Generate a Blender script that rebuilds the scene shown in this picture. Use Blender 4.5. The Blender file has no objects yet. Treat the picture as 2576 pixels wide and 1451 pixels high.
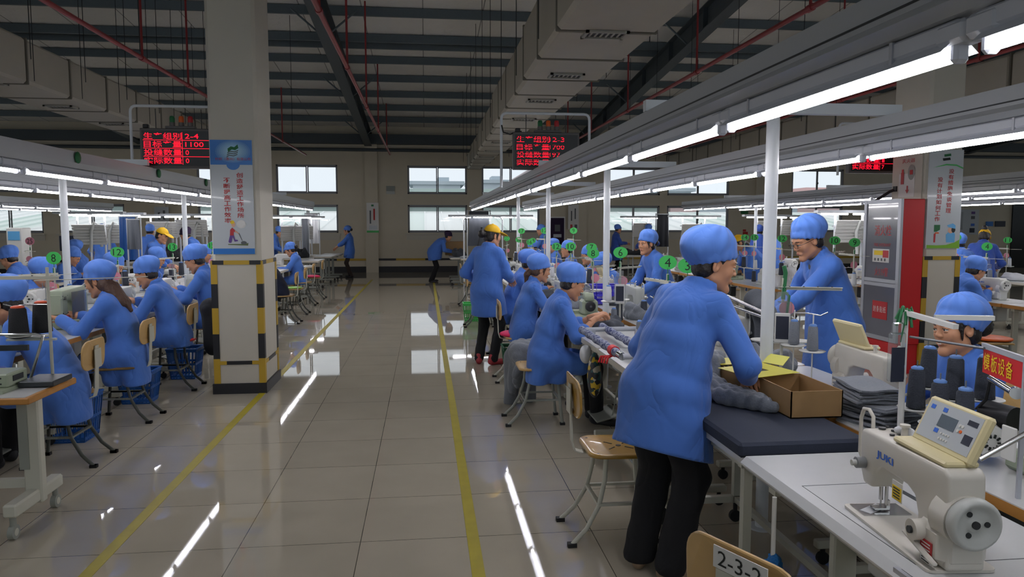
import bpy, bmesh, math, random
import numpy as np
from mathutils import Vector, Matrix, Euler

random.seed(7)
SC = bpy.context.scene
COL = SC.collection
PI = math.pi
# ---------------------------------------------------------------- camera
CAMZ = 1.62
YAW, PITCH, FPX = 0.1167777, 0.0855434, 1860.0
cam_d = bpy.data.cameras.new('camera')
cam_d.sensor_width = 36.0
cam_d.lens = FPX / 2576 * 36.0
cam_d.clip_start = 0.05
cam_d.clip_end = 600
cam = bpy.data.objects.new('camera', cam_d)
cam.location = (0, 0, CAMZ)
cam.rotation_euler = (PI / 2 - PITCH, 0, -YAW)
COL.objects.link(cam)
SC.camera = cam
# ---------------------------------------------------------------- light of the sky, exposure
EXPOSURE = 0.38
SKY = 0.8
TUBE = 28.0
SC.view_settings.view_transform = 'Standard'
SC.view_settings.look = 'None'
SC.view_settings.exposure = EXPOSURE
SC.view_settings.gamma = 1.0
SC.view_settings.use_curve_mapping = False
SC.cycles.max_bounces = 6
SC.cycles.diffuse_bounces = 3
SC.cycles.glossy_bounces = 3
SC.cycles.transmission_bounces = 4
SC.cycles.transparent_max_bounces = 8
SC.cycles.caustics_reflective = False
SC.cycles.caustics_refractive = False
SC.cycles.sample_clamp_indirect = 4.0
world = bpy.data.worlds.new('overcast_sky')
SC.world = world
world.use_nodes = True
wn = world.node_tree
bg = wn.nodes['Background']
bg.inputs['Strength'].default_value = SKY
_tc = wn.nodes.new('ShaderNodeTexCoord')
_sep = wn.nodes.new('ShaderNodeSeparateXYZ')
_rmp = wn.nodes.new('ShaderNodeValToRGB')
_rmp.color_ramp.elements[0].position = 0.0
_rmp.color_ramp.elements[0].color = (0.86, 0.92, 1.0, 1)
_rmp.color_ramp.elements[1].position = 0.5
_rmp.color_ramp.elements[1].color = (0.95, 0.975, 1.0, 1)
wn.links.new(_tc.outputs['Generated'], _sep.inputs[0])
wn.links.new(_sep.outputs['Z'], _rmp.inputs[0])
wn.links.new(_rmp.outputs[0], bg.inputs['Color'])

# ---------------------------------------------------------------- where a photographed point lies in the hall
_fw = np.array([math.sin(YAW) * math.cos(PITCH), math.cos(YAW) * math.cos(PITCH), -math.sin(PITCH)])
_rt = np.array([math.cos(YAW), -math.sin(YAW), 0])
_up = np.cross(_rt, _fw)


def ray(x, y):
    return _fw + _rt * ((x - 1288) / FPX) + _up * ((725.5 - y) / FPX)


def on_x(x, y, X):
    r = ray(x, y)
    return (X, r[1] * X / r[0], CAMZ + r[2] * X / r[0])


def on_y(x, y, Y):
    r = ray(x, y)
    return (r[0] * Y / r[1], Y, CAMZ + r[2] * Y / r[1])


def on_z(x, y, z):
    r = ray(x, y)
    t = (z - CAMZ) / r[2]
    return (r[0] * t, r[1] * t, z)


# ---------------------------------------------------------------- objects
def tag(o, label, cat, group=None, kind=None):
    o['label'] = label
    o['category'] = cat
    if group:
        o['group'] = group
    if kind:
        o['kind'] = kind
    return o


def thing(name, label, cat, loc=(0, 0, 0), rz=0.0, group=None):
    o = bpy.data.objects.new(name, None)
    o.empty_display_size = 0.1
    COL.objects.link(o)
    o.location = loc
    o.rotation_euler = (0, 0, rz)
    return tag(o, label, cat, group)


def copy_tree(o, parent=None):
    c = o.copy()
    COL.objects.link(c)
    if parent is not None:
        c.parent = parent
    for ch in list(KIDS.get(o.name, ())):
        k = copy_tree(ch, c)
        KIDS.setdefault(c.name, []).append(k)
    return c


KIDS = {}


def dup(o, loc, rz=None, label=None, group=None):
    c = copy_tree(o)
    c.location = loc
    if rz is not None:
        c.rotation_euler = (0, 0, rz)
    if label:
        c['label'] = label
    if group:
        c['group'] = group
    return c


def link(name, me, parent=None, label=None):
    o = bpy.data.objects.new(name, me)
    COL.objects.link(o)
    if parent is not None:
        o.parent = parent
        KIDS.setdefault(parent.name, []).append(o)
    if label:
        o['label'] = label
    return o


def structure(o):
    o['kind'] = 'structure'
    return o


# ---------------------------------------------------------------- mesh builder
def rot(ax, ang):
    return np.array(Matrix.Rotation(ang, 3, ax))


def basis(d):
    d = np.array(d, float)
    d /= np.linalg.norm(d)
    u = np.cross(d, (0, 0, 1.0))
    if np.linalg.norm(u) < 1e-4:
        u = np.cross(d, (0, 1.0, 0))
    u /= np.linalg.norm(u)
    return u, np.cross(d, u), d


class MB:
    """collects shapes that become ONE mesh object"""

    def __init__(self):
        self.v, self.f, self.m, self.s = [], [], [], []

    def add(self, vs, fs, m=0, smooth=False, R=None, t=None):
        vs = np.asarray(vs, float).reshape(-1, 3)
        if R is not None:
            vs = vs @ np.asarray(R).T
        if t is not None:
            vs = vs + np.asarray(t, float)
        n = len(self.v)
        self.v.extend(map(tuple, vs))
        for f in fs:
            self.f.append(tuple(int(i) + n for i in f))
            self.m.append(m)
            self.s.append(smooth)
        return self

    def box(self, c, s, m=0, R=None, b=0.0):
        x, y, z = (k / 2 for k in s)
        if b <= 0:
            vs = [(i * x, j * y, k * z) for i in (-1, 1) for j in (-1, 1) for k in (-1, 1)]
            fs = [(0, 1, 3, 2), (4, 6, 7, 5), (0, 4, 5, 1), (2, 3, 7, 6), (0, 2, 6, 4), (1, 5, 7, 3)]
        else:
            b = min(b, x * .95, y * .95, z * .95)
            vs, idx = [], {}
            for i in (-1, 1):
                for j in (-1, 1):
                    for k in (-1, 1):
                        for a in range(3):
                            p = [i * (x - b), j * (y - b), k * (z - b)]
                            p[a] = (i * x, j * y, k * z)[a]
                            idx[(i, j, k, a)] = len(vs)
                            vs.append(p)
            fs = []
            for a in range(3):
                o = [q for q in range(3) if q != a]
                for sg in (-1, 1):
                    loop = []
                    for p, q in ((-1, -1), (1, -1), (1, 1), (-1, 1)):
                        c3 = [0, 0, 0]
                        c3[a], c3[o[0]], c3[o[1]] = sg, p, q
                        loop.append(idx[(*c3, a)])
                    fs.append(loop if (sg > 0) == (a != 1) else loop[::-1])
            for a in range(3):
                o = [q for q in range(3) if q != a]
                for p in (-1, 1):
                    for q in (-1, 1):
                        e = []
                        for w in (-1, 1):
                            c3 = [0, 0, 0]
                            c3[a], c3[o[0]], c3[o[1]] = w, p, q
                            e.append((idx[(*c3, o[0])], idx[(*c3, o[1])]))
                        fl = [e[0][0], e[0][1], e[1][1], e[1][0]]
                        fs.append(fl if (p * q > 0) == (a == 1) else fl[::-1])
            for i in (-1, 1):
                for j in (-1, 1):
                    for k in (-1, 1):
                        t3 = [idx[(i, j, k, 0)], idx[(i, j, k, 1)], idx[(i, j, k, 2)]]
                        fs.append(t3 if i * j * k > 0 else t3[::-1])
        return self.add(vs, fs, m, False, R, c)

    def cyl(self, a, b, r, r2=None, n=12, m=0, cap=True, smooth=True):
        r2 = r if r2 is None else r2
        a, b = np.array(a, float), np.array(b, float)
        u, w, d = basis(b - a)
        an = np.arange(n) * 2 * PI / n
        ring = np.cos(an)[:, None] * u + np.sin(an)[:, None] * w
        vs = np.vstack([a + ring * r, b + ring * r2])
        fs = [(i, (i + 1) % n, n + (i + 1) % n, n + i) for i in range(n)]
        self.add(vs, fs, m, smooth)
        if cap:
            self.add(a + ring * r, [tuple(range(n))[::-1]], m)
            self.add(b + ring * r2, [tuple(range(n))], m)
        return self

    def tube(self, pts, r, n=8, m=0, cap=True, closed=False):
        pts = [np.array(p, float) for p in pts]
        N = len(pts)
        rr = r if hasattr(r, '__len__') else [r] * N
        vs = []
        u = None
        for i in range(N):
            if closed:
                d = pts[(i + 1) % N] - pts[i - 1]
            else:
                d = pts[min(i + 1, N - 1)] - pts[max(i - 1, 0)]
            d = d / (np.linalg.norm(d) + 1e-12)
            if u is None:
                u = basis(d)[0]
            u = u - d * np.dot(u, d)
            u /= np.linalg.norm(u) + 1e-12
            w = np.cross(d, u)
            for k in range(n):
                a = 2 * PI * k / n
                vs.append(pts[i] + (u * math.cos(a) + w * math.sin(a)) * rr[i])
        fs = []
        for i in range(N if closed else N - 1):
            j = (i + 1) % N
            for k in range(n):
                q = (k + 1) % n
                fs.append((i * n + k, i * n + q, j * n + q, j * n + k))
        self.add(vs, fs, m, True)
        if cap and not closed:
            self.add(vs[:n], [tuple(range(n))[::-1]], m)
            self.add(vs[-n:], [tuple(range(n))], m)
        return self

    def lathe(self, prof, c=(0, 0, 0), n=20, m=0, axis=(0, 0, 1), smooth=True):
        """prof: list of (radius, height) along the axis"""
        u, w, d = basis(axis)
        c = np.array(c, float)
        vs, fs = [], []
        for r, h in prof:
            for k in range(n):
                a = 2 * PI * k / n
                vs.append(c + d * h + (u * math.cos(a) + w * math.sin(a)) * max(r, 1e-4))
        for i in range(len(prof) - 1):
            for k in range(n):
                q = (k + 1) % n
                fs.append((i * n + k, i * n + q, (i + 1) * n + q, (i + 1) * n + k))
        return self.add(vs, fs, m, smooth)

    def prism(self, out, t0, t1, m=0, R=None, t=None, smooth=False):
        """outline in XY pushed along Z from t0 to t1"""
        n = len(out)
        vs = [(x, y, t0) for x, y in out] + [(x, y, t1) for x, y in out]
        fs = [tuple(range(n))[::-1], tuple(range(n, 2 * n))]
        fs += [(i, (i + 1) % n, n + (i + 1) % n, n + i) for i in range(n)]
        return self.add(vs, fs, m, smooth, R, t)

    def grid(self, P, m=0, smooth=True):
        """P: array rows x cols x 3"""
        P = np.asarray(P, float)
        a, b = P.shape[:2]
        fs = [(i * b + j, i * b + j + 1, (i + 1) * b + j + 1, (i + 1) * b + j) for i in range(a - 1) for j in range(b - 1)]
        return self.add(P.reshape(-1, 3), fs, m, smooth)

    def sphere(self, c, r, m=0, n=12, k=8):
        r = np.array(r if hasattr(r, '__len__') else (r, r, r), float)
        vs, fs = [], []
        for i in range(k + 1):
            th = PI * i / k
            for j in range(n):
                ph = 2 * PI * j / n
                vs.append(np.array(c) + r * (math.sin(th) * math.cos(ph), math.sin(th) * math.sin(ph), math.cos(th)))
        for i in range(k):
            for j in range(n):
                q = (j + 1) % n
                fs.append((i * n + j, (i + 1) * n + j, (i + 1) * n + q, i * n + q))
        return self.add(vs, fs, m, True)

    def mesh(self, name, mats):
        me = bpy.data.meshes.new(name)
        me.from_pydata(self.v, [], self.f)
        for mt in (mats if isinstance(mats, (list, tuple)) else [mats]):
            me.materials.append(mt)
        me.polygons.foreach_set('material_index', self.m)
        me.polygons.foreach_set('use_smooth', self.s)
        me.update()
        return me

    def build(self, name, mats, parent=None, label=None, bevel=0.0, seg=2):
        me = self.mesh(name, mats)
        if bevel:
            bm = bmesh.new()
            bm.from_mesh(me)
            bmesh.ops.remove_doubles(bm, verts=bm.verts, dist=1e-5)
            es = [e for e in bm.edges if len(e.link_faces) == 2 and e.calc_face_angle(0) > 0.5]
            bmesh.ops.bevel(bm, geom=es, offset=bevel, segments=seg, profile=0.5, affect='EDGES', clamp_overlap=True)
            bm.to_mesh(me)
            bm.free()
            me.shade_smooth()
            me.set_sharp_from_angle(angle=0.7)
        return link(name, me, parent, label)


def rounded(w, h, r, n=4):
    pts = []
    for cx, cy, a0 in ((w / 2 - r, h / 2 - r, 0), (-w / 2 + r, h / 2 - r, 90), (-w / 2 + r, -h / 2 + r, 180), (w / 2 - r, -h / 2 + r, 270)):
        for i in range(n + 1):
            a = math.radians(a0 + 90 * i / n)
            pts.append((cx + r * math.cos(a), cy + r * math.sin(a)))
    return pts


# ---------------------------------------------------------------- materials
def lin(h):
    c = [int(h[i:i + 2], 16) / 255 for i in (0, 2, 4)]
    return [x / 12.92 if x <= .04045 else ((x + .055) / 1.055) ** 2.4 for x in c]


def mat(name, col, rough=0.5, metal=0.0, noise=0.0, nscale=30.0, bump=0.0, bscale=60.0, spec=0.5, coat=0.0, alpha=1.0, sheen=0.0):
    m = bpy.data.materials.new(name)
    m.use_nodes = True
    nt = m.node_tree
    p = nt.nodes['Principled BSDF']
    c = lin(col) if isinstance(col, str) else list(col)
    p.inputs['Base Color'].default_value = (*c, 1)
    p.inputs['Roughness'].default_value = rough
    p.inputs['Metallic'].default_value = metal
    p.inputs['Specular IOR Level'].default_value = spec
    p.inputs['Coat Weight'].default_value = coat
    p.inputs['Alpha'].default_value = alpha
    p.inputs['Sheen Weight'].default_value = sheen
    if noise or bump:
        tc = nt.nodes.new('ShaderNodeTexCoord')
    if noise:
        nz = nt.nodes.new('ShaderNodeTexNoise')
        nz.inputs['Scale'].default_value = nscale
        nz.inputs['Detail'].default_value = 3
        mx = nt.nodes.new('ShaderNodeMix')
        mx.data_type = 'RGBA'
        mx.inputs[6].default_value = (*[x * (1 - noise) for x in c], 1)
        mx.inputs[7].default_value = (*[min(1, x * (1 + noise)) for x in c], 1)
        nt.links.new(tc.outputs['Object'], nz.inputs['Vector'])
        nt.links.new(nz.outputs['Fac'], mx.inputs[0])
        nt.links.new(mx.outputs[2], p.inputs['Base Color'])
    if bump:
        n2 = nt.nodes.new('ShaderNodeTexNoise')
        n2.inputs['Scale'].default_value = bscale
        n2.inputs['Detail'].default_value = 4
        bp = nt.nodes.new('ShaderNodeBump')
        bp.inputs['Strength'].default_value = bump
        bp.inputs['Distance'].default_value = 0.01
        nt.links.new(tc.outputs['Object'], n2.inputs['Vector'])
        nt.links.new(n2.outputs['Fac'], bp.inputs['Height'])
        nt.links.new(bp.outputs[0], p.inputs['Normal'])
    return m


def glow(name, col, strength):
    m = bpy.data.materials.new(name)
    m.use_nodes = True
    nt = m.node_tree
    p = nt.nodes['Principled BSDF']
    c = lin(col) if isinstance(col, str) else col
    p.inputs['Base Color'].default_value = (*c, 1)
    p.inputs['Emission Color'].default_value = (*c, 1)
    p.inputs['Emission Strength'].default_value = strength
    return m


def thin_glass(name, tint=(0.97, 0.985, 0.985), opacity=0.0, body=(0.8, 0.8, 0.8)):
    m = bpy.data.materials.new(name)
    m.use_nodes = True
    nt = m.node_tree
    nt.nodes.remove(nt.nodes['Principled BSDF'])
    out = nt.nodes['Material Output']
    tr = nt.nodes.new('ShaderNodeBsdfTransparent')
    tr.inputs[0].default_value = (*tint, 1)
    gl = nt.nodes.new('ShaderNodeBsdfGlossy')
    gl.inputs['Roughness'].default_value = 0.03
    lw = nt.nodes.new('ShaderNodeLayerWeight')
    lw.inputs[0].default_value = 0.25
    mx = nt.nodes.new('ShaderNodeMixShader')
    nt.links.new(lw.outputs['Fresnel'], mx.inputs[0])
    nt.links.new(tr.outputs[0], mx.inputs[1])
    nt.links.new(gl.outputs[0], mx.inputs[2])
    last = mx
    if opacity:
        df = nt.nodes.new('ShaderNodeBsdfDiffuse')
        df.inputs[0].default_value = (*body, 1)
        m2 = nt.nodes.new('ShaderNodeMixShader')
        m2.inputs[0].default_value = opacity
        nt.links.new(mx.outputs[0], m2.inputs[1])
        nt.links.new(df.outputs[0], m2.inputs[2])
        last = m2
    nt.links.new(last.outputs[0], out.inputs[0])
    return m


def cloth_mat(name, col, crease=.6, dist=.035, scale=5.0, sheen=.15):
    m = mat(name, col, .88, sheen=sheen)
    nt = m.node_tree
    p = nt.nodes['Principled BSDF']
    L = nt.links.new
    tc = nt.nodes.new('ShaderNodeTexCoord')
    mp = nt.nodes.new('ShaderNodeMapping')
    mp.inputs['Scale'].default_value = (1.0, 1.0, .62)
    nz = nt.nodes.new('ShaderNodeTexNoise')
    nz.inputs['Scale'].default_value = scale
    nz.inputs['Detail'].default_value = 2.5
    nz.inputs['Distortion'].default_value = .9
    s1 = nt.nodes.new('ShaderNodeMath')
    s1.operation = 'SUBTRACT'
    s1.inputs[1].default_value = .5
    s2 = nt.nodes.new('ShaderNodeMath')
    s2.operation = 'ABSOLUTE'
    s3 = nt.nodes.new('ShaderNodeMath')
    s3.operation = 'POWER'
    s3.inputs[1].default_value = .8
    bp = nt.nodes.new('ShaderNodeBump')
    bp.inputs['Strength'].default_value = crease
    bp.inputs['Distance'].default_value = dist
    L(tc.outputs['Object'], mp.inputs[0])
    L(mp.outputs[0], nz.inputs['Vector'])
    L(nz.outputs['Fac'], s1.inputs[0])
    L(s1.outputs[0], s2.inputs[0])
    L(s2.outputs[0], s3.inputs[0])
    L(s3.outputs[0], bp.inputs['Height'])
    L(bp.outputs[0], p.inputs['Normal'])
    return m


M = dict(
    wall=mat('cream_paint', 'cdc4b0', 0.75, noise=.05, nscale=3),
    pillar=mat('pillar_paint', 'c4bfb2', 0.6, noise=.04, nscale=4),
    black=mat('black_paint', '1b1c20', 0.5),
    yellow_paint=mat('yellow_paint', 'b8962a', 0.5),
    tape=mat('yellow_tape', 'a39518', 0.5, noise=.18, nscale=8),
    duct=mat('duct_wrap', 'a8a294', 0.6, noise=.06, nscale=4, bump=.25, bscale=5),
    duct_seam=mat('duct_seam', '6f6b60', 0.6),
    grille=mat('grille', '9c9a90', 0.5),
    steel_dark=mat('roof_steel', '59646a', 0.6, noise=.1),
    rafter=mat('rafter_steel', '454d52', 0.6, noise=.1),
    red_pipe=mat('red_pipe', '8e2a2c', 0.45),
    rod=mat('rod', '2f3233', 0.5, metal=.5),
    alu=mat('aluminium', 'b4b8c0', 0.4, metal=.35),
    alu_tray=mat('tray_aluminium', 'b0b4b8', 0.42, metal=.2),
    white_steel=mat('white_enamel', 'd6dbe0', 0.35),
    chrome=mat('chrome', 'c8c8c8', 0.18, metal=1.0),
    steel=mat('steel', '8d9092', 0.35, metal=.8),
    dark_metal=mat('dark_metal', '3a3d3f', 0.4, metal=.6),
    tube=glow('lit_tube', (1.0, 0.97, 1.0), TUBE),
    fixture=mat('fixture_white', 'c9cdd6', 0.4),
    frame=mat('window_frame', '8d8f93', 0.5),
    glass=thin_glass('window_glass'),
    sill=mat('sill', 'c6c1b4', 0.6),
    laminate=mat('white_laminate', 'c9cbcc', 0.25, noise=.03, nscale=12),
    wood=mat('orange_wood_edge', 'b07a38', 0.5, noise=.2, nscale=20),
    ply=mat('plywood', 'c3a068', 0.35, noise=.15, nscale=9),
    ply_dark=mat('varnished_ply', 'ab8438', 0.3, noise=.18, nscale=9, coat=.4),
    leg=mat('beige_enamel', 'bdbdb0', 0.45),
    leggrey=mat('grey_enamel', '8b8f88', 0.45),
    rubber=mat('rubber', '17181a', 0.7),
    machine=mat('cream_machine', 'd0ccc2', 0.32, noise=.03, nscale=10),
    machine_green=mat('green_machine', '9aa48e', 0.35, noise=.06, nscale=8),
    machine_grey=mat('grey_machine', 'b9bcb8', 0.35),
    machine_white=mat('white_machine', 'd8d8d4', 0.3),
    yellowed=mat('yellowed_plastic', 'd9cda0', 0.4),
    lcd=mat('lcd', '5d6770', 0.2),
    blue_print=mat('blue_print', '2f66c8', 0.5),
    dark_print=mat('dark_print', '1c2233', 0.5),
    red=mat('red_plastic', 'b3222a', 0.45),
    red_flag=mat('red_banner', 'c3161c', 0.5),
    yellow_text=mat('yellow_text', 'e8c514', 0.5),
    orange=mat('orange_plastic', 'd8601e', 0.4),
    pink=mat('pink_plastic', 'd98a9c', 0.4),
    hot_pink=mat('hot_pink_cushion', 'd6235c', 0.6),
    green=mat('green_plastic', '3fb455', 0.35),
    green_dark=mat('green_ribbon', '1d6a3c', 0.6),
    digit=mat('black_digit', '0e1512', 0.6),
    paper=mat('paper', 'dad9d6', 0.7),
    board_grey=mat('poster_grey', 'b9bfc4', 0.3, coat=.12),
    poster_blue=mat('poster_blue', '1c6fc0', 0.3, coat=.12),
    poster_sky=mat('poster_sky', '5fa8dc', 0.3, coat=.12),
    red_print=mat('red_print', 'b41e1c', 0.5),
    purple=mat('purple_print', '5b3a86', 0.5),
    skin_print=mat('skin_print', 'd9a98c', 0.5),
    lime=mat('lime_print', '7ab02a', 0.4),
    grey_print=mat('grey_print', '55595c', 0.5),
    cardboard=mat('cardboard', '94754c', 0.7, noise=.08, nscale=25),
    navy=mat('navy_foam', '252c3c', 0.85, noise=.1, nscale=60, bump=.1, bscale=200),
    grey_cloth=mat('grey_cloth', '6f747c', 0.9, noise=.2, nscale=120, bump=.3, bscale=90, sheen=.2),
    grey_dark=mat('dark_grey_cloth', '43474e', 0.9, noise=.15, nscale=90, bump=.3, bscale=60),
    charcoal=mat('charcoal_cloth', '24262b', 0.9, bump=.3, bscale=40),
    white_cloth=mat('white_cloth', 'd0d2d6', 0.9, bump=.2, bscale=30),
    thread_dark=mat('charcoal_thread', '30353f', 0.85, noise=.1, nscale=150, bump=.4, bscale=150),
    thread_grey=mat('grey_thread', '70757d', 0.85, noise=.1, nscale=150, bump=.4, bscale=150),
    thread_black=mat('black_thread', '15161a', 0.8, bump=.4, bscale=150),
    cone_blue=mat('blue_cone_tip', '5d86c6', 0.45),
    cone_orange=mat('orange_cone_tip', 'd9532a', 0.45),
    blue_basket=mat('blue_basket', '3a30c0', 0.4),
    blue_bin=mat('blue_bin', '1a549e', 0.4),
    green_basket=mat('green_basket', '1f5a3c', 0.5),
    duster=mat('blue_duster', '0f5a94', 0.9, bump=.8, bscale=120),
    plexi=thin_glass('clear_plastic', (0.93, 0.95, 0.95), 0.12, (0.75, 0.78, 0.8)),
    smoke_glass=mat('grey_glass', '6a6c76', 0.15, coat=.5),
    led_red=glow('lit_red_led', (1.0, 0.006, 0.03), 1.0),
    led_back=mat('led_panel', '0d0a0c', 0.3),
    led_case=mat('led_case', '5a5654', 0.45),
    skin=mat('skin', 'c08a68', 0.5, noise=.05, nscale=20),
    lips=mat('lips', 'a8675a', 0.45),
    eye=mat('eye_white', 'd8d4cc', 0.25),
    iris=mat('dark_iris', '17100c', 0.25),
    hair=mat('black_hair', '1a1413', 0.45, noise=.3, nscale=40, bump=.6, bscale=90),
    hair_brown=mat('brown_hair', '4a3226', 0.45, noise=.3, nscale=40, bump=.6, bscale=90),
    coat=cloth_mat('blue_workwear', '4471c2'),
    coat_dark=cloth_mat('deep_blue_workwear', '2c4c9c'),
    cap=cloth_mat('blue_cap', '5480d2', .4, .02, 7.0),  # lighter than the coats: light from above is put into the colour
    cap_yellow=mat('yellow_cap', 'd8a90e', 0.75, bump=.15, bscale=40),
    cap_purple=mat('purple_cap', '2a1838', 0.85, bump=.2, bscale=30),
    trousers=cloth_mat('black_trousers', '0c0d11', .5, .03, 5.0, 0.0),
    trousers_brown=mat('brown_trousers', '3a2f2a', 0.9, bump=.3, bscale=20),
    shoe=mat('tan_shoe', '8b7660', 0.7),
    shoe_dark=mat('dark_shoe', '1e1f24', 0.6),
    shoe_red=mat('red_shoe', '9a2c34', 0.6),
    navy_jacket=mat('navy_jacket', '101830', 0.9, bump=.3, bscale=14),
    roof_out=mat('outdoor_roof', 'a9b3b4', 0.6),
)
# ---------------------------------------------------------------- lettering
_txt = {}


def text_shape(s, size=1.0, spacing=1.0, line=1.0, bold=0.0):
    """vertices (x, y, centred on the origin) and faces of a line of writing"""
    key = (s, spacing, line, bold)
    if key not in _txt:
        cu = bpy.data.curves.new('writing', 'FONT')
        cu.body = s
        cu.size = 1.0
        cu.align_x = 'CENTER'
        cu.align_y = 'CENTER'
        cu.space_character = spacing
        cu.space_line = line
        cu.resolution_u = 2
        cu.offset = bold
        o = bpy.data.objects.new('writing', cu)
        COL.objects.link(o)
        dg = bpy.context.evaluated_depsgraph_get()
        dg.update()
        me = bpy.data.meshes.new_from_object(o.evaluated_get(dg))
        vs = np.array([v.co[:] for v in me.vertices]).reshape(-1, 3)
        if len(vs):
            vs = vs - (vs.max(0) + vs.min(0)) / 2
        _txt[key] = (vs, [tuple(p.vertices) for p in me.polygons])
        bpy.data.objects.remove(o)
        bpy.data.curves.remove(cu)
        bpy.data.meshes.remove(me)
    vs, fs = _txt[key]
    return vs * size, fs


def write(mb, s, c, w=None, h=None, right=(1, 0, 0), up=(0, 0, 1), m=0, spacing=1.0, line=1.0, bold=0.0):
    """lay writing into a builder: centre c, fitted to width w and/or height h"""
    vs, fs = text_shape(s, 1.0, spacing, line, bold)
    if not len(vs):
        return
    ex = vs.max(0) - vs.min(0)
    sx = w / ex[0] if w else None
    sy = h / ex[1] if h else None
    sx = sx or sy
    sy = sy or sx
    P = vs * (sx, sy, 1)
    R = np.array([right, up], float)
    mb.add(np.array(c) + P[:, :1] * R[0] + P[:, 1:2] * R[1], fs, m)


for _s in ('生产组别', '目标产量', '投缝数量', '实际数量', '8', '2-3-2', '模', 'JUKI'):
    text_shape(_s)

# ---------------------------------------------------------------- floor
XL, XR, YN, YF, WT = -20.0, 26.0, -6.0, 25.8, 0.24


def floor_mat():
    m = bpy.data.materials.new('polished_tile')
    m.use_nodes = True
    nt = m.node_tree
    p = nt.nodes['Principled BSDF']
    tc = nt.nodes.new('ShaderNodeTexCoord')
    mp = nt.nodes.new('ShaderNodeMapping')
    mp.inputs['Location'].default_value = (0.343 + 0.0015, -3.737 + 0.0015, 0)
    br = nt.nodes.new('ShaderNodeTexBrick')
    br.offset = 0.0
    br.inputs['Scale'].default_value = 1.0
    br.inputs['Brick Width'].default_value = 0.604
    br.inputs['Row Height'].default_value = 0.611
    br.inputs['Mortar Size'].default_value = 0.0022
    br.inputs['Mortar Smooth'].default_value = 0.2
    br.inputs['Bias'].default_value = 0.0
    br.inputs['Color1'].default_value = (0.47, 0.424, 0.34, 1)
    br.inputs['Color2'].default_value = (0.44, 0.397, 0.318, 1)
    br.inputs['Mortar'].default_value = (0.07, 0.062, 0.05, 1)
    nz = nt.nodes.new('ShaderNodeTexNoise')
    nz.inputs['Scale'].default_value = 2.5
    nz.inputs['Detail'].default_value = 5
    mr = nt.nodes.new('ShaderNodeMapRange')
    mr.inputs[3].default_value = 0.88
    mr.inputs[4].default_value = 1.1
    mx = nt.nodes.new('ShaderNodeMix')
    mx.data_type = 'RGBA'
    mx.blend_type = 'MULTIPLY'
    mx.inputs[0].default_value = 1.0
    r2 = nt.nodes.new('ShaderNodeMapRange')
    r2.inputs[3].default_value = 0.012
    r2.inputs[4].default_value = 0.045
    L = nt.links.new
    L(tc.outputs['Object'], mp.inputs[0])
    L(mp.outputs[0], br.inputs['Vector'])
    L(tc.outputs['Object'], nz.inputs['Vector'])
    L(nz.outputs['Fac'], mr.inputs[0])
    L(nz.outputs['Fac'], r2.inputs[0])
    L(br.outputs['Color'], mx.inputs[6])
    L(mr.outputs[0], mx.inputs[7])
    L(mx.outputs[2], p.inputs['Base Color'])
    L(r2.outputs[0], p.inputs['Roughness'])
    p.inputs['Specular IOR Level'].default_value = 0.75
    return m


b = MB().box(((XL + XR) / 2, (YN + YF) / 2, -0.06), (XR - XL + .6, YF - YN + .6, 0.12))
structure(b.build('floor', floor_mat()))
for i, x in enumerate((-1.578, 0.232)):
    structure(MB().box((x, 9.8, 0.001), (0.062, 25.0, 0.002)).build('trim_%d' % (i + 1), M['tape']))

# ---------------------------------------------------------------- far wall with its windows
WCOL = [(-19.1, -17.1), (-14.4, -12.35), (-11.85, -9.83), (-7.5, -5.45), (-4.95, -2.93), (-0.58, 1.46), (1.97, 4.0),
        (6.45, 8.34), (8.62, 10.92), (13.3, 15.3)]
WROW = [(1.36, 2.31), (2.68, 3.65)]
RZ0, RS = 4.95, 0.09           # underside of the roof at the far wall and its rise per metre towards the camera


def roof_z(y):
    return RZ0 + RS * (YF - y)


xs = sorted({XL, XR} | {v for w in WCOL for v in w})
zs = [0, 1.36, 2.31, 2.68, 3.65, 5.3]
b = MB()
for i in range(len(xs) - 1):
    for j in range(len(zs) - 1):
        if (xs[i], xs[i + 1]) in WCOL and (zs[j], zs[j + 1]) in WROW:
            continue
        b.box(((xs[i] + xs[i + 1]) / 2, YF + WT / 2, (zs[j] + zs[j + 1]) / 2), (xs[i + 1] - xs[i], WT, zs[j + 1] - zs[j]))
structure(b.build('wall_back', M['wall']))
for i, px in enumerate((-16.3, -8.7, -1.8, 5.45, 12.1, 19.3)):
    structure(MB().box((px, YF - .06, 2.3), (.42, .12, 4.6)).build('trim_%d' % (i + 3), M['wall']))
for nm, X_, k0 in (('wall_left', XL - .1, 60), ('wall_right', XR + .1, 70)):
    b = MB()
    b.box((X_, (YN + YF) / 2, .6), (.2, YF - YN, 1.2)).box((X_, (YN + YF) / 2, 6.0), (.2, YF - YN, 4.0))
    SC_ = [(YN + .6 + 3.5 * k, YN + 3.5 + 3.5 * k) for k in range(9)]  # window openings added in the unseen side walls to let in more daylight
    for k in range(10):
        ya = YN if k == 0 else SC_[k - 1][1]
        yb = YF if k == 9 else SC_[k][0]
        b.box((X_, (ya + yb) / 2, 2.6), (.2, yb - ya, 2.8))
    structure(b.build(nm, M['wall']))
    for k, (ya, yb) in enumerate(SC_):
        f = MB()
        for y in (ya + .03, (ya + yb) / 2, yb - .03):
            f.box((X_, y, 2.6), (.08, .06, 2.8))
        for z in (1.23, 2.5, 3.97):
            f.box((X_, (ya + yb) / 2, z), (.08, yb - ya, .06))
        wo = structure(f.build('window_%d' % (k0 + k), M['frame']))  # added window, out of view
        MB().box((X_ + .02, (ya + yb) / 2, 2.6), (.006, yb - ya, 2.8)).build('pane', M['glass'], wo)
b = MB()
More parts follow.
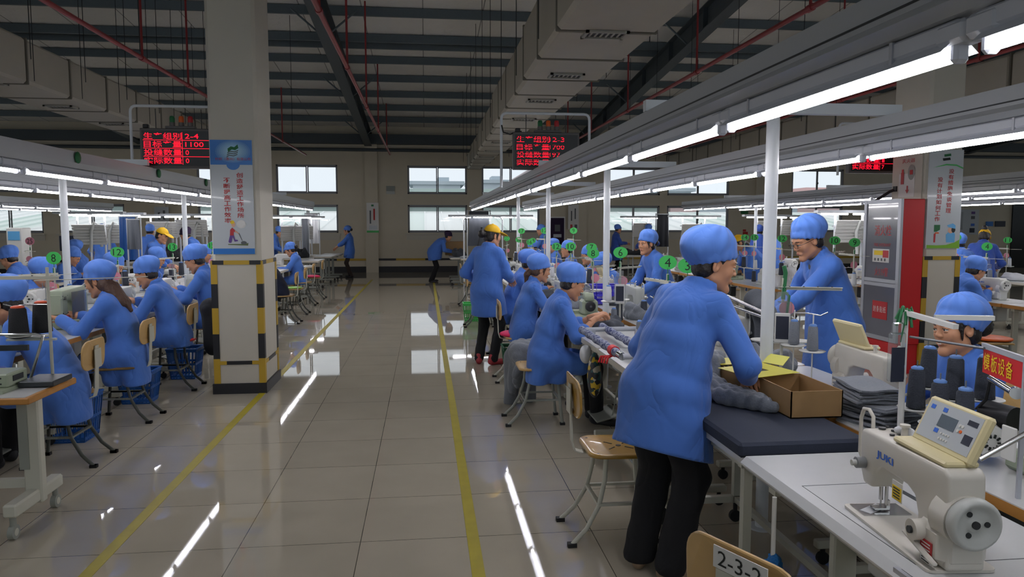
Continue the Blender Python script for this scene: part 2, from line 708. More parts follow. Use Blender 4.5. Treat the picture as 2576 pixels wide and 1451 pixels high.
b.box(((XL + XR) / 2, YN - .1, .5), (XR - XL, .2, 1.0)).box(((XL + XR) / 2, YN - .1, 6.6), (XR - XL, .2, 3.0))
FCOL = [(XL + 1 + 4.5 * k, XL + 4.9 + 4.5 * k) for k in range(10)]  # openings added behind the camera so enough daylight reaches the hall
for k in range(11):
    xa = XL if k == 0 else FCOL[k - 1][1]
    xb = XR if k == 10 else FCOL[k][0]
    b.box(((xa + xb) / 2, YN - .1, 3.05), (xb - xa, .2, 4.1))
structure(b.build('wall_front', M['wall']))
for k, (xa, xb) in enumerate(FCOL):
    f = MB()
    for x in (xa + .03, (xa + xb) / 2, xb - .03):
        f.box((x, YN - .1, 3.05), (.06, .08, 4.1))
    for z in (1.03, 3.05, 5.07):
        f.box(((xa + xb) / 2, YN - .1, z), (xb - xa, .08, .06))
    wo = structure(f.build('window_%d' % (40 + k), M['frame']))  # added rear window, unseen, there for its daylight
    MB().box(((xa + xb) / 2, YN - .12, 3.05), (xb - xa, .006, 4.1)).build('pane', M['glass'], wo)
b = MB().box(((XL + XR) / 2, YF - .012, .1), (XR - XL, .024, .2))
structure(b.build('baseboard_back', M['black']))
b = MB()
for k in range(46):
    b.box((XL + .5 + k, YF - .02, .44), (1.0, .04, .07), k % 2)
structure(b.build('trim_9', [M['black'], M['yellow_paint']]))
n = 0
for (x0, x1) in WCOL:
    for (z0, z1) in WROW:
        n += 1
        w, h, cx, cz, y = x1 - x0, z1 - z0, (x0 + x1) / 2, (z0 + z1) / 2, YF + .07
        f = MB()
        t = .05
        for dx in (-1, 1):
            f.box((cx + dx * (w - t) / 2, y, cz), (t, .09, h))
        for dz in (-1, 1):
            f.box((cx, y, cz + dz * (h - t) / 2), (w, .09, t))
        wo = structure(f.build('window_%d' % n, M['frame']))
        for s in (-1, 1):
            sx, sw = cx + s * (w / 4 - .01), w / 2 - .04
            q = MB()
            yy = y + .018 * s
            for dx in (-1, 1):
                q.box((sx + dx * (sw - .03) / 2, yy, cz), (.035, .03, h - .1))
            for dz in (-1, 1):
                q.box((sx, yy, cz + dz * (h - .125) / 2), (sw, .03, .035))
            sh = q.build('sash', M['frame'], wo)
            MB().box((sx, yy, cz), (sw - .05, .006, h - .13)).build('pane', M['glass'], sh)
            if s > 0:
                MB().box((cx + .03, y - .02, cz - .02), (.015, .04, .07)).build('latch', M['dark_metal'], sh)
        if z0 < 2:
            q = MB().box((cx, YF - .05, z0 - .05), (w + .16, .14, .045)).box((cx, YF - .02, z0 - .16), (w + .1, .05, .17))
            q.build('window_sill', M['sill'], wo)
# dark eave beam and the pipe along the far wall
structure(MB().box(((XL + XR) / 2, YF - .14, 4.5), (XR - XL, .26, .32)).build('trim_10', M['rafter']))
o = MB().cyl((XL, YF - .12, 4.15), (XR, YF - .12, 4.15), .055, n=10).build('wall_pipe', M['rafter'])
tag(o, 'long dark round pipe running along the top of the window wall', 'pipe')

# ---------------------------------------------------------------- roof, purlins, rafters
def ceil_mat():
    m = bpy.data.materials.new('roof_insulation')
    m.use_nodes = True
    nt = m.node_tree
    p = nt.nodes['Principled BSDF']
    p.inputs['Roughness'].default_value = 0.8
    tc = nt.nodes.new('ShaderNodeTexCoord')
    br = nt.nodes.new('ShaderNodeTexBrick')
    br.offset = 0
    br.inputs['Scale'].default_value = 1
    br.inputs['Brick Width'].default_value = 1.2
    br.inputs['Row Height'].default_value = 30
    br.inputs['Mortar Size'].default_value = .012
    br.inputs['Color1'].default_value = (.78, .77, .74, 1)
    br.inputs['Color2'].default_value = (.72, .71, .68, 1)
    br.inputs['Mortar'].default_value = (.3, .3, .29, 1)
    nz = nt.nodes.new('ShaderNodeTexNoise')
    nz.inputs['Scale'].default_value = 6
    nz.inputs['Detail'].default_value = 6
    bp = nt.nodes.new('ShaderNodeBump')
    bp.inputs['Strength'].default_value = .6
    bp.inputs['Distance'].default_value = .05
    L = nt.links.new
    L(tc.outputs['Object'], br.inputs['Vector'])
    L(tc.outputs['Object'], nz.inputs['Vector'])
    L(nz.outputs['Fac'], bp.inputs['Height'])
    L(br.outputs['Color'], p.inputs['Base Color'])
    L(bp.outputs[0], p.inputs['Normal'])
    return m


b = MB()
z0, z1 = roof_z(YN - .3), roof_z(YF + .3)
b.add([(XL, YN - .3, z0), (XR, YN - .3, z0), (XR, YF + .3, z1), (XL, YF + .3, z1),
       (XL, YN - .3, z0 + .2), (XR, YN - .3, z0 + .2), (XR, YF + .3, z1 + .2), (XL, YF + .3, z1 + .2)],
      [(0, 1, 2, 3), (7, 6, 5, 4), (0, 4, 5, 1), (1, 5, 6, 2), (2, 6, 7, 3), (3, 7, 4, 0)])
structure(b.build('ceiling', ceil_mat()))
pur = [24.3 - 1.52 * k for k in range(20)] + [17.15]
for k, y in enumerate(sorted(pur)):
    z = roof_z(y)
    q = MB().box((3, y, z - .1), (46, .012, .165)).box((3, y + .03, z - .18), (46, .06, .01)).box((3, y + .03, z - .02), (46, .06, .01)).box((3, y + .058, z - .168), (46, .008, .03))
    structure(q.build('purlin_%d' % (k + 1), M['steel_dark']))
RT = Matrix.Rotation(-math.atan(RS), 3, 'X')
for i, x in enumerate((-16.5, -9.2, -1.88, 5.42, 12.8, 20.1)):
    q = MB()
    yc = (YN + YF) / 2
    zc = roof_z(yc) - .22
    Lr = (YF - YN) / math.cos(math.atan(RS))
    q.box((x, yc, zc - .24), (.014, Lr, .44), R=RT)
    q.box((x, yc, zc - .46), (.24, Lr, .02), R=RT)
    q.box((x, yc, zc - .02), (.24, Lr, .02), R=RT)
    for k in range(12):
        y = 2 + 2.0 * k
        q.box((x, y, roof_z(y) - .46), (.2, .012, .42))
    structure(q.build('rafter_%d' % (i + 1), M['rafter']))
    for k in range(5):
        y = 24 - 4.56 * k
        for s in (-1, 1):
            if i in (2, 3):
                q = MB().cyl((x + s * .08, y, roof_z(y) - .66), (x + s * .62, y, roof_z(y) - .2), .02, n=6)
                structure(q.build('rafter_brace_%d' % (k * 2 + (s > 0) + 1 + 10 * i), M['steel_dark']))

# ---------------------------------------------------------------- pillars with their striped guards
def pillar(n, x0, x1, y0, y1):
    cx, cy, w, d = (x0 + x1) / 2, (y0 + y1) / 2, x1 - x0, y1 - y0
    zt = roof_z(cy) - .3
    p = structure(MB().box((cx, cy, zt / 2), (w, d, zt), b=.03).build('pillar_%d' % n, M['pillar']))
    g = MB()
    e = .012
    W, D = w + 2 * e, d + 2 * e
    g.box((cx, cy, .66), (W - .01, D - .01, 1.2), 2)
    s = .055
    zz = [.1, .34, .58, .83, 1.06, 1.28]
    for k in range(5):
        za, zb = zz[k], zz[k + 1]
        for sx in (-1, 1):
            for sy in (-1, 1):
                g.box((cx + sx * (W - s) / 2, cy + sy * (D - s) / 2, (za + zb) / 2), (s + .004, s + .004, zb - za), (k + 1) % 2)
    for z, hh in ((.3, .035), (1.265, .04)):
        for sx in (-1, 1):
            g.box((cx + sx * W / 2, cy, z), (.006, D * .5, hh), 0 if z < 1 else 1)
            g.box((cx, cy + sx * D / 2, z), (W * .5, .006, hh), 0 if z < 1 else 1)
            for q in (-.36, .36):
                g.box((cx + sx * W / 2, cy + q * D, z), (.006, D * .22, hh), 1 if z < 1 else 0)
                g.box((cx + q * W, cy + sx * D / 2, z), (W * .22, .006, hh), 1 if z < 1 else 0)
    g.build('striped_guard', [M['black'], M['yellow_paint'], M['pillar']], p)
    MB().box((cx, cy, .05), (W + .03, D + .03, .1)).build('plinth', M['black'], p)
    return p


pillar(1, -2.01, -1.56, 7.3, 7.95)
pillar(2, 5.35, 5.76, 7.42, 8.05)

# ---------------------------------------------------------------- ducts
def duct(label, segs, grilles):
    y0 = segs[0][4]
    o = thing('air_duct', label, 'duct', ((segs[0][0] + segs[0][1]) / 2, y0, segs[0][2]))
    c = np.array(o.location)
    for (xa, xb, za, zb, ya, yb) in segs:
        q = MB()
        n = max(1, round((yb - ya) / 1.15))
        st = (yb - ya) / n
        for k in range(n):
            q.box(np.array(((xa + xb) / 2, ya + (k + .5) * st, (za + zb) / 2)) - c, (xb - xa, st - .035, zb - za), b=.035)
            q.box(np.array(((xa + xb) / 2, ya + (k + 1) * st, (za + zb) / 2)) - c, (xb - xa + .012, .022, zb - za + .012), 1, b=.008)
        q.box(np.array(((xa + xb) / 2, (ya + yb) / 2, (za + zb) / 2)) - c, (xb - xa - .05, yb - ya, zb - za - .05), 1)
        q.build('duct_body', [M['duct'], M['duct_seam']], o)
    for gx, gy, gz in grilles:
        q = MB()
        g0 = np.array((gx, gy, gz - .012)) - c
        for s in (-1, 1):
            q.box(g0 + (s * .185, 0, 0), (.03, .25, .02))
            q.box(g0 + (0, s * .11, 0), (.4, .03, .02))
        for k in range(6):
            q.box(g0 + (-.13 + .052 * k, 0, .004), (.016, .2, .004), R=rot('Y', .5))
        q.box(g0 + (0, 0, .01), (.36, .22, .004), 1)
        q.build('vent_grille', [M['grille'], M['black']], o)
    return o


duct('wide cream air duct with square grilles hanging above the aisle side sewing row',
     [(1.19, 2.12, 3.36, 4.0, 2.2, 9.0), (1.23, 2.08, 3.38, 4.0, 9.0, 13.6), (1.3, 2.0, 3.41, 4.0, 13.6, 18.2), (1.36, 1.94, 3.44, 3.98, 18.2, 22), (1.42, 1.88, 3.47, 3.95, 22, 24.8)],
     [(1.65, 4.9 + 1.88 * k, 3.36 + (.02 if k > 2 else 0) + (.03 if k > 4 else 0) + (.03 if k > 7 else 0)) for k in range(9)])
duct('cream air duct beyond the red pipe at the striped pillar',
     [(-5.84, -4.87, 3.36, 3.92, 2.5, 10), (-5.8, -4.9, 3.38, 3.92, 10, 16), (-5.74, -4.97, 3.41, 3.92, 16, 24)],
     [(-5.36, 6.2 + 1.9 * k, 3.36 + (.02 if k > 1 else 0) + (.03 if k > 5 else 0)) for k in range(8)])
duct('cream air duct passing behind the pillar with the fire hydrant cabinet',
     [(8.2, 9.1, 3.36, 4.03, 3, 12), (8.23, 9.07, 3.38, 4.0, 12, 20), (8.3, 9.0, 3.4, 4.0, 20, 25)], [(8.65, 7 + 2 * k, 3.36) for k in range(3)])

# ---------------------------------------------------------------- red sprinkler pipes and hanger rods
for lab, x, ya, yb, drops in (('red sprinkler pipe crossing in front of the striped pillar with the blue poster', -3.83, 5, 25, (7.0, 10.9, 12.9, 17, 21)),
                              ('red sprinkler pipe under the rafter above the yellow lined aisle', -1.1, 5, 24.5, (8.3, 11.2, 14.8, 18.5, 22.5)),
                              ('red sprinkler pipe between the rafter and the lamps of the aisle side sewing row', 4.06, 3, 25, (7.6, 10.9, 14.7, 18, 21)),
                              ('short red sprinkler pipe beside the duct behind the hydrant pillar', 7.6, 4, 25, (6.9, 9.6, 13))):
    o = thing('sprinkler_pipe', lab, 'pipe', (x, ya, 3.9))
    MB().cyl((0, 0, 0), (0, yb - ya, 0), .03, n=10).build('pipe', M['red_pipe'], o)
    for y in drops:
        MB().cyl((0, y - ya, 0), (0, y - ya, roof_z(y) - 3.95), .017, n=8).cyl((0, y - ya - .05, 0), (0, y - ya + .05, 0), .04, n=10).build('drop_pipe', M['red_pipe'], o)
rod_me = MB().cyl((0, 0, 0), (0, 0, 1), .005, n=6).mesh('hanger_rod', M['rod'])
for grp, lab, pts in (('rods of the duct over the sewing row', 'thin dark hanger rod holding the duct above the aisle side sewing row', [(x, 7.2 + 1.75 * k) for k in range(9) for x in (1.1, 2.2)]),
                      ('rods of the window side duct', 'thin dark hanger rod holding the window side duct', [(x, 7.4 + 1.3 * k) for k in range(10) for x in (-4.8, -4.2)]),
                      ('rods between pillar and duct', 'thin dark hanger rod above the lamps beyond the striped pillar', [(-2.9 + .22 * (k % 3), 8.2 + 1.9 * k) for k in range(5)]),
                      ('rods over the far side', 'thin dark hanger rod above the lamps of the hydrant pillar side', [(x, 9.5 + 2.1 * k) for k in range(6) for x in (5.0, 6.7)])):
    for x, y in pts:
        o = link('hanger_rod', rod_me)
        o.location = (x, y, 3.4 if 'duct' in grp else 3.0)
        o.scale = (1, 1, roof_z(y) - o.location.z)
        tag(o, lab, 'rod', grp)

# ---------------------------------------------------------------- lamp rows
def fixture_proto():
    o = thing('fluorescent_light', '', 'lamp')
    MB().box((0, 0, .051), (.05, 1.24, .044), b=.006).build('housing', M['fixture'], o)
    q = MB()
    q.add([(-.018, -.6, .03), (.018, -.6, .03), (.045, -.6, .006), (-.045, -.6, .006), (-.018, .6, .03), (.018, .6, .03), (.045, .6, .006), (-.045, .6, .006)],
          [(0, 4, 5, 1), (1, 5, 6, 2), (3, 7, 4, 0)])
    q.build('reflector', M['fixture'], o)
    MB().cyl((0, -.585, 0), (0, .585, 0), .0135, n=8).build('tube', M['tube'], o)
    for s in (-1, 1):
        MB().box((0, s * .6, .012), (.036, .024, .06), b=.008).box((0, s * .6, .045), (.06, .09, .05), b=.01).build('lamp_holder', M['fixture'], o)
    for s in (-1, 1):
        MB().box((0, s * .4, .043), (.058, .012, .06)).build('clip', M['alu'], o)
    return o


LAMP = fixture_proto()
TRAY = [(-.05, .20), (.05, .20), (.05, .115), (.04, .075), (-.04, .075), (-.075, .095), (-.055, .118), (-.052, .16)]
first = [True]


def lamp_row(where, x, y0, n, z=1.985, ahead=.2):
    L = n * 1.29 + ahead
    q = MB()
    q.prism(TRAY, 0, L, R=[[1, 0, 0], [0, 0, 1], [0, 1, 0]])
    q.box((-.054, L / 2, .135), (.004, L, .006), 1)
    o = q.build('cable_tray', [M['alu_tray'], M['dark_metal']])
    o.location = (x, y0 - ahead, z)
    tag(o, 'grey cable tray of ' + where, 'cable tray')
    for k in range(n):
        lab = 'lit fluorescent tube of ' + where
        loc = (x, y0 + 1.29 * k + .62, z)
        if first[0]:
            LAMP.location = loc
            LAMP['label'], LAMP['group'] = lab, 'lamps of ' + where
            first[0] = False
        else:
            dup(LAMP, loc, 0, lab, 'lamps of ' + where)


lamp_row('the aisle side sewing row, outer edge', 1.15, 0.2, 14)
lamp_row('the aisle side sewing row, inner edge', 2.42, 1.3, 13)
lamp_row('the striped pillar row, nearest the aisle', -2.67, 2.75, 12, 1.975)
lamp_row('the striped pillar row, away from the aisle', -4.03, 4.4, 9, 1.975)
lamp_row('the window side block, on its aisle edge', -8.2, 15.55, 4)
lamp_row('the window side block, on its far edge', -9.6, 16.4, 4)
lamp_row('the row past the hydrant pillar, nearest it', 6.3, 6.0, 9)
lamp_row('the row past the hydrant pillar, second tray', 7.58, 7.0, 8)
lamp_row('the outermost row past the hydrant pillar', 9.9, 9.2, 5)
# green tape tags on the tray behind the pillar
for y in (6.02, 7.75, 9.35):
    o = MB().sphere((0, 0, 0), (.012, .05, .045), n=8, k=6).build('tape_tag', M['green_dark'])
    o.location = (-2.67 + .06, y, 2.13)
    tag(o, 'dark green tape tag stuck on the cable tray before the striped pillar', 'tag', 'green tags on the tray')
post_me = MB().cyl((0, 0, 0), (0, 0, 2.19), .033, n=14).cyl((0, 0, 0), (0, 0, .01), .07, n=14).mesh('post', M['white_steel'])


def post(x, y, xa, xb, lab, grp):
    o = thing('lamp_post', lab, 'post', (x, y, 0), 0, grp)
    link('pole', post_me, o)
    MB().box(((xa + xb) / 2 - x, 0, 2.215), (xb - xa + .1, .05, .055)).build('crossbar', M['white_steel'], o)


for k, lab in enumerate(('white lamp post between the leaning man in blue and the man with glasses', 'second white lamp post in the aisle side sewing row', 'third white lamp post in the aisle side sewing row', 'fourth white lamp post in the aisle side sewing row')):
    post(1.78, 3.67 + 3.49 * k, 1.15, 2.42, lab, None)
for y, lab in ((7.5, 'white lamp post behind the number eight disc'), (11.05, 'white lamp post before the man in the yellow cap'), (14.6, 'white lamp post beyond the striped pillar, deep in the row')):
    post(-3.4, y, -4.03, -2.67, lab, None)
for y, lab in ((11.0, 'white lamp post past the hydrant pillar, before the notice board'), (15.0, 'farther white lamp post past the hydrant pillar')):
    post(6.95, y, 6.3, 7.58, lab, None)

# ---------------------------------------------------------------- outdoors, seen through the windows
b = MB()
for i in range(60):
    x = -24 + i * .8
    b.add([(x, 27.2, 1.22), (x + .8, 27.2, 1.22), (x + .8, 36.5, 2.22), (x, 36.5, 2.22)], [(0, 1, 2, 3)], (i // 3) % 2)
    b.box((x, 31.85, 1.75), (.05, 9.3, .08), (i // 3) % 2, R=Matrix.Rotation(math.atan(1.0 / 9.3), 3, 'X'))
b.box((0, 36.5, 2.22), (50, .3, .12), 0).box((0, 31.85, .5), (48, 9.2, 1.0), 0)
o = b.build('metal_roof', [mat('pale_roof', 'f4f6f7', .5), mat('green_roof', 'e0ebe8', .5)])
tag(o, 'pale ribbed metal roof of the neighbouring hall seen through the lower windows', 'roof')
hz = [mat('hazy_wall', 'cbd6de', .9), mat('hazy_roof', 'bcc8d1', .9), mat('hazy_cream', 'e2e4e2', .9), mat('hazy_brown', 'b9aeb1', .9), mat('hazy_pink', 'd9bcbc', .9), mat('hazy_green', 'b4c3c0', .9)]  # aerial haze is put into these pale building colours


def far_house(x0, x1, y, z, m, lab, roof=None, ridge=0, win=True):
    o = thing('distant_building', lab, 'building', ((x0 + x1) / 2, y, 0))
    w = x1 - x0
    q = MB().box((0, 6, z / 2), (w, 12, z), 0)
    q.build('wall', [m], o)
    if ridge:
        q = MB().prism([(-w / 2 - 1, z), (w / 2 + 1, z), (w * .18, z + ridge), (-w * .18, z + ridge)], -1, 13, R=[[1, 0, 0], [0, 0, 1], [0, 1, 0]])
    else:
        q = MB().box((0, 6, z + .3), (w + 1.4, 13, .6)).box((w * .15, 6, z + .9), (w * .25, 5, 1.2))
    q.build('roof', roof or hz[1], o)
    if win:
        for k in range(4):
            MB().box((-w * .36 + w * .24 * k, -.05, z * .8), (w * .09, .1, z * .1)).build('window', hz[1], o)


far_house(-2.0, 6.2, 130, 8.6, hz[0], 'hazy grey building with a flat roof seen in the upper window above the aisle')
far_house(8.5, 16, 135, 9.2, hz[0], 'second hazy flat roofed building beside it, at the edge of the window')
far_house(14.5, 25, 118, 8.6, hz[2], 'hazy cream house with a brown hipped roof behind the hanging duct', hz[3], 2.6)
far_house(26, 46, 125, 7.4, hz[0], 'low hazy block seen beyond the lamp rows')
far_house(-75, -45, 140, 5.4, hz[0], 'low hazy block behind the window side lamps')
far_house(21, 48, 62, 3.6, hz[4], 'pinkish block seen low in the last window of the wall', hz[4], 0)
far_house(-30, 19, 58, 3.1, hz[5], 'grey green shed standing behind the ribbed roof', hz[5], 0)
b = MB().box((0, 200, -.3), (900, 340, .2))
structure(b.build('ground', mat('outdoor_ground', '8d938f', .9)))
# ---------------------------------------------------------------- implicit surfaces for people and cloth
def V3(*a):
    return np.array(a, float)


class Field:
    def __init__(self, lo, hi, h):
        self.h = h
        self.lo = np.array(lo, float)
        n = np.maximum(4, np.ceil((np.array(hi, float) - self.lo) / h).astype(int) + 1)
        self.n = n
        self.ax = [self.lo[i] + h * np.arange(n[i]) for i in range(3)]
        self.D = np.full(n, 0.2)

    def _sub(self, lo, hi):
        s = []
        for i in range(3):
            a = int(max(0, math.floor((lo[i] - self.lo[i]) / self.h)))
            b = int(min(self.n[i], math.ceil((hi[i] - self.lo[i]) / self.h) + 1))
            if b <= a:
                return None
            s.append(slice(a, b))
        return tuple(s)

    def _pts(self, s):
        return np.stack(np.meshgrid(self.ax[0][s[0]], self.ax[1][s[1]], self.ax[2][s[2]], indexing='ij'), -1)

    def _mix(self, s, d, k, cut):
        D = self.D[s]
        if cut:
            d = -d
            hh = np.clip(.5 - .5 * (D - d) / max(k, 1e-6), 0, 1)
            self.D[s] = D + (d - D) * hh + k * hh * (1 - hh)
        else:
            hh = np.clip(.5 + .5 * (D - d) / max(k, 1e-6), 0, 1)
            self.D[s] = D + (d - D) * hh - k * hh * (1 - hh)

    def cone(self, a, b, ra, rb=None, k=.02, fl=None, cut=False):
        a, b = np.array(a, float), np.array(b, float)
        rb = ra if rb is None else rb
        m = max(ra, rb) + k + 3 * self.h
        s = self._sub(np.minimum(a, b) - m, np.maximum(a, b) + m)
        if s is None:
            return self
        P = self._pts(s)
        ba = b - a
        L = max(ba @ ba, 1e-9)
        t = np.clip((P - a) @ ba / L, 0, 1)
        q = P - a - t[..., None] * ba
        if fl is not None:
            ax, kk = fl
            q = q + (q @ ax)[..., None] * ax * (kk - 1)
        d = np.sqrt((q * q).sum(-1)) - (ra + (rb - ra) * t)
        self._mix(s, d, k, cut)
        return self

    def ell(self, c, r, R=None, k=.02, cut=False):
        c, r = np.array(c, float), np.array(r, float)
        m = r.max() + k + 3 * self.h
        s = self._sub(c - m, c + m)
        if s is None:
            return self
        P = self._pts(s) - c
        if R is not None:
            P = P @ np.array(R)
        k0 = np.sqrt(((P / r) ** 2).sum(-1)) + 1e-9
        k1 = np.sqrt(((P / r ** 2) ** 2).sum(-1)) + 1e-9
        self._mix(s, k0 * (k0 - 1) / k1, k, cut)
        return self

    def keep(self, p, nrm, k=0.0):
        """keep the side the normal points away from"""
        P = self._pts((slice(None),) * 3)
        d = (P - np.array(p)) @ (np.array(nrm, float) / np.linalg.norm(nrm))
        self.D = np.maximum(self.D, d)
        return self

    def ripple(self, fn):
        P = self._pts((slice(None),) * 3)
        self.D = self.D + fn(P[..., 0], P[..., 1], P[..., 2])
        return self

    def surface(self, smooth=1):
        D, n = self.D, self.n
        D[0], D[-1] = np.maximum(D[0], 1e-3), np.maximum(D[-1], 1e-3)
        D[:, 0], D[:, -1] = np.maximum(D[:, 0], 1e-3), np.maximum(D[:, -1], 1e-3)
        D[:, :, 0], D[:, :, -1] = np.maximum(D[:, :, 0], 1e-3), np.maximum(D[:, :, -1], 1e-3)
        S = D < 0
        c = [slice(None, -1), slice(1, None)]
        cnt = sum(S[c[i], c[j], c[k]].astype(np.int8) for i in (0, 1) for j in (0, 1) for k in (0, 1))
        act = (cnt > 0) & (cnt < 8)
        idx = np.full(act.shape, -1, int)
        cells = np.argwhere(act)
        if not len(cells):
            return np.zeros((0, 3)), []
        idx[act] = np.arange(len(cells))
        acc = np.zeros((len(cells), 3))
        num = np.zeros(len(cells))
        i, j, k = cells.T
        for ax in range(3):
            o = [q for q in range(3) if q != ax]
            for u in (0, 1):
                for w in (0, 1):
                    a = [0, 0, 0]
                    a[o[0]], a[o[1]] = u, w
                    bb = list(a)
                    bb[ax] = 1
                    d0 = D[i + a[0], j + a[1], k + a[2]]
                    d1 = D[i + bb[0], j + bb[1], k + bb[2]]
                    x = (d0 < 0) != (d1 < 0)
                    t = np.where(x, d0 / np.where(x, d0 - d1, 1), 0)
                    p = np.zeros((len(cells), 3))
                    p[:, ax] = t
                    p[:, o[0]], p[:, o[1]] = u, w
                    acc += p * x[:, None]
                    num += x
        V = self.lo + self.h * (cells + acc / num[:, None])
        F = []
        for ax in range(3):
            o = [(ax + 1) % 3, (ax + 2) % 3]
            sl0, sl1 = [slice(None)] * 3, [slice(None)] * 3
            sl0[ax], sl1[ax] = slice(None, -1), slice(1, None)
            A, B = S[tuple(sl0)], S[tuple(sl1)]
            e = np.argwhere(A != B)
            inside = A[tuple(e.T)]
            ok = (e[:, o[0]] > 0) & (e[:, o[1]] > 0) & (e[:, o[0]] < n[o[0]] - 1) & (e[:, o[1]] < n[o[1]] - 1)
            e, inside = e[ok], inside[ok]
            q = []
            for u, w in ((-1, -1), (0, -1), (0, 0), (-1, 0)):
                t = e.copy()
                t[:, o[0]] += u
                t[:, o[1]] += w
                q.append(idx[tuple(t.T)])
            q = np.stack(q, 1)
            q = np.where(inside[:, None], q, q[:, ::-1])
            F.append(q)
        F = np.vstack(F)
        for _ in range(smooth):
            s = np.zeros_like(V)
            m = np.zeros(len(V))
            for a, b in ((0, 1), (1, 2), (2, 3), (3, 0)):
                np.add.at(s, F[:, a], V[F[:, b]])
                np.add.at(s, F[:, b], V[F[:, a]])
                np.add.at(m, F[:, a], 1)
                np.add.at(m, F[:, b], 1)
            V = V * .5 + .5 * s / m[:, None]
        return V, F


class Shape:
    """vertices + faces + material slots, gathered fast"""

    def __init__(self):
        self.V, self.F, self.M, self.n = [], [], [], 0

    def add(self, V, F, m=0, T=None):
        V = np.asarray(V, float)
        if not len(V):
            return self
        if T is not None:
            V = V @ T[:3, :3].T + T[:3, 3]
            if np.linalg.det(T[:3, :3]) < 0:
                F = [f[::-1] for f in F]
        self.V.append(V)
        self.F.extend([tuple(int(i) + self.n for i in f) for f in F])
        self.M.extend([m] * len(F))
        self.n += len(V)
        return self

    def build(self, name, mats, parent=None, label=None):
        me = bpy.data.meshes.new(name)
        me.from_pydata(np.vstack(self.V).tolist(), [], self.F)
        for mt in (mats if isinstance(mats, (list, tuple)) else [mats]):
            me.materials.append(mt)
        me.polygons.foreach_set('material_index', self.M)
        me.polygons.foreach_set('use_smooth', [True] * len(me.polygons))
        me.update()
        return link(name, me, parent, label)


# ---------------------------------------------------------------- head, cap, hair, hand, shoe (each shaped once, then fitted)
_tpl = {}
XP = V3(1, 0, 0)


def tpl_head(h, smile=False):
    key = ('head', h, smile)
    if key in _tpl:
        return _tpl[key]
    f = Field((-.12, -.15, -.2), (.12, .16, .16), h)
    f.ell((0, -.016, .036), (.074, .094, .084), k=0)
    f.ell((0, .03, -.02), (.062, .058, .088), k=.03)
    for s in (-1, 1):
        f.cone((s * .048, .0, -.06), (s * .011, .066, -.099), .019, .015, k=.03)
        f.ell((s * .038, .056, -.022), (.023, .023, .024), k=.02)
        f.cone((s * .046, .066, .03), (s * .012, .082, .028), .011, .009, k=.014)
        f.ell((s * .031, .096, .008), (.017, .014, .0105), k=.012, cut=True)
    f.ell((0, .074, -.103), (.02, .018, .016), k=.02)
    f.cone((0, .082, .016), (0, .096, -.018), .0075, .0095, k=.012)
    f.ell((0, .0985, -.021), (.0105, .009, .0085), k=.007)
    for s in (-1, 1):
        f.ell((s * .011, .0915, -.024), (.008, .009, .0065), k=.006)
        f.ell((s * .0765, -.008, -.004), (.0085, .019, .031), R=rot('Z', s * .35), k=.005)
        f.ell((s * .082, -.002, 0), (.006, .009, .017), k=.004, cut=True)
    f.cone((-.018, .0835, -.059), (.018, .0835, -.059), .0085, k=.012)
    f.cone((0, -.02, -.06), (0, -.045, -.2), .05, .054, k=.03)
    S = Shape()
    S.add(*f.surface(1), 0)
    g = Field((-.05, .05, -.09), (.05, .13, -.03), min(h, .005))
    g.cone((-.02, .084, -.0545), (0, .0945, -.0525), .0028, .0042, k=.004).cone((.02, .084, -.0545), (0, .0945, -.0525), .0028, .0042, k=.004)
    dz = .006 if smile else 0
    g.cone((-.018, .084, -.0575 - dz), (0, .0925, -.0615 - dz), .003, .005, k=.004).cone((.018, .084, -.0575 - dz), (0, .0925, -.0615 - dz), .003, .005, k=.004)
    S.add(*g.surface(1), 1)
    b = MB()
    if smile:
        b.sphere((0, .0895, -.0605), (.015, .006, .0045), n=10, k=6)
        S.add(b.v, b.f, 2)
        b = MB()
    for s in (-1, 1):
        b.sphere((s * .031, .0765, .006), .0125, n=12, k=8)
    S.add(b.v, b.f, 2)
    b = MB()
    for s in (-1, 1):
        b.sphere((s * .031, .0855, .0055), (.0055, .0045, .0055), n=10, k=6)
        b.tube([(s * .017, .0862, .008), (s * .025, .0905, .0122), (s * .036, .0888, .0118), (s * .0455, .079, .007)], [.001, .0018, .0018, .001], n=5)
        b.tube([(s * .014, .0915, .026), (s * .028, .091, .0315), (s * .046, .079, .0285)], [.0022, .003, .0015], n=5)
    S.add(b.v, b.f, 3)
    # eyelids close the upper part of the eye
    b = MB()
    for s in (-1, 1):
        b.sphere((s * .031, .0765, .0115), (.0148, .0132, .0088), n=10, k=6)
        b.sphere((s * .031, .0765, -.0035), (.0148, .0128, .0075), n=10, k=6)
    S.add(b.v, b.f, 0)
    _tpl[key] = S
    return S


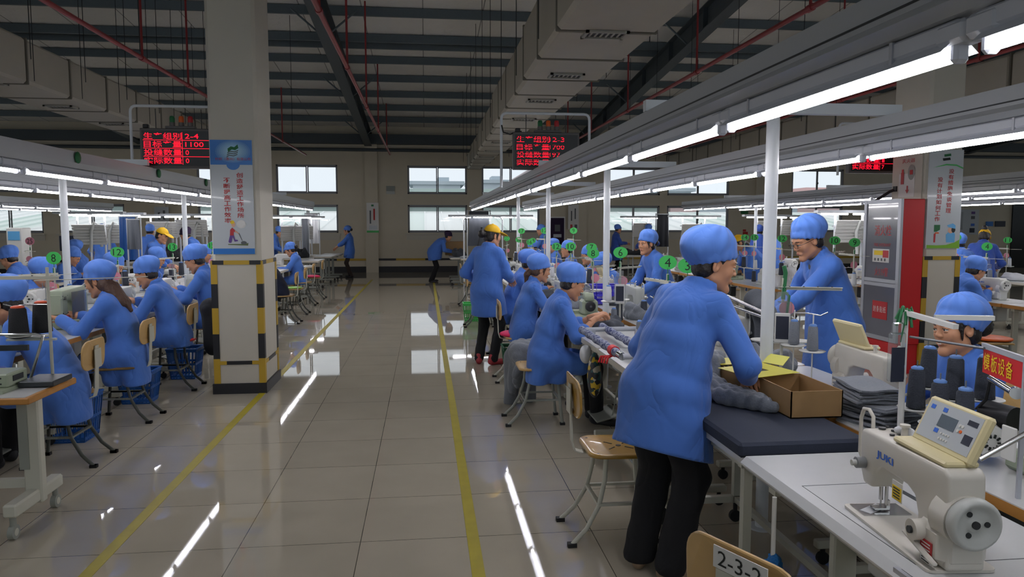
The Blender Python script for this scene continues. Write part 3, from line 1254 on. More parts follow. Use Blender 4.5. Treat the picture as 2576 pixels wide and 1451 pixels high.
def hair_field(h, style):
    f = Field((-.14, -.26, -.34), (.14, .12, .16), h)
    f.ell((0, -.02, .036), (.0795, .098, .09), k=0)
    f.cone((-.036, -.05, -.032), (.036, -.05, -.032), .043, k=.03)
    if style == 'short':
        f.ell((0, .1, -.02), (.085, .09, .075), k=.012, cut=True)
        f.keep((0, -.03, -.062), (0, .3, -1))
        for s in (-1, 1):
            f.ell((s * .09, -.002, -.008), (.03, .026, .034), k=.008, cut=True)
    else:
        f.ell((0, .105, -.03), (.075, .09, .1), k=.012, cut=True)
        for s in (-1, 1):
            f.cone((s * .07, .03, .03), (s * .069, .026, -.045), .012, .005, k=.012)
            f.ell((s * .092, -.006, -.006), (.024, .022, .03), k=.008, cut=True)
        if style == 'bun':
            f.ell((0, -.145, .0), (.05, .042, .046), k=.02)
            f.ell((.02, -.16, .01), (.028, .03, .03), k=.01)
        elif style == 'high_bun':
            f.ell((0, -.08, .13), (.04, .04, .04), k=.02)
        elif style == 'pony':
            f.cone((0, -.1, -.03), (0, -.135, -.08), .034, .03, k=.02).cone((0, -.135, -.08), (.0, -.12, -.2), .03, .012, k=.02)
        elif style == 'long':
            f.cone((-.045, -.05, -.05), (-.05, -.13, -.24), .045, .03, k=.04).cone((.045, -.05, -.05), (.03, -.14, -.24), .045, .03, k=.04)
            f.cone((0, -.09, -.08), (-.01, -.155, -.31), .055, .02, k=.04)
        f.keep((0, .2, -.4), (0, 0, -1))
    f.ripple(lambda x, y, z: .0022 * np.sin(170 * x + 25 * z) * np.sin(60 * z + 90 * y))
    return f


def tpl_hair(h, style):
    key = ('hair', h, style)
    if key not in _tpl:
        _tpl[key] = Shape().add(*hair_field(h, style).surface(1))
    return _tpl[key]


def tpl_cap(h, kind, seed=0):
    key = ('cap', h, kind, seed)
    if key in _tpl:
        return _tpl[key]
    f = Field((-.18, -.22, -.1), (.18, .26, .26), h)
    if kind in ('work', 'puffy', 'tight'):
        T = rot('X', .4)      # brow high, nape low
        c = V3(0, -.018, .03)
        wide, tall = {'work': (.103, .112), 'puffy': (.11, .118), 'tight': (.093, .096)}[kind]
        f.ell(c + T @ V3(0, -.012, .052), (wide, wide * 1.16, tall * .82), R=T, k=0)
        f.ell(c + T @ V3(0, -.03, .078), (wide * .86, wide * .95, tall * .62), R=T, k=.03)
        ph = seed * 1.7
        f.ripple(lambda x, y, z: .0032 * np.sin(9 * np.arctan2(x, y + .02) + ph + 14 * z) + .0035 * np.sin(38 * x + 22 * z + ph) * np.sin(31 * y - 27 * z + ph))
        f.keep(c + T @ V3(0, 0, .002), T @ V3(0, 0, -1))
        pts = []
        for i in range(20):
            a = 2 * PI * i / 20
            pts.append(c + T @ V3(.0855 * math.cos(a), .1035 * math.sin(a), .003))
        for i in range(20):
            f.cone(pts[i], pts[(i + 1) % 20], .0075, k=.014, fl=(T @ V3(0, 0, 1), .45))
    else:
        T = rot('X', -.05)
        c = V3(0, -.014, .036)
        f.ell(c, (.087, .104, .1), R=T, k=0)
        f.keep(c + V3(0, 0, .004), (0, 0, -1))
        g = Field((-.18, -.22, -.1), (.18, .26, .26), h)
        g.ell((0, .098, .05), (.077, .098, .0115), R=rot('X', -.22), k=0)
        g.keep((0, .05, 0), (0, -1, 0))
        f.D = np.minimum(f.D, g.D)
        f.ell((0, -.02, .137), (.01, .01, .008), k=.004)
    _tpl[key] = Shape().add(*f.surface(1))
    return _tpl[key]


def tpl_hand(h, curl):
    """right hand: wrist at the origin, fingers along +Y, palm down, thumb towards -X"""
    key = ('hand', h, curl)
    if key in _tpl:
        return _tpl[key]
    f = Field((-.08, -.06, -.1), (.07, .22, .05), h)
    f.cone((0, -.05, 0), (0, .01, 0), .027, .026, k=.01)
    for x in (-.027, -.009, .009, .026):
        f.cone((x * .6, .012, 0), (x, .078, -.001), .0135, .0115, k=.016)
    f.cone((-.016, .015, -.006), (-.034, .046, -.014), .016, .013, k=.015)
    for x, L, dx in ((-.03, .07, -.006), (-.0098, .079, -.002), (.0105, .074, .003), (.0285, .058, .01)):
        p = V3(x, .08, -.001)
        ang, d = 0.12, V3(dx * 4, 1, 0)
        for q, (fr, r0, r1) in enumerate(((.44, .0092, .0084), (.31, .0084, .0078), (.25, .0078, .0066))):
            ang += curl * (.75, .95, .6)[q] * (1 + 4 * abs(x) * .5)
            dd = V3(d[0] * .3, math.cos(ang), -math.sin(ang))
            e = p + dd / np.linalg.norm(dd) * L * fr
            f.cone(p, e, r0, r1, k=.004)
            p = e
    a, b2 = V3(-.036, .05, -.018), V3(-.052, .075, -.03)
    c2 = b2 + V3(.004 + .02 * curl, .026, -.008 - .012 * curl)
    f.cone(V3(-.024, .03, -.01), a, .0135, .0115, k=.01).cone(a, b2, .0105, .0095, k=.005).cone(b2, c2, .0092, .0074, k=.004)
    _tpl[key] = Shape().add(*f.surface(1))
    return _tpl[key]


def tpl_shoe():
    if 'shoe' not in _tpl:
        f = Field((-.07, -.1, -.01), (.07, .22, .14), .009)
        f.ell((0, .1, .03), (.045, .095, .036), k=0)
        f.ell((0, -.01, .04), (.036, .06, .045), k=.03)
        f.cone((0, -.015, .06), (0, -.01, .1), .04, .04, k=.02)
        f.keep((0, 0, 0), (0, 0, -1))
        _tpl['shoe'] = Shape().add(*f.surface(1))
    return _tpl['shoe']


def frame4(o, x, y, z):
    T = np.eye(4)
    T[:3, 0], T[:3, 1], T[:3, 2], T[:3, 3] = x, y, z, o
    return T


def unit(v):
    v = np.array(v, float)
    return v / (np.linalg.norm(v) + 1e-12)


def two_bone(a, b, l1, l2, hint):
    """middle joint between a and b bending towards hint; b is pulled in when out of reach"""
    d = b - a
    L = np.linalg.norm(d)
    if L > (l1 + l2) * .995:
        b = a + d / L * (l1 + l2) * .995
        d = b - a
        L = np.linalg.norm(d)
    u = d / L
    x = (l1 * l1 - l2 * l2 + L * L) / (2 * L)
    hgt = math.sqrt(max(l1 * l1 - x * x, 0))
    n = np.array(hint, float) - u * np.dot(hint, u)
    n = unit(n)
    return a + u * x + n * hgt, b


def person(label, x, y, rz, sit=False, z=None, h=1.62, lean=12, side=0, twist=0, head=(20, 0, 0), hr=None, hl=None, er=None, el=None,
           feet=None, hair='short', hairmat='hair', cap='work', capmat='cap', coatmat='coat', legmat='trousers', shoemat='shoe_dark', hem=.5,
           cuff=(.96, .96), near=2, curl=.55, seed=1, smile=False, glasses=False, group=None, coat=True, collar=True, skinmat='skin', flare=1.0, bulk=1.0, legw=1.0, vneck=False, back=0.0, hemtilt=.12):
    """near: 0 close to the camera .. 2 far; local axes: +Y is where the person faces, +X the right side"""
    res_c, res_b, res_h, res_k, res_hand = ((.0105, .014, .0042, .0055, .0042), (.015, .018, .0065, .0075, .0055), (.021, .022, .011, .011, .008))[near]
    k = h / 1.62
    root = thing('person', label, 'person', (x, y, 0), rz, group)
    zp = (z if z is not None else (.555 if sit else .865 * k))
    P = V3(0, 0, zp)

    def tilt(ln, sd=side):
        return unit(V3(math.sin(math.radians(sd)), math.sin(math.radians(ln)), math.cos(math.radians(ln))))

    d1, d2 = tilt(lean * .75), tilt(lean * 1.2)
    Mid = P + d1 * .22 * k
    N = Mid + d2 * .265 * k
    tw = math.radians(twist)
    rgt = unit(V3(math.cos(tw), -math.sin(tw), -.35 * math.sin(math.radians(side))))
    fwd = np.cross(d2, rgt)
    fwd0 = unit(np.cross(d1, XP))
    SR, SL = N - d2 * .055 * k + rgt * .155 * k * bulk, N - d2 * .055 * k - rgt * .155 * k * bulk
    # head
    hp, hy, hr_ = (math.radians(a) for a in head)
    R = np.array(Euler((-hp, hr_, -hy), 'YXZ').to_matrix()) if False else np.array(Matrix.Rotation(-hy, 3, 'Z') @ Matrix.Rotation(-hp, 3, 'X') @ Matrix.Rotation(hr_, 3, 'Y'))
    nd = unit(d2 * .6 + R[:, 2] * .4 + V3(0, .12, 0))
    HC = N + nd * .08 * k + R @ V3(0, .03, .065) * k
    TH = frame4(HC, R[:, 0] * k, R[:, 1] * k, R[:, 2] * k)
    # arms
    la, lf = .275 * k, .235 * k
    hr = V3(*(hr if hr is not None else (.2, .02, zp - .08)))
    hl = V3(*(hl if hl is not None else (-.2, .02, zp - .08)))
    ER, WR = two_bone(SR, hr, la, lf, er or (.55, -.4, -.8))
    EL, WL = two_bone(SL, hl, la, lf, el or (-.55, -.4, -.8))
    # legs
    lt, ls = .405 * k, .40 * k
    HR, HL = P + V3(.085, 0, -.02) * k, P + V3(-.085, 0, -.02) * k
    if feet is None:
        feet = ((.1, .42, 0), (-.1, .42, 0)) if sit else ((.1, .02, 0), (-.1, -.03, 0))
    AR, AL = V3(*feet[0][:2], feet[0][2] + .085), V3(*feet[1][:2], feet[1][2] + .085)
    KR, AR = two_bone(HR, AR, lt, ls, (.12, 1, .25 if sit else 0))
    KL, AL = two_bone(HL, AL, lt, ls, (-.12, 1, .25 if sit else 0))
    allp = np.array([P, N, SR, SL, ER, EL, WR, WL, HC, HR, HL, KR, KL, AR, AL])
    lo, hi = allp.min(0) - .27, allp.max(0) + .27
    lo[2] = max(lo[2], 0)
    # body: one skin surface, hidden where the clothes are
    f = Field(lo, hi, res_b)
    f.cone(P, Mid, .1 * k, .09 * k, k=0, fl=(fwd0, 1.25)).cone(Mid, N - d2 * .08 * k, .095 * k, .1 * k, k=.05, fl=(fwd, 1.35))
    f.cone(SR * .85 + SL * .15, SL * .85 + SR * .15, .036 * k, k=.03)
    f.cone(N - d2 * .05, HC + R @ V3(0, -.02, -.08) * k, .054 * k, .05 * k, k=.03)
    for S_, E_, W_ in ((SR, ER, WR), (SL, EL, WL)):
        f.cone(S_, E_, .036 * k, .034 * k, k=.02).cone(E_, W_, .037 * k, .025 * k, k=.015)
    for H_, K_, A_ in ((HR, KR, AR), (HL, KL, AL)):
        f.cone(H_, K_, .068 * k, .046 * k, k=.04).cone(K_, A_, .045 * k, .032 * k, k=.02)
    B = Shape().add(*f.surface(1), 0)
    for V, F, m in _parts(tpl_head(res_h, smile)):
        B.add(V, F, m, TH)
    for W_, E_, sgn in ((WR, ER, 1), (WL, EL, -1)):
        yv = unit(W_ - E_)
        yv = unit(yv + V3(0, .25, -.12))
        zv = unit(V3(-.35 * sgn, -.1, 1) - yv * np.dot(V3(-.35 * sgn, -.1, 1), yv))
        xv = np.cross(yv, zv)
        kk = k * .98
        T = frame4(W_ + yv * .012, xv * kk * sgn, yv * kk, zv * kk)
        for V, F, m in _parts(tpl_hand(res_hand, curl)):
            B.add(V, F, m, T)
    B.build('body', [M[skinmat], M['lips'], M['eye'], M['iris']], root)
    # coat
    if coat:
        f = Field(lo, hi, res_c)
        hz = hem
        f.cone(N - d2 * .11 * k, Mid, .15 * k * bulk, .152 * k * bulk, k=0, fl=(fwd, 1.4))
        f.cone(Mid, P, .15 * k * bulk, .168 * k * bulk, k=.05, fl=(fwd0, 1.28))
        f.cone(SR - rgt * .03, SL + rgt * .03, .06 * k, k=.06)
        f.cone(N - d2 * .08 * k, N + nd * .0 + d2 * .012, .085 * k, .058 * k, k=.05)
        if sit:
            for H_, K_ in ((HR, KR), (HL, KL)):
                f.cone(H_, H_ * .3 + K_ * .7, .1 * k, .088 * k, k=.04)
            f.cone(P + V3(0, -.03, -.02), V3(0, -.06, max(hz, .12) + .04), .17 * k, .165 * k, k=.06, fl=(V3(0, 1, 0), 1.7))
            f.cone(P + V3(0, .06, -.04), V3(0, .1, max(hz + .1, .2)), .175 * k, .16 * k, k=.06, fl=(V3(0, 1, 0), 1.5))
        else:
            kn = (KR + KL) / 2
            sk = V3(P[0] * .4 + kn[0] * .6, P[1] * .5 + kn[1] * .5 - back, hz - .12)
            f.cone(N * .45 + Mid * .55, sk, .138 * k * bulk, .2 * k * flare * bulk, k=.06, fl=(V3(0, 1, 0), 1.22))
            f.cone(P, sk, .168 * k * bulk, .205 * k * flare * bulk, k=.05, fl=(V3(0, 1, 0), 1.25))
            for H_, K_ in ((HR, KR), (HL, KL)):
                f.cone(H_, K_ + (K_ - H_) * .3, .112 * k, .108 * k, k=.05)
        for S_, E_, W_, cu in ((SR, ER, WR, cuff[0]), (SL, EL, WL, cuff[1])):
            f.cone(S_ + unit(N - S_) * .015, E_, .058 * k, .056 * k, k=.035)
            e = E_ + (W_ - E_) * cu
            f.cone(E_, e, .057 * k, .049 * k, k=.02)
            if cu < .7:
                f.cone(E_ + (W_ - E_) * (cu - .12), e, .062 * k, .058 * k, k=.008)
            else:
                f.cone(E_ + (W_ - E_) * (cu - .05), e, .045 * k, .04 * k, k=.01)
        p1, p2, p3 = seed * 1.3, seed * 2.1, seed * .7
        amp = (.009, .011, .01)[near]
        def crease(X, Y, Z):
            w1 = .5 - np.abs(np.sin(13 * Z + 8 * X - 5 * Y + 1.6 * np.sin(9 * Y + 6 * X + p3) + p1))
            w2 = .5 - np.abs(np.sin(15 * Z - 11 * X + 9 * Y + 1.8 * np.sin(8 * X + 7 * Z + p2) + p2))
            w3 = np.sin(6 * Z + 5 * X + p1) * np.sin(7 * Y - 4 * Z + p3)
            return amp * (w1 * np.clip(.6 + w3, 0, 1) + w2 * np.clip(.6 - w3, 0, 1))
        f.ripple(crease)
        if not sit:
            f.keep((0, 0, hz), (0, hemtilt, -1))
        else:
            f.keep((0, 0, max(hz, .12)), (0, 0, -1))
        f.ell(HC + R @ V3(0, .0, -.06) * k, (.058 * k, .066 * k, .1 * k), k=.01, cut=True)
        if vneck:
            f.cone(N + fwd * .12 * k, Mid + d2 * .1 * k + fwd * .17 * k, .05 * k, .012 * k, k=.008, cut=True)
            g = Field(lo, hi, res_c)
            g.cone(N - d2 * .11 * k, Mid, .138 * k * bulk, .14 * k * bulk, k=0, fl=(fwd, 1.4)).cone(N - d2 * .08 * k, N + d2 * .02 * k, .075 * k, .056 * k, k=.05)
            Shape().add(*g.surface(1)).build('undershirt', M['grey_dark'], root)
        if collar:
            cc = N + nd * .018 * k
            u0, w0 = rgt, np.cross(nd, rgt)
            pts = []
            for i in range(18):
                a = 2 * PI * i / 18
                pts.append(cc + u0 * .071 * k * math.cos(a) + w0 * .066 * k * math.sin(a) + nd * (.016 - .036 * max(0, math.sin(a))))
            for i in range(18):
                f.cone(pts[i], pts[(i + 1) % 18], .0125 * k, k=.005, fl=(nd, .5))
        Shape().add(*f.surface(1)).build('coat', M[coatmat], root)
    # trousers
    f = Field(np.minimum(lo, lo), np.array([hi[0], hi[1], zp + .12]), res_b)
    f.cone(P + V3(.04, 0, .0), P + V3(-.04, 0, .0), .1 * k, k=0)
    for H_, K_, A_ in ((HR, KR, AR), (HL, KL, AL)):
        f.cone(H_, K_, .08 * k * legw, .062 * k * legw, k=.04).cone(K_, A_ + V3(0, 0, -.02), .062 * k * legw, .057 * k * legw, k=.03)
    f.ripple(lambda X, Y, Z: .004 * np.sin(40 * Z + 20 * X + seed) * np.sin(22 * Y + 9 * Z))
    f.keep((0, 0, .035), (0, 0, -1))
    Shape().add(*f.surface(1)).build('trousers', M[legmat], root)
    for A_, K_, s in ((AR, KR, 1), (AL, KL, -1)):
        yd = unit(V3((K_ - A_)[0] * .3 + s * .2, max(.35, (K_ - A_)[1]), 0))
        T = frame4(V3(A_[0], A_[1], max(A_[2] - .085, 0.001)), np.cross(yd, V3(0, 0, 1)), yd, V3(0, 0, 1))
        S = Shape()
        for V, F, m in _parts(tpl_shoe()):
            S.add(V, F, m, T)
        S.build('shoe', M[shoemat], root)
    if hair:
        S = Shape()
        for V, F, m in _parts(tpl_hair(res_k, hair)):
            S.add(V, F, m, TH)
        S.build('hair', M[hairmat], root)
    if cap:
        S = Shape()
        for V, F, m in _parts(tpl_cap(res_k, cap, seed % 3)):
            S.add(V, F, m, TH)
        S.build('work_cap', M[capmat], root)
    if glasses:
        b = MB()
        for s in (-1, 1):
            b.tube([(s * .031 + .022 * math.cos(a), .104, .004 + .017 * math.sin(a)) for a in np.linspace(0, 2 * PI, 14)[:-1]], .0016, n=5, closed=True)
            b.tube([(s * .053, .103, .008), (s * .077, .06, .01), (s * .082, -.005, .012)], .0016, n=5)
        b.tube([(-.01, .104, .008), (.01, .104, .008)], .0016, n=5)
        Shape().add(b.v, b.f, 0, TH).build('glasses', M['iris'], root)
    return root


def _parts(S):
    o = 0
    if not hasattr(S, 'cache'):
        S.cache = []
        VV = np.vstack(S.V)
        by = {}
        for f, m in zip(S.F, S.M):
            by.setdefault(m, []).append(f)
        first = True
        for m, fs in by.items():
            used = np.unique(np.concatenate([np.array(f) for f in fs]))
            mp = np.full(len(VV), -1)
            mp[used] = np.arange(len(used))
            S.cache.append((VV[used], [tuple(mp[list(f)]) for f in fs], m))
    return S.cache


FX, FNX, FY, FNY = -PI / 2, PI / 2, 0.0, PI       # facing +X, -X, away from the camera, towards it
# ---------------------------------------------------------------- chairs
def chair_proto(seatmat, legmat, plate=None, back=True):
    o = thing('work_chair', '', 'chair')
    q = MB()
    out = rounded(.37, .37, .07, 5)
    n = len(out)
    prof = [(.0, .452, 1.0), (.0, .466, 1.0), (.0, .472, .97), (.0, .466, .8), (.0, .464, .0)]
    vs = []
    for _, z, s in prof:
        vs += [(x * s, y * s, z - (.02 * max(0, y / .185) ** 3 if s > .9 else 0)) for x, y in out]
    fs = [(a * n + i, a * n + (i + 1) % n, (a + 1) * n + (i + 1) % n, (a + 1) * n + i) for a in range(4) for i in range(n)]
    q.add(vs, fs + [tuple(range(n))[::-1]], 0, True)
    q.cyl((0, 0, .462), (0, 0, .4665), .014, n=12, m=1)
    for k in range(4):
        a = PI / 4 + PI / 2 * k
        q.box((.065 * math.cos(a), .065 * math.sin(a), .4655), (.05, .007, .003), 1, R=rot('Z', a))
    for sx in (-1, 1):
        for sy in (-1, 1):
            q.cyl((sx * .14, sy * .14, .46), (sx * .14, sy * .14, .4695), .007, n=8, m=2)
    q.build('seat', [seatmat, M['dark_metal'], M['chrome']], o)
    for sx in (-1, 1):
        q = MB().tube([(sx * .145, .125, .45), (sx * .15, .14, .25), (sx * .16, .165, .012)], .0125, n=8).box((sx * .16, .166, .01), (.035, .04, .02), 1)
        q.build('leg', [legmat, M['rubber']], o)
        pts = [(sx * .14, -.1, .45), (sx * .14, -.105, .33), (sx * .145, -.135, .2), (sx * .155, -.2, .085), (sx * .165, -.275, .012)]
        q = MB().tube(pts, .0125, n=8).box((sx * .165, -.277, .01), (.035, .045, .02), 1)
        q.build('leg', [legmat, M['rubber']], o)
    q = MB()
    for sx in (-1, 1):
        q.box((sx * .147, .0, .205), (.02, .28, .014))
    q.box((0, -.135, .205), (.29, .02, .014)).box((0, .145, .205), (.3, .02, .014))
    q.build('stretcher', legmat, o)
    q = MB().box((0, .125, .447), (.3, .025, .012)).box((0, -.1, .447), (.3, .025, .012))
    for sx in (-1, 1):
        q.box((sx * .14, .01, .447), (.02, .24, .012))
    q.build('seat_frame', legmat, o)
    if not back:
        return o
    q = MB()
    path = [(-.08, .44), (-.2, .438), (-.235, .45), (-.25, .5), (-.262, .8)]
    for (ya, za), (yb, zb) in zip(path[:-1], path[1:]):
        L = math.hypot(yb - ya, zb - za)
        q.box((0, (ya + yb) / 2, (za + zb) / 2), (.055, L + .004, .006), R=rot('X', math.atan2(zb - za, yb - ya)))
    q.box((0, -.268, .715), (.1, .004, .13))
    q.build('back_support', legmat, o)
    out = rounded(.35, .2, .07, 6)
    vs, n = [], len(out)
    for y, s in ((-.006, .97), (-.003, 1), (.004, 1), (.007, .97)):
        vs += [(x * s, -.255 + y + .55 * x * x - .04 * z, .745 + z * s) for x, z in out]
    fs = [(a * n + i, (a + 1) * n + i, (a + 1) * n + (i + 1) % n, a * n + (i + 1) % n) for a in range(3) for i in range(n)]
    q = MB().add(vs, fs + [tuple(range(n)), tuple(range(3 * n, 4 * n))[::-1]], 0, False)
    br = q.build('backrest', seatmat, o)
    if plate:
        q = MB().box((.025, -.273, .812), (.16, .003, .055), R=rot('X', .0))
        write(q, plate, (.025, -.2755, .812), h=.038, w=.13, right=(1, 0, 0), m=1)
        q.build('number_label', [M['paper'], M['digit']], br, 'white paper label on the backrest')
    return o


_chair = {}


def chair(x, y, rz, label, kind='ply', group=None, plate=None):
    key = (kind, plate)
    loc = (x, y, 0)
    if key not in _chair:
        sm, lm = {'ply': (M['ply'], M['leg']), 'gold': (M['ply_dark'], M['leg']), 'grey': (M['ply'], M['leggrey'])}[kind]
        c = chair_proto(sm, lm, plate, back=kind != 'grey')
        if kind == 'grey':
            c.name = 'work_stool'
            c['category'] = 'stool'
        _chair[key] = c
        c.location, c.rotation_euler, c['label'] = loc, (0, 0, rz), label
        if group:
            c['group'] = group
        return c
    return dup(_chair[key], loc, rz, label, group)


def cushion(x, y, z, rz, m, label, w=.33, d=.32, t=.035):
    o = Shape().add(*Field((-.22, -.22, -.03), (.22, .22, .09), .012).ell((0, 0, t * .5), (w * .55, d * .55, t), k=0).keep((0, 0, 0), (0, 0, -1)).surface(1)).build('seat_cushion', M[m])
    o.location, o.rotation_euler = (x, y, z), (0, 0, rz)
    return tag(o, label, 'cushion')


# ---------------------------------------------------------------- sewing tables
def table_proto(top, edge, lm, motor=True, w=1.18, d=.54, z=.75, casters=True, thick=.04):
    o = thing('sewing_table', '', 'table')
    q = MB()
    r = rounded(w, d, .035, 3)
    q.prism(r, z - thick, z - .004, 1)
    q.prism([(x * .997, y * .994) for x, y in r], z - .004, z, 0)
    q.build('tabletop', [top, edge], o)
    for s in (-1, 1):
        q = MB()
        x = s * (w / 2 - .12)
        q.box((x, .04, .4), (.035, .07, .6), b=.006).box((x, 0, z - thick - .018), (.045, d - .08, .035), b=.006).box((x, 0, .1), (.045, d - .04, .04), b=.006)
        if casters:
            for sy in (-1, 1):
                q.cyl((x, sy * (d / 2 - .06), .03), (x, sy * (d / 2 - .06), .085), .012, n=8, m=1)
                q.cyl((x - .012, sy * (d / 2 - .06), .03), (x + .012, sy * (d / 2 - .06), .03), .03, n=14, m=1)
        else:
            for sy in (-1, 1):
                q.box((x, sy * (d / 2 - .05), .04), (.05, .05, .08), 1)
        q.build('leg', [lm, M['rubber']], o)
    q = MB().box((0, .06, .2), (w - .26, .03, .045), b=.005)
    q.build('crossbar', lm, o)
    if motor:
        q = MB().box((.18, .05, .58), (.17, .16, .17), b=.02).cyl((.09, .05, .58), (.02, .05, .58), .06, n=16, m=1)
        q.build('motor', [M['machine_grey'], M['dark_metal']], o)
        MB().box((-.2, .1, .6), (.14, .1, .2), b=.01).build('control_box', M['dark_metal'], o)
        q = MB().box((-.02, -.06, .115), (.34, .2, .014), R=rot('X', .25), b=.004).cyl((.1, -.02, .13), (.16, .03, .5), .006, n=6)
        q.build('pedal', M['leggrey'], o)
    return o


_table = {}


def table(x, y, rz, label, kind='white', group=None):
    if kind not in _table:
        t = {'white': lambda: table_proto(M['laminate'], M['wood'], M['leg']),
             'pale': lambda: table_proto(M['laminate'], M['sill'], M['leg']),
             'plain': lambda: table_proto(M['laminate'], M['sill'], M['leggrey'], motor=False)}[kind]()
        _table[kind] = t
        t.location, t.rotation_euler, t['label'] = (x, y, 0), (0, 0, rz), label
        if group:
            t['group'] = group
        return t
    return dup(_table[kind], (x, y, 0), rz, label, group)


# ---------------------------------------------------------------- sewing machines (local: operator at -Y, needle at -X)
def machine_proto(mm, hi=False, panel=True, brand=True):
    o = thing('sewing_machine', '', 'sewing machine')
    q = MB().prism(rounded(.5, .2, .02, 3), 0, .008)
    q.box((-.19, 0, .0095), (.1, .16, .003), 1)
    q.build('bed_plate', [mm, M['chrome']], o)
    arm = [(-.235, .262), (-.225, .282), (.23, .292), (.25, .275), (.255, .13), (.262, .02), (.262, .008), (.118, .008), (.112, .05), (.11, .12), (.092, .165), (.05, .182), (-.1, .186), (-.135, .16), (-.152, .1), (-.205, .098), (-.228, .14)]
    q = MB().prism(arm, -.055, .055, R=[[1, 0, 0], [0, 0, -1], [0, 1, 0]])
    q.build('arm', mm, o, bevel=.014, seg=3)
    q = MB().box((.19, 0, .07), (.15, .145, .13), b=.03).cyl((.2, 0, .15), (.262, 0, .15), .078, .072, n=24)
    q.build('column', mm, o)
    q = MB()
    q.lathe([(.0, .012), (.02, .012), (.022, .016), (.05, .012), (.058, -.002), (.066, .0), (.072, .008), (.073, .026), (.068, .038), (.05, .044), (.0, .044)], (.303, 0, .2 if not hi else .155), n=28, axis=(-1, 0, 0))
    for k in range(3):
        a = 2 * PI * k / 3
        q.cyl((.285, .034 * math.cos(a), (.155 if hi else .2) + .034 * math.sin(a)), (.2915, .034 * math.cos(a), (.155 if hi else .2) + .034 * math.sin(a)), .008, n=10, m=1)
    q.cyl((.285, 0, .155 if hi else .2), (.297, 0, .155 if hi else .2), .011, n=12, m=1)
    q.build('handwheel', [M['machine_grey'] if hi else mm, M['dark_metal']], o)
    q = MB().cyl((-.19, 0, .1), (-.19, 0, .045), .007, n=10).cyl((-.19, 0, .05), (-.19, 0, .012), .0025, n=6)
    q.cyl((-.178, .012, .1), (-.178, .012, .03), .006, n=8)
    q.build('needle_bar', M['chrome'], o)
    q = MB().box((-.185, -.005, .019), (.03, .05, .006)).box((-.185, .02, .03), (.014, .012, .03))
    q.build('presser_foot', M['chrome'], o)
    q = MB().cyl((-.2, -.054, .17), (-.2, -.085, .17), .019, n=16).cyl((-.2, -.085, .17), (-.2, -.1, .17), .01, n=12, m=1)
    q.build('tension_dial', [M['steel'], M['machine_grey']], o)
    q = MB().cyl((.16, -.06, .09), (.16, -.1, .09), .03, n=20).cyl((.16, -.1, .09), (.16, -.108, .09), .011, n=12, m=1)
    q.build('stitch_dial', [mm, M['dark_metal']], o)
    q = MB().cyl((.06, .03, .285), (.06, .03, .36), .004, n=8).cyl((-.1, .02, .285), (-.1, .02, .318), .012, .009, n=12, m=1).cyl((-.1, .02, .318), (-.1, .02, .326), .016, n=12, m=1)
    q.build('spool_pin', [M['steel'], mm], o)
    q = MB().tube([(-.236, -.02, .15), (-.27, -.025, .155), (-.292, -.025, .18), (-.292, -.025, .3), (-.275, -.025, .335), (-.24, -.025, .34), (-.222, -.02, .32), (-.22, -.02, .27)], .0065, n=8)
    q.build('take_up_guard', mm, o)
    if brand:
        q = MB()
        write(q, 'JUKI', (-.075, -.0565, .222), h=.03, w=.1, bold=.03)
        q.build('lettering', M['blue_print'], o)
    if panel:
        R = rot('X', -.95)
        q = MB().box((.09, .0, .298), (.27, .1, .018), b=.006)
        c = V3(.1, .045, .365)
        q.box(c, (.28, .026, .15), R=rot('X', -.42), b=.008)
        pn = q.build('control_panel', M['yellowed'], o)
        nrm = rot('X', -.42) @ V3(0, -1, 0)
        up = rot('X', -.42) @ V3(0, 0, 1)
        q = MB()
        f = lambda x, z, w, h, m, d=.0145: q.box(c + XP * x * 1.06 + up * z * 1.1 + nrm * d, (w * 1.06, .002, h * 1.08), m, R=rot('X', -.42))
        f(0, .004, .232, .108, 0, .0135)
        f(-.01, .012, .075, .036, 1)
        f(.085, .035, .04, .014, 2)
        f(.09, -.01, .034, .026, 2)
        for i, (x, z) in enumerate(((-.04, .042), (-.04, -.018), (-.095, .04))):
            f(x, z, .018, .012, 3)
        for i in range(4):
            for j in range(2):
                q.cyl(c + XP * (-.015 + .012 * i) + up * (-.022 - .016 * j) + nrm * .0135, c + XP * (-.015 + .012 * i) + up * (-.022 - .016 * j) + nrm * .017, .0035, n=8, m=4)
        for i, (x, z) in enumerate(((.045, .02), (.058, .02), (.045, .004), (.058, .004))):
            q.cyl(c + XP * x + up * z + nrm * .0135, c + XP * x + up * z + nrm * .017, .005, n=10, m=4 if i < 3 else 5)
        q.build('display', [M['board_grey'], M['lcd'], M['dark_print'], M['blue_print'], M['machine_white'], M['orange']], pn)
    if hi:
        q = MB().box((.005, -.0565, .145), (.056, .002, .06), 0).box((.005, -.0575, .139), (.05, .002, .042), 1)
        for k in range(4):
            q.box((.005, -.0588, .153 - .009 * k), (.036, .001, .0035), 2)
        q.box((.195, -.0745, .055), (.055, .002, .035), 3)
        for k in range(3):
            q.box((.195, -.0758, .064 - .009 * k), (.04, .001, .003), 4)
        q.box((.195, -.0745, .015), (.05, .002, .042), 4)
        for k in range(4):
            q.box((.195, -.0758, .028 - .008 * k), (.036, .001, .003), 2)
        q.build('sticker', [M['paper'], M['yellow_text'], M['digit'], M['red'], M['paper']], o)
        q = MB().box((.18, -.085, .045), (.16, .018, .012), R=rot('Y', .22), b=.004)
        q.build('reverse_lever', mm, o)
        q = MB()
        for x, y, r in ((-.2, .0, .012), (-.17, .02, .006), (-.215, .025, .006), (-.12, -.01, .008), (-.06, .02, .006)):
            q.cyl((x, y, .284), (x, y, .2895), r, n=12)
        q.box((-.03, .03, .305), (.03, .02, .04))
        q.build('oil_cap', M['dark_metal'], o)
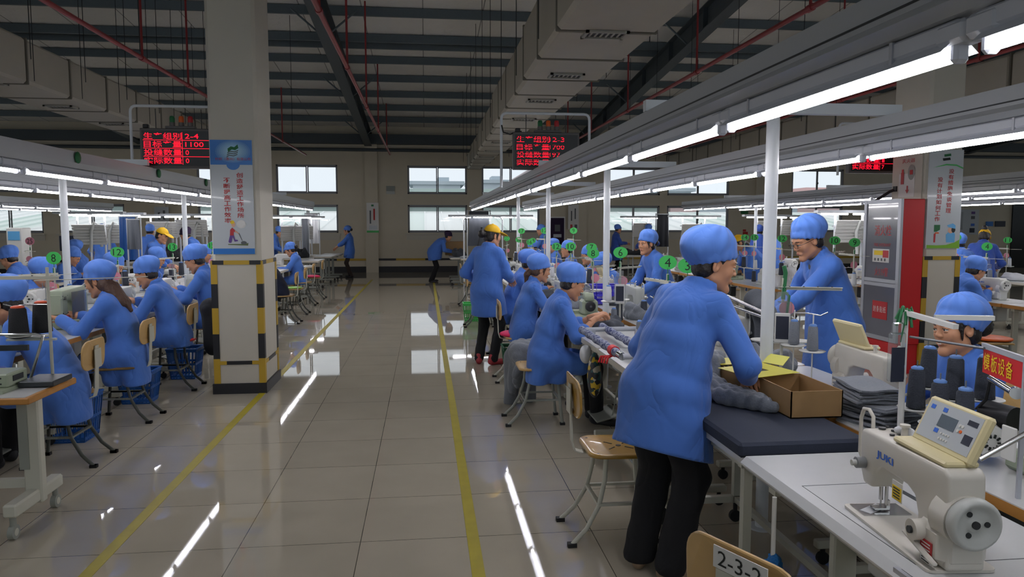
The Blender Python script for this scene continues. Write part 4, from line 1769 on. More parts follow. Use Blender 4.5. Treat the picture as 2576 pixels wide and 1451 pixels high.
        q = Shape().add(*Field((-.2, -.06, .27), (-.02, .09, .36), .006).cone((-.16, .03, .29), (-.1, .04, .3), .012, .014, k=.01).cone((-.12, .04, .295), (-.06, .03, .288), .012, .008, k=.01).ell((-.13, .03, .3), (.02, .03, .014), k=.01).surface(1))
        q.build('cleaning_rag', M['white_cloth'], o)
    return o


_mach = {}


def machine(x, y, rz, label, kind='cream', z=.75, group=None):
    if kind not in _mach:
        p = {'hi': lambda: machine_proto(M['machine'], hi=True),
             'cream': lambda: machine_proto(M['machine'], panel=True),
             'white': lambda: machine_proto(M['machine_white'], panel=False),
             'grey': lambda: machine_proto(M['machine_grey'], panel=False),
             'green': lambda: overlock_proto(M['machine_green']),
             'pale': lambda: overlock_proto(M['machine_grey']),
             'tack': lambda: tack_proto()}[kind]()
        _mach[kind] = p
        p.location, p.rotation_euler, p['label'] = (x, y, z), (0, 0, rz), label
        p.scale = (.88,) * 3
        if group:
            p['group'] = group
        return p
    return dup(_mach[kind], (x, y, z), rz, label, group)


def overlock_proto(mm):
    o = thing('overlock_machine', '', 'sewing machine')
    q = MB().box((.02, 0, .02), (.36, .24, .04), b=.01).box((.07, .03, .12), (.2, .17, .17), b=.025)
    q.build('housing', mm, o)
    q = MB().prism([(-.14, .19), (-.13, .26), (.14, .275), (.18, .24), (.18, .19)], -.05, .05, R=[[1, 0, 0], [0, 0, -1], [0, 1, 0]], t=(0, .02, 0))
    q.prism([(-.14, .19), (-.06, .2), (-.07, .1), (-.12, .1)], -.04, .04, R=[[1, 0, 0], [0, 0, -1], [0, 1, 0]], t=(0, .02, 0))
    q.build('arm', mm, o, bevel=.012)
    q = MB().lathe([(.0, .03), (.02, .03), (.03, .02), (.05, .028), (.056, .015), (.05, -.01), (.0, -.01)], (.2, .02, .14), n=22, axis=(1, 0, 0)).cyl((.2, .02, .14), (.236, .02, .14), .013, n=10, m=1)
    q.build('handwheel', [M['black'], M['chrome']], o)
    q = MB().box((-.1, -.06, .045), (.14, .1, .05), b=.006).box((-.1, -.115, .06), (.05, .01, .03), 1)
    q.build('looper_cover', [mm, M['steel']], o)
    q = MB()
    for k in range(4):
        q.cyl((-.08 + .05 * k, -.03, .25), (-.08 + .05 * k, -.05, .25), .012, n=10)
    for k in range(3):
        q.cyl((-.05 + .06 * k, .04, .27), (-.05 + .06 * k, .04, .33), .003, n=6)
    q.box((.01, .04, .332), (.2, .012, .006))
    q.build('thread_guide', M['chrome'], o)
    q = MB().cyl((-.1, .02, .11), (-.1, .02, .04), .005, n=8).box((-.1, -.01, .048), (.03, .05, .006))
    q.build('needle_bar', M['chrome'], o)
    return o


def tack_proto():
    o = thing('bar_tack_machine', '', 'sewing machine')
    q = MB().box((.08, .0, .05), (.36, .3, .1), b=.015).box((.18, 0, .2), (.16, .18, .3), b=.02)
    q.build('housing', M['machine_green'], o)
    q = MB().prism([(-.22, .3), (-.21, .38), (.24, .4), (.26, .36), (.26, .28), (-.05, .27)], -.07, .07, R=[[1, 0, 0], [0, 0, -1], [0, 1, 0]])
    q.build('arm', M['machine_green'], o, bevel=.012)
    q = MB().box((-.16, 0, .25), (.12, .13, .2), b=.012).box((-.165, -.068, .31), (.05, .004, .03), 1)
    for x, z in ((-.205, .17), (-.115, .17), (-.205, .33), (-.115, .33)):
        q.cyl((x, -.064, z), (x, -.07, z), .006, n=8, m=1)
    q.build('head', [M['machine_green'], M['dark_metal']], o)
    MB().box((.05, -.1, .24), (.3, .006, .24)).build('clear_shield', M['plexi'], o)
    q = MB().cyl((-.17, 0, .15), (-.17, 0, .05), .008, n=8).box((-.15, -.05, .11), (.1, .09, .012)).box((-.12, -.06, .13), (.03, .03, .03), 1)
    q.build('clamp', [M['steel'], M['red']], o)
    q = MB().lathe([(.0, .03), (.04, .03), (.055, .02), (.05, -.01), (.0, -.01)], (.28, 0, .22), n=20, axis=(1, 0, 0))
    q.build('handwheel', M['black'], o)
    return o


# ---------------------------------------------------------------- thread stands, cones, number discs
_cone = {}


def cone(x, y, z, label, kind='dark', group=None, tilt=0.0):
    if kind not in _cone:
        m, tip, r, hgt = {'dark': ('thread_dark', 'cone_blue', .036, .165), 'grey': ('thread_grey', 'cone_blue', .03, .13), 'black': ('thread_black', 'cone_orange', .052, .17), 'small': ('thread_dark', 'cone_blue', .028, .12),
                          'white': ('white_cloth', 'cone_blue', .03, .13)}[kind]
        o = thing('thread_cone', '', 'thread cone')
        MB().lathe([(r * .6, 0), (r, .006), (r * .97, .03), (r * .8, hgt * .95), (r * .62, hgt)], n=20).build('thread', M[m], o)
        MB().lathe([(r * .62, hgt - .002), (r * .66, hgt + .006), (r * .4, hgt + .012), (r * .2, hgt + .012), (.0, hgt + .004)], n=18).cyl((0, 0, .0), (0, 0, .003), r * .5, n=14).build('cone_tip', M[tip], o)
        _cone[kind] = o
        o.location, o['label'] = (x, y, z), label
        if group:
            o['group'] = group
    else:
        o = dup(_cone[kind], (x, y, z), 0, label, group)
    if tilt:
        o.rotation_euler = (0, tilt, 0)
    return o


def number_disc(mb_parent, c, s, rz, w=.125, h=.095, m='green', digit='digit'):
    q = MB()
    R = rot('Z', rz)
    n = 26
    out = [(w / 2 * math.cos(2 * PI * i / n), h / 2 * math.sin(2 * PI * i / n)) for i in range(n)]
    q.prism(out, -.002, .002, R=R @ np.array([[1, 0, 0], [0, 0, -1], [0, 1, 0]]), t=c)
    if s:
        for sg in (-1, 1):
            write(q, s, V3(*c) + R @ V3(0, -.0028 * sg, 0), h=h * .62, w=(w * .3 * len(s) if len(s) > 1 else None), right=R @ V3(sg, 0, 0), m=1)
    return q.build('number_disc', [M[m], M[digit]], mb_parent)


STANDS = []


def stand(x, y, label, number=None, z=.75, rz=0.0, face=0.0, hgt=.5, pink=True, pouch=False, tray=True, arm=.34, size=1.0, disc='green', trays=2, two=True):
    """thread stand on the table; local X runs along its arm"""
    o = thing('thread_stand', label, 'thread stand', (x, y, z), rz)
    STANDS.append(o.name)
    MB().cyl((0, 0, 0), (0, 0, hgt + .05), .0085, n=10).cyl((0, 0, 0), (0, 0, .006), .035, n=16).build('pole', M['leg'], o)
    q = MB()
    q.box((arm * .42, 0, hgt), (arm, .02, .004)).box((arm * .42, .009, hgt - .008), (arm, .003, .018))
    for k in range(4):
        q.cyl((arm * (.1 + .22 * k), 0, hgt - .001), (arm * (.1 + .22 * k), 0, hgt + .006), .005, n=8, m=1)
    if two:
        q.box((-arm * .3, 0, hgt - .015), (arm * .7, .018, .004), R=rot('Z', .5))
    q.build('guide_arm', [M['leg'], M['dark_metal']], o)
    if tray:
        q = MB()
        for k in range(trays):
            xx = (-.1 if k == 0 else .1) if k < 2 else (.0)
            yy = .05 if k < 2 else -.09
            q.lathe([(.0, .0), (.06, .0), (.068, .008), (.066, .009), (.058, .003), (.0, .003)], (xx, yy, .2), n=22)
            q.cyl((xx, yy, .2), (xx, yy, .37), .003, n=6, m=1)
        q.box((0, .03, .195), (.24, .018, .006)).box((0, .0, .195), (.02, .07, .006))
        q.build('cone_tray', [M['machine_white'], M['steel']], o)
    MB().tube([(0, 0, hgt * .72), (.13, -.01, hgt * .72), (.2, -.02, hgt * .7), (.24, .0, hgt * .73)], .004, n=6).build('thread_rod', M['chrome'], o)
    if number is not None:
        MB().cyl((0, 0, hgt), (0, 0, hgt + .09), .003, n=6).box((.0, .0, hgt + .02), (.02, .012, .05)).build('ribbon', M['green_dark'], o)
        number_disc(o, (0, 0, hgt + .1 + .03 * size), number, face - rz, .125 * size, .1 * size, disc)
    if pink:
        q = MB()
        n = 20
        q.prism([(.042 * math.cos(2 * PI * i / n), .042 * math.sin(2 * PI * i / n)) for i in range(n)], -.002, .002, R=rot('Z', face - rz + .2) @ np.array([[1, 0, 0], [0, 0, -1], [0, 1, 0]]), t=(.02, -.014, hgt - .12))
        q.build('pink_disc', M['pink'], o)
    if pouch:
        R = rot('Z', face - rz)
        c = V3(0, 0, hgt - .2) + R @ V3(0, -.03, 0)
        q = MB().box(c, (.1, .012, .24), R=R, b=.006).box(c + V3(0, 0, .145), (.06, .01, .06), R=R, b=.005)
        pc = q.build('plastic_pouch', M['plexi'], o)
        q = MB().box(c + R @ V3(0, -.009, -.03), (.082, .012, .17), 0, R=R, b=.004).box(c + R @ V3(0, -.0165, -.028), (.068, .002, .13), 1, R=R)
        q.build('counter_screen', [M['machine_white'], M['dark_print']], pc)
    return o


# ---------------------------------------------------------------- cloth heaps and folded pieces
def heap(x, y, z, size, m, label, seed=1, n=9, rz=0.0, cat='garment', name='garment_pile', res=.014, stiff=.6):
    rnd = random.Random(seed)
    w, d, hh = size
    f = Field((-w * .62, -d * .62, -.01), (w * .62, d * .62, hh * 1.35), res)
    for k in range(n):
        a = rnd.uniform(0, 2 * PI)
        px, py = rnd.uniform(-.3, .3) * w, rnd.uniform(-.3, .3) * d
        L = rnd.uniform(.12, .3)
        q = V3(px + math.cos(a) * w * L, py + math.sin(a) * d * L, rnd.uniform(.1, .75) * hh)
        r = rnd.uniform(.16, .3) * hh + .012
        f.cone((px, py, rnd.uniform(.15, .7) * hh), q, r, r * .8, k=.018)
    f.ell((0, 0, hh * .2), (w * .46, d * .46, hh * .42), k=.03)
    p = rnd.uniform(0, 6)
    am = hh * .075
    f.ripple(lambda X, Y, Z: am * (.5 - np.abs(np.sin(16 * X + 22 * Y + 3 * np.sin(11 * X + p) + p))) + am * .7 * (.5 - np.abs(np.sin(27 * Y - 14 * X + 2.5 * np.sin(9 * Y) + 20 * Z))))
    f.keep((0, 0, 0), (0, 0, -1))
    o = Shape().add(*f.surface(1)).build(name, M[m])
    o.location, o.rotation_euler = (x, y, z), (0, 0, rz)
    return tag(o, label, cat)


def folded(x, y, z, w, d, n, m, label, seed=1, t=.009, rz=0.0, group=None, start=0, m2=None):
    """a pile of folded pieces, each its own object"""
    rnd = random.Random(seed)
    for k in range(n):
        ww, dd = w * rnd.uniform(.93, 1.05), d * rnd.uniform(.93, 1.05)
        P = np.zeros((9, 12, 3))
        ph, a2 = rnd.uniform(0, 6), rnd.uniform(.001, .004)
        q = MB()
        top, bot = [], []
        for i, u in enumerate(np.linspace(-.5, .5, 9)):
            for j, v in enumerate(np.linspace(-.5, .5, 12)):
                zz = a2 * math.sin(7 * u + ph) + a2 * math.sin(9 * v + 2 * ph) + .006 * math.sin(2.2 * v + seed)
                P[i, j] = (u * ww, v * dd + .004 * math.sin(5 * u + ph), zz)
        e = t * .42
        q.grid(P + V3(0, 0, e))
        q.grid(P[::-1] - V3(0, 0, e))
        rim = [(i, 0) for i in range(9)] + [(8, j) for j in range(1, 12)] + [(i, 11) for i in range(7, -1, -1)] + [(0, j) for j in range(10, 0, -1)]
        R = np.array([P[a] for a in rim] + [P[rim[0]]])
        q.grid(np.stack([R - V3(0, 0, e), R + V3(0, 0, e)], 0)[:, ::-1], smooth=False)
        o = q.build('folded_cloth', M[m2 if (m2 and k % 3 == 2) else m])
        o.location = (x + rnd.uniform(-.008, .008), y + rnd.uniform(-.008, .008), z + .011 + t * k)
        o.rotation_euler = (0, 0, rz + rnd.uniform(-.06, .06))
        tag(o, label, 'cloth', group)


def open_box(name, label, cat, x, y, z, w, d, h, m, rz=0, t=.005, taper=0.0):
    o = thing(name, label, cat, (x, y, z), rz)
    MB().box((0, 0, t / 2), (w - 2 * taper, d - 2 * taper, t)).build('bottom', m, o)
    for s in (-1, 1):
        MB().box((s * (w / 2 - t / 2 - taper / 2), 0, h / 2), (t, d, h), R=rot('Y', s * math.atan(taper / h))).build('side', m, o)
        MB().box((0, s * (d / 2 - t / 2 - taper / 2), h / 2), (w, t, h), R=rot('X', -s * math.atan(taper / h))).build('side', m, o)
    return o


def basket(x, y, z, w, d, h, m, label, rz=0, taper=.03, name='plastic_basket'):
    """a basket with slotted sides"""
    o = thing(name, label, 'basket', (x, y, z), rz)
    q = MB()
    for ax, (L, off) in enumerate(((w, d), (d, w))):
        for s in (-1, 1):
            n = max(4, int(L / .035))
            for k in range(n + 1):
                u = -.5 + k / n
                a = (u * (L - 2 * taper), s * (off / 2 - taper), .01)
                b2 = (u * L, s * off / 2, h)
                if ax:
                    a, b2 = (a[1], a[0], a[2]), (b2[1], b2[0], b2[2])
                q.cyl(a, b2, .0055, n=4, smooth=False)
            for zz in (.03, h * .5, h - .02):
                ff = taper * (1 - zz / h)
                ll, oo = L - 2 * ff, off / 2 - ff
                c = (0, s * oo, zz) if not ax else (s * oo, 0, zz)
                q.box(c, (ll, .007, .022) if not ax else (.007, ll, .022))
    q.build('slotted_wall', m, o)
    MB().box((0, 0, .006), (w - 2 * taper, d - 2 * taper, .012)).build('bottom', m, o)
    q = MB()
    for s in (-1, 1):
        q.box((0, s * d / 2, h), (w + .02, .018, .018), b=.005).box((s * w / 2, 0, h), (.018, d + .02, .018), b=.005)
    q.build('rim', m, o)
    return o
ORD = ['first', 'second', 'third', 'fourth', 'fifth', 'sixth', 'seventh', 'eighth', 'ninth', 'tenth', 'eleventh', 'twelfth', 'thirteenth', 'fourteenth', 'fifteenth', 'sixteenth']
rnd = random.Random(11)
# ================================================================ sewing rows: tables, machines, stands
AX, BX = 1.47, 2.09
# the white machine table next to the camera
t = thing('sewing_table', 'big white machine table with rounded edge and worn corners nearest the camera', 'table', (1.455, 2.03, 0), -PI / 2)
q = MB().box((0, 0, .725), (1.2, .56, .05), b=.022)
q.box((.43, -.235, .722), (.2, .075, .0525), 1)
q.box((.43, -.235, .744), (.17, .05, .01), 2)
q.build('tabletop', [M['laminate'], M['alu'], M['dark_metal']], t)
for s in (-1, 1):
    q = MB().box((s * .42, .05, .4), (.04, .09, .6), b=.006).box((s * .42, 0, .68), (.05, .46, .04)).box((s * .42, 0, .1), (.06, .6, .045), b=.006)
    for k in range(5):
        q.box((s * .42, -.22 + .11 * k, .124), (.018, .06, .003), 1)
    for y in (-.24, .24):
        q.cyl((s * .42, y, .09), (s * .42, y, .05), .014, n=8, m=1).cyl((s * .42 - .014, y, .034), (s * .42 + .014, y, .034), .034, n=16, m=1)
    q.build('leg', [M['leg'], M['rubber']], t)
MB().box((-.05, .1, .55), (.7, .02, .25)).box((0, .05, .2), (.8, .03, .05)).build('crossbar', M['leg'], t)
q = MB()
q.tube([(-.02, -.1, .7505), (.08, -.1, .7505)], .0018, n=4)
for a, b2 in (((-.25, -.21), (-.25, .08)), ((-.25, .08), (-.05, .1)), ((.33, -.21), (.33, .1)), ((-.25, -.21), (.33, -.21))):
    q.box(((a[0] + b2[0]) / 2, (a[1] + b2[1]) / 2, .7503), (max(.002, abs(a[0] - b2[0])), max(.002, abs(a[1] - b2[1])), .001))
q.build('bed_seam', M['dark_metal'], t)
q = MB().box((-.1, .06, .56), (.16, .16, .18), b=.02).box((.14, .08, .58), (.2, .12, .16), b=.01)
q.build('motor', M['machine_grey'], t)
MNEAR = machine(1.35, 1.865, -1.66, 'cream lockstitch machine with tilted control panel and blue lettering nearest the camera', 'hi', z=.751)
MNEAR.scale = (.9,) * 3
o = MB().box((0, 0, .001), (.09, .035, .002), b=.0005).build('fabric_scrap', M['white_cloth'])
o.location, o.rotation_euler = (1.345, 2.04, .7605), (0, 0, .5)
tag(o, 'small white fabric scrap under the presser foot of the cream machine', 'fabric scrap')
# padded navy table
t = thing('padded_table', 'work table covered with a thick dark navy foam pad', 'table', (1.475, 3.27, 0), -PI / 2)
MB().box((0, 0, .745), (1.17, .54, .06), b=.012).build('foam_pad', M['navy'], t)
MB().box((0, 0, .7), (1.14, .5, .03)).build('tabletop', M['laminate'], t)
for s in (-1, 1):
    q = MB().box((s * .5, -.2, .4), (.035, .035, .58)).box((s * .5, .2, .4), (.035, .035, .58)).box((s * .5, 0, .67), (.035, .46, .035)).box((s * .5, 0, .13), (.035, .46, .035))
    for y in (-.2, .2):
        q.cyl((s * .5, y, .11), (s * .5, y, .06), .012, n=8, m=1).cyl((s * .5 - .012, y, .032), (s * .5 + .012, y, .032), .032, n=16, m=1)
    q.build('leg', [M['leg'], M['rubber']], t)
MB().box((0, -.2, .13), (1.0, .03, .03)).box((0, .2, .13), (1.0, .03, .03)).box((0, -.2, .66), (1.0, .03, .03)).build('crossbar', M['leg'], t)

rowA = [4.48, 5.68, 6.88, 8.08, 9.28, 10.48, 11.68, 12.88, 14.08, 15.28, 16.48]
kindsA = [None, None, 'green', 'grey', 'pale', 'white', 'grey', 'pale', 'green', 'white', 'grey']
for i, y in enumerate(rowA):
    if i == 0:
        table(AX, y, -PI / 2, 'pale edged work table carrying the padded roller rack', 'pale')
    else:
        table(AX, y, -PI / 2, 'pale edged sewing table, %s behind the roller rack on the aisle edge' % ORD[i - 1], 'pale')
    if kindsA[i]:
        machine(AX + .02, y - .05, -PI / 2, 'machine of the %s sewing table behind the roller rack, aisle edge' % ORD[i - 1], kindsA[i])
rowB = [2.5, 3.7, 4.9, 6.1, 7.3, 8.5, 9.7, 10.9, 12.1, 13.3, 14.5, 15.7, 16.9]
kindsB = [None, 'cream', 'white', 'pale', 'grey', 'cream', 'white', 'green', 'pale', 'white', 'grey', 'pale', 'white']
for i, y in enumerate(rowB):
    table(BX, y, PI / 2, ('orange edged sewing table before the smiling woman' if i == 0 else 'orange edged sewing table, %s beyond the smiling woman, inner edge' % ORD[i - 1]), 'white')
    if kindsB[i]:
        yy = 3.42 if i == 1 else y
        machine(BX + (.1 if i == 1 else .02), yy, PI / 2, ('cream machine seen from behind beside the pile of grey pieces' if i == 1 else 'machine of the %s sewing table beyond the smiling woman, inner edge' % ORD[i - 1]), kindsB[i])
# far aisle end tables where the woman in the dark cap leans
table(.93, 20.3, -PI / 2, 'plain pale table at the far end of the aisle where the purple capped woman leans', 'plain')
table(1.5, 19.4, 0, 'plain pale table heaped with dark cloth near the far end of the aisle', 'plain')
# left block
LAX, LBX = -2.98, -3.72
rowL = [5.25, 6.45, 7.65, 8.85, 10.05, 11.25, 12.45, 13.65, 14.85]
kindsL = ['tack', 'tack', 'grey', 'white', 'pale', 'grey', 'white', 'pale', 'white', 'cream']
for i, y in enumerate(rowL):
    table(LAX, y, PI / 2, 'sewing table %s from the camera in the row behind the striped pillar, aisle edge' % ORD[i], 'pale' if i > 1 else 'white')
    machine(LAX - .02, y + (.12 if i == 1 else 0), PI / 2, 'machine %s from the camera in the row behind the striped pillar, aisle edge' % ORD[i], kindsL[i])
rowLB = [7.65, 8.85, 10.05, 11.25, 12.45, 13.65, 14.85, 16.05]
kindsLB = ['white', 'grey', 'white', 'pale', 'grey', 'white', 'pale', 'white']
for i, y in enumerate(rowLB):
    table(LBX, y, -PI / 2, 'sewing table %s from the camera in the second row behind the striped pillar' % ORD[i], 'pale')
    machine(LBX + .02, y, -PI / 2, 'machine %s from the camera in the second row behind the striped pillar' % ORD[i], kindsLB[i])
for i, (x, y) in enumerate(((-5.75, 9.3), (-5.75, 10.5), (-5.75, 11.7), (-6.4, 13.1), (-6.4, 14.3))) :
    table(x, y, PI / 2, 'sewing table %s from the camera in the row nearest the windows side' % ORD[i], 'pale')
    machine(x - .02, y, PI / 2, 'long pale machine %s from the camera in the row nearest the windows side' % ORD[i], ['white', 'cream', 'white', 'grey', 'white', 'cream'][i])
# block past the second aisle
for i, y in enumerate((10.2, 11.4, 12.6, 13.8, 15.0)):
    table(4.92, y, PI / 2, 'orange edged sewing table %s from the hydrant cabinet across the second aisle' % ORD[i], 'white')
    machine(4.94, y, PI / 2, 'machine %s from the hydrant cabinet across the second aisle' % ORD[i], ['pale', 'green', 'grey', 'pale', 'white'][i])
for i, y in enumerate((6.9, 8.1, 9.3, 10.5, 11.7, 12.9)):
    table(6.62, y, -PI / 2, 'orange edged sewing table %s from the camera past the hydrant pillar' % ORD[i], 'white')
    machine(6.62, y - (0.1 if i == 1 else 0), -PI / 2, 'machine %s from the camera past the hydrant pillar' % ORD[i], ['cream', 'white', 'grey', 'white', 'pale', 'white'][i])
for i, y in enumerate((10.0, 11.3, 12.6)):
    table(9.25, y, -PI / 2, 'sewing table %s from the camera in the outer row past the hydrant pillar' % ORD[i], 'pale')
    machine(9.27, y, -PI / 2, 'machine %s from the camera in the outer row past the hydrant pillar' % ORD[i], 'white')

# ---- thread stands with their green number discs
SA = 1.69
STANDS.clear()
for px, py, X, num, pouch, dsc, lab in (
        (1730, 668, 1.70, '3', False, 'green', 'thread stand with green number three disc behind the leaning man'),
        (1680, 660, 1.69, '4', False, 'green', 'thread stand with green number four disc beside the leaning man'),
        (1561, 635, 1.70, '6', True, 'green', 'thread stand with green number six disc and a counter in a clear pouch'),
        (1492, 637, 1.69, '8', False, 'green', 'thread stand with green number eight disc above the purple basket'),
        (1488, 622, 1.90, '7', False, 'green', 'thread stand with green number seven disc behind the number eight disc'),
        (1436, 620, 1.69, '10', True, 'green', 'thread stand with green number ten disc'),
        (1400, 620, 1.69, '12', False, 'green', 'thread stand with pale green number twelve disc on the aisle side'),
        (1443, 580, 2.3, '9', False, 'green', 'tall thread stand with green number nine disc before the purple door poster'),
        (1370, 580, 1.9, '17', False, 'green', 'tall thread stand with green number seventeen disc beside a lamp post'),
        (1312, 581, 1.7, '17', False, 'green', 'tall thread stand with green number seventeen disc against the window'),
        (1333, 609, 1.7, '16', False, 'green', 'small thread stand with green number sixteen disc'),
        (1340, 605, 1.95, '18', False, 'green', 'small thread stand with green number eighteen disc'),
        (1305, 603, 1.7, '20', False, 'green', 'far thread stand with green number twenty disc'),
        (1275, 600, 1.69, '22', False, 'green', 'farthest thread stand with green disc beside the yellow capped woman'),
        (2150, 610, 4.75, '9', False, 'green', 'thread stand with green number nine disc beside the hydrant cabinet'),
        (2100, 605, 4.75, '10', False, 'green', 'thread stand with green number ten disc behind the man with glasses'),
        (1968, 600, 4.75, '12', False, 'green', 'thread stand with green number twelve disc across the second aisle'),
        (1874, 597, 5.05, '14', False, 'green', 'thread stand with green number fourteen disc across the second aisle'),
        (1898, 597, 5.05, '15', False, 'green', 'thread stand with green number fifteen disc across the second aisle'),
        (2483, 620, 6.75, '4', True, 'green', 'thread stand with green number four disc past the hydrant pillar'),
        (2393, 612, 6.75, '5', False, 'green', 'thread stand with pale green number five disc at the hydrant pillar'),
        (2405, 597, 7.0, '12', False, 'green', 'thread stand with small number twelve disc past the hydrant pillar'),
        (2535, 604, 9.4, '11', False, 'green', 'thread stand with green number eleven disc by the yellow capped worker in dark blue'),
        (135, 650, -3.26, '8', False, 'green', 'thread stand with large green number eight disc by the white lamp post'),
        (295, 635, -3.26, '12', False, 'green', 'thread stand with large green number twelve disc behind the long haired woman'),
        (434, 622, -3.3, '13', True, 'green', 'thread stand with narrow green disc before the man in the yellow cap'),
        (533, 618, -3.3, '15', False, 'green', 'thread stand with green disc at the edge of the striped pillar'),
        (75, 607, -5.6, '25', False, 'pink', 'thread stand with pink number twenty five disc under the windows')):
    p = on_x(px, py, X)
    hgt = max(.3, p[2] - .13 - .75)
    zt = .75
    stand(X, p[1], lab, num, z=zt, rz=(PI / 2 if X > 0 else -PI / 2) + rnd.uniform(-.25, .25) + (-.9 if num in ('6', '8', '10') else 0), face=(-.15 if X < 0 else -.35) + rnd.uniform(-.25, .25), hgt=hgt, pouch=pouch,
          pink=num not in ('3', '4'), size=(1.0 if X > 0 else 1.12), disc=dsc, tray=True)
    so = bpy.data.objects[STANDS[-1]]
    v = Matrix.Rotation(so.rotation_euler.z, 3, 'Z') @ Vector((-.1, .05, .206))
    cone(X + v.x, p[1] + v.y, zt + v.z, 'cone on ' + lab.replace('thread stand', 'stand'), ('grey', 'dark', 'dark', 'white')[len(STANDS) % 4])
k = 0
for x, y, kind, where in ((1.62, 5.45, 'grey', 'beside the pouch of number six'), (1.64, 6.3, 'grey', 'before the number eight disc'), (1.74, 6.5, 'dark', 'right behind the number six pouch'), (1.8, 5.55, 'dark', 'between the two rows at number six'), (2.0, 6.6, 'dark', 'on the inner edge at number seven'),
                          (1.62, 7.8, 'grey', 'behind the number ten disc'), (1.66, 9.0, 'dark', 'behind the young woman with the side cap'), (1.66, 10.2, 'dark', 'far along the aisle edge'),
                          (-3.1, 5.75, 'black', 'beside the first man behind the striped pillar row'), (-3.15, 6.95, 'dark', 'behind the long haired woman'), (-3.12, 8.0, 'small', 'before the third worker of the pillar row'), (-3.16, 8.3, 'black', 'beside the lamp of the bald worker'), (-3.12, 9.3, 'black', 'at the fourth machine of the pillar row'),
                          (5.0, 10.8, 'dark', 'across the second aisle'), (6.75, 8.75, 'white', 'past the hydrant pillar')):
    cone(x, y, .756, 'single thread cone standing ' + where, kind)
# loose cloth between the two rows
for i, (x, y, w, d, hh, m, lab) in enumerate((
        (1.55, 4.18, .34, .4, .16, 'grey_cloth', 'grey garments with white cord piled behind the leaning man'),
        (1.52, 6.12, .3, .34, .1, 'grey_dark', 'dark grey cloth draped before the handwheel machine'),
        (1.98, 6.65, .3, .3, .16, 'grey_cloth', 'grey cloth bundle beside the purple basket'),
        (2.1, 4.3, .34, .45, .14, 'grey_cloth', 'grey garment pile under the hand of the man with glasses'),
        (2.05, 2.95, .22, .2, .06, 'grey_cloth', 'loose grey cloth on the table behind the folded stack'),
        (2.06, 5.5, .3, .3, .2, 'grey_dark', 'rounded grey bundle beside the man with glasses'),
        (2.1, 7.9, .35, .35, .12, 'grey_dark', 'grey cloth pile at the number seven disc'),
        (1.5, 9.9, .35, .4, .12, 'grey_cloth', 'grey cloth pile deep in the aisle side row'),
        (1.55, 19.3, .5, 1.0, .3, 'charcoal', 'big dark heap of garments on the far table'),
        (.95, 20.6, .42, .7, .24, 'grey_dark', 'striped dark garments heaped before the purple capped woman'),
        (1.05, 20.0, .3, .4, .05, 'white_cloth', 'pale papers and cloth spread on the far table'),
        (1.5, 19.55, .35, .45, .3, 'blue_bin', 'bright blue cloth on top of the far garments'),
        (9.25, 10.65, .4, .5, .14, 'white_cloth', 'white cloth heap on the outer table past the hydrant pillar'),
        (5.0, 9.75, .4, .4, .3, 'white_cloth', 'white crumpled cloth heap beside the hydrant cabinet'),
        (-3.55, 10.6, .4, .5, .14, 'white_cloth', 'pale rippled pieces on the second row behind the number twelve disc'),
        (-6.0, 19.0, .8, 1.2, .4, 'charcoal', 'dark garment heap under the slatted lamps'),
        (-3.4, 20.5, .6, 1.0, .28, 'charcoal', 'black garments on the far table beside the ironing hoses'),
        (6.2, 21.4, .9, .9, .2, 'charcoal', 'dark garments on the table before the far wall windows'))):
    heap(x, y, .75 if m != 'blue_bin' else .9, (w, d, hh), m, lab, seed=i + 2, res=.012 if y < 8 else .024)

for i, (x, y, m) in enumerate(((-2.95, 7.05, 'grey_dark'), (-3.0, 8.2, 'white_cloth'), (-2.9, 9.5, 'grey_cloth'), (-3.0, 10.7, 'charcoal'), (-3.0, 13.0, 'grey_cloth'), (-2.95, 14.3, 'charcoal'))):
    heap(x, y, .75, (.3, .3, .09), m, 'small cloth heap between the %s and next machine of the striped pillar row' % ORD[i + 1], seed=40 + i, res=.02)
for i, (x, y, m) in enumerate(((1.45, 7.5, 'grey_cloth'), (1.45, 8.7, 'grey_dark'), (1.45, 11.1, 'grey_cloth'), (1.5, 12.3, 'white_cloth'), (1.5, 13.5, 'grey_dark'), (2.1, 9.1, 'grey_cloth'), (2.1, 10.3, 'grey_dark'), (2.1, 11.5, 'white_cloth'))):
    heap(x, y, .75, (.34, .34, .12), m, 'small cloth heap, %s of those lying between machines past the purple basket' % ORD[i], seed=60 + i, res=.02)

# ================================================================ people
A = FX
B = FNX
# --- aisle side row, facing the tables
person('man in a long blue coat and puffy cap leaning over the navy table', 1.06, 3.25, FX + .6, h=1.62, lean=21, side=10, head=(14, 44, 0), hr=(.24, .36, .92), hl=(-.08, .3, .95), el=(-.5, -.55, -.35), er=(.7, -.6, -.4), legw=1.3, back=.07, hemtilt=-.32,
       feet=((.1, -.02, 0), (-.08, -.02, 0)), hair='short', cap='puffy', hem=.58, cuff=(.88, .96), near=0, shoemat='shoe', seed=2, flare=1.22)
person('young woman with rolled sleeves sewing beside the padded roller rack', .96, 5.9, FX, sit=True, z=.57, lean=17, head=(26, 0, 0), hr=(.12, .38, .86), hl=(-.1, .42, .86), hair='short', cap='work', hem=.34, cuff=(.35, .4), near=0, seed=3, h=1.6)
person('young woman with a ponytail and side tilted cap sitting by the pink cushion', 1.0, 7.55, FX, sit=True, z=.57, lean=14, head=(14, 0, 0), hr=(.12, .42, .84), hl=(-.12, .42, .84), hair='pony', hairmat='hair_brown', cap='work', hem=.42, near=1, seed=5, h=1.58)
person('seated worker half hidden between the yellow capped woman and the ponytail', 1.02, 8.95, FX, sit=True, z=.57, lean=20, head=(22, 0, 0), hr=(.12, .42, .84), hl=(-.12, .42, .84), hair='short', cap='puffy', hem=.42, near=1, seed=6)
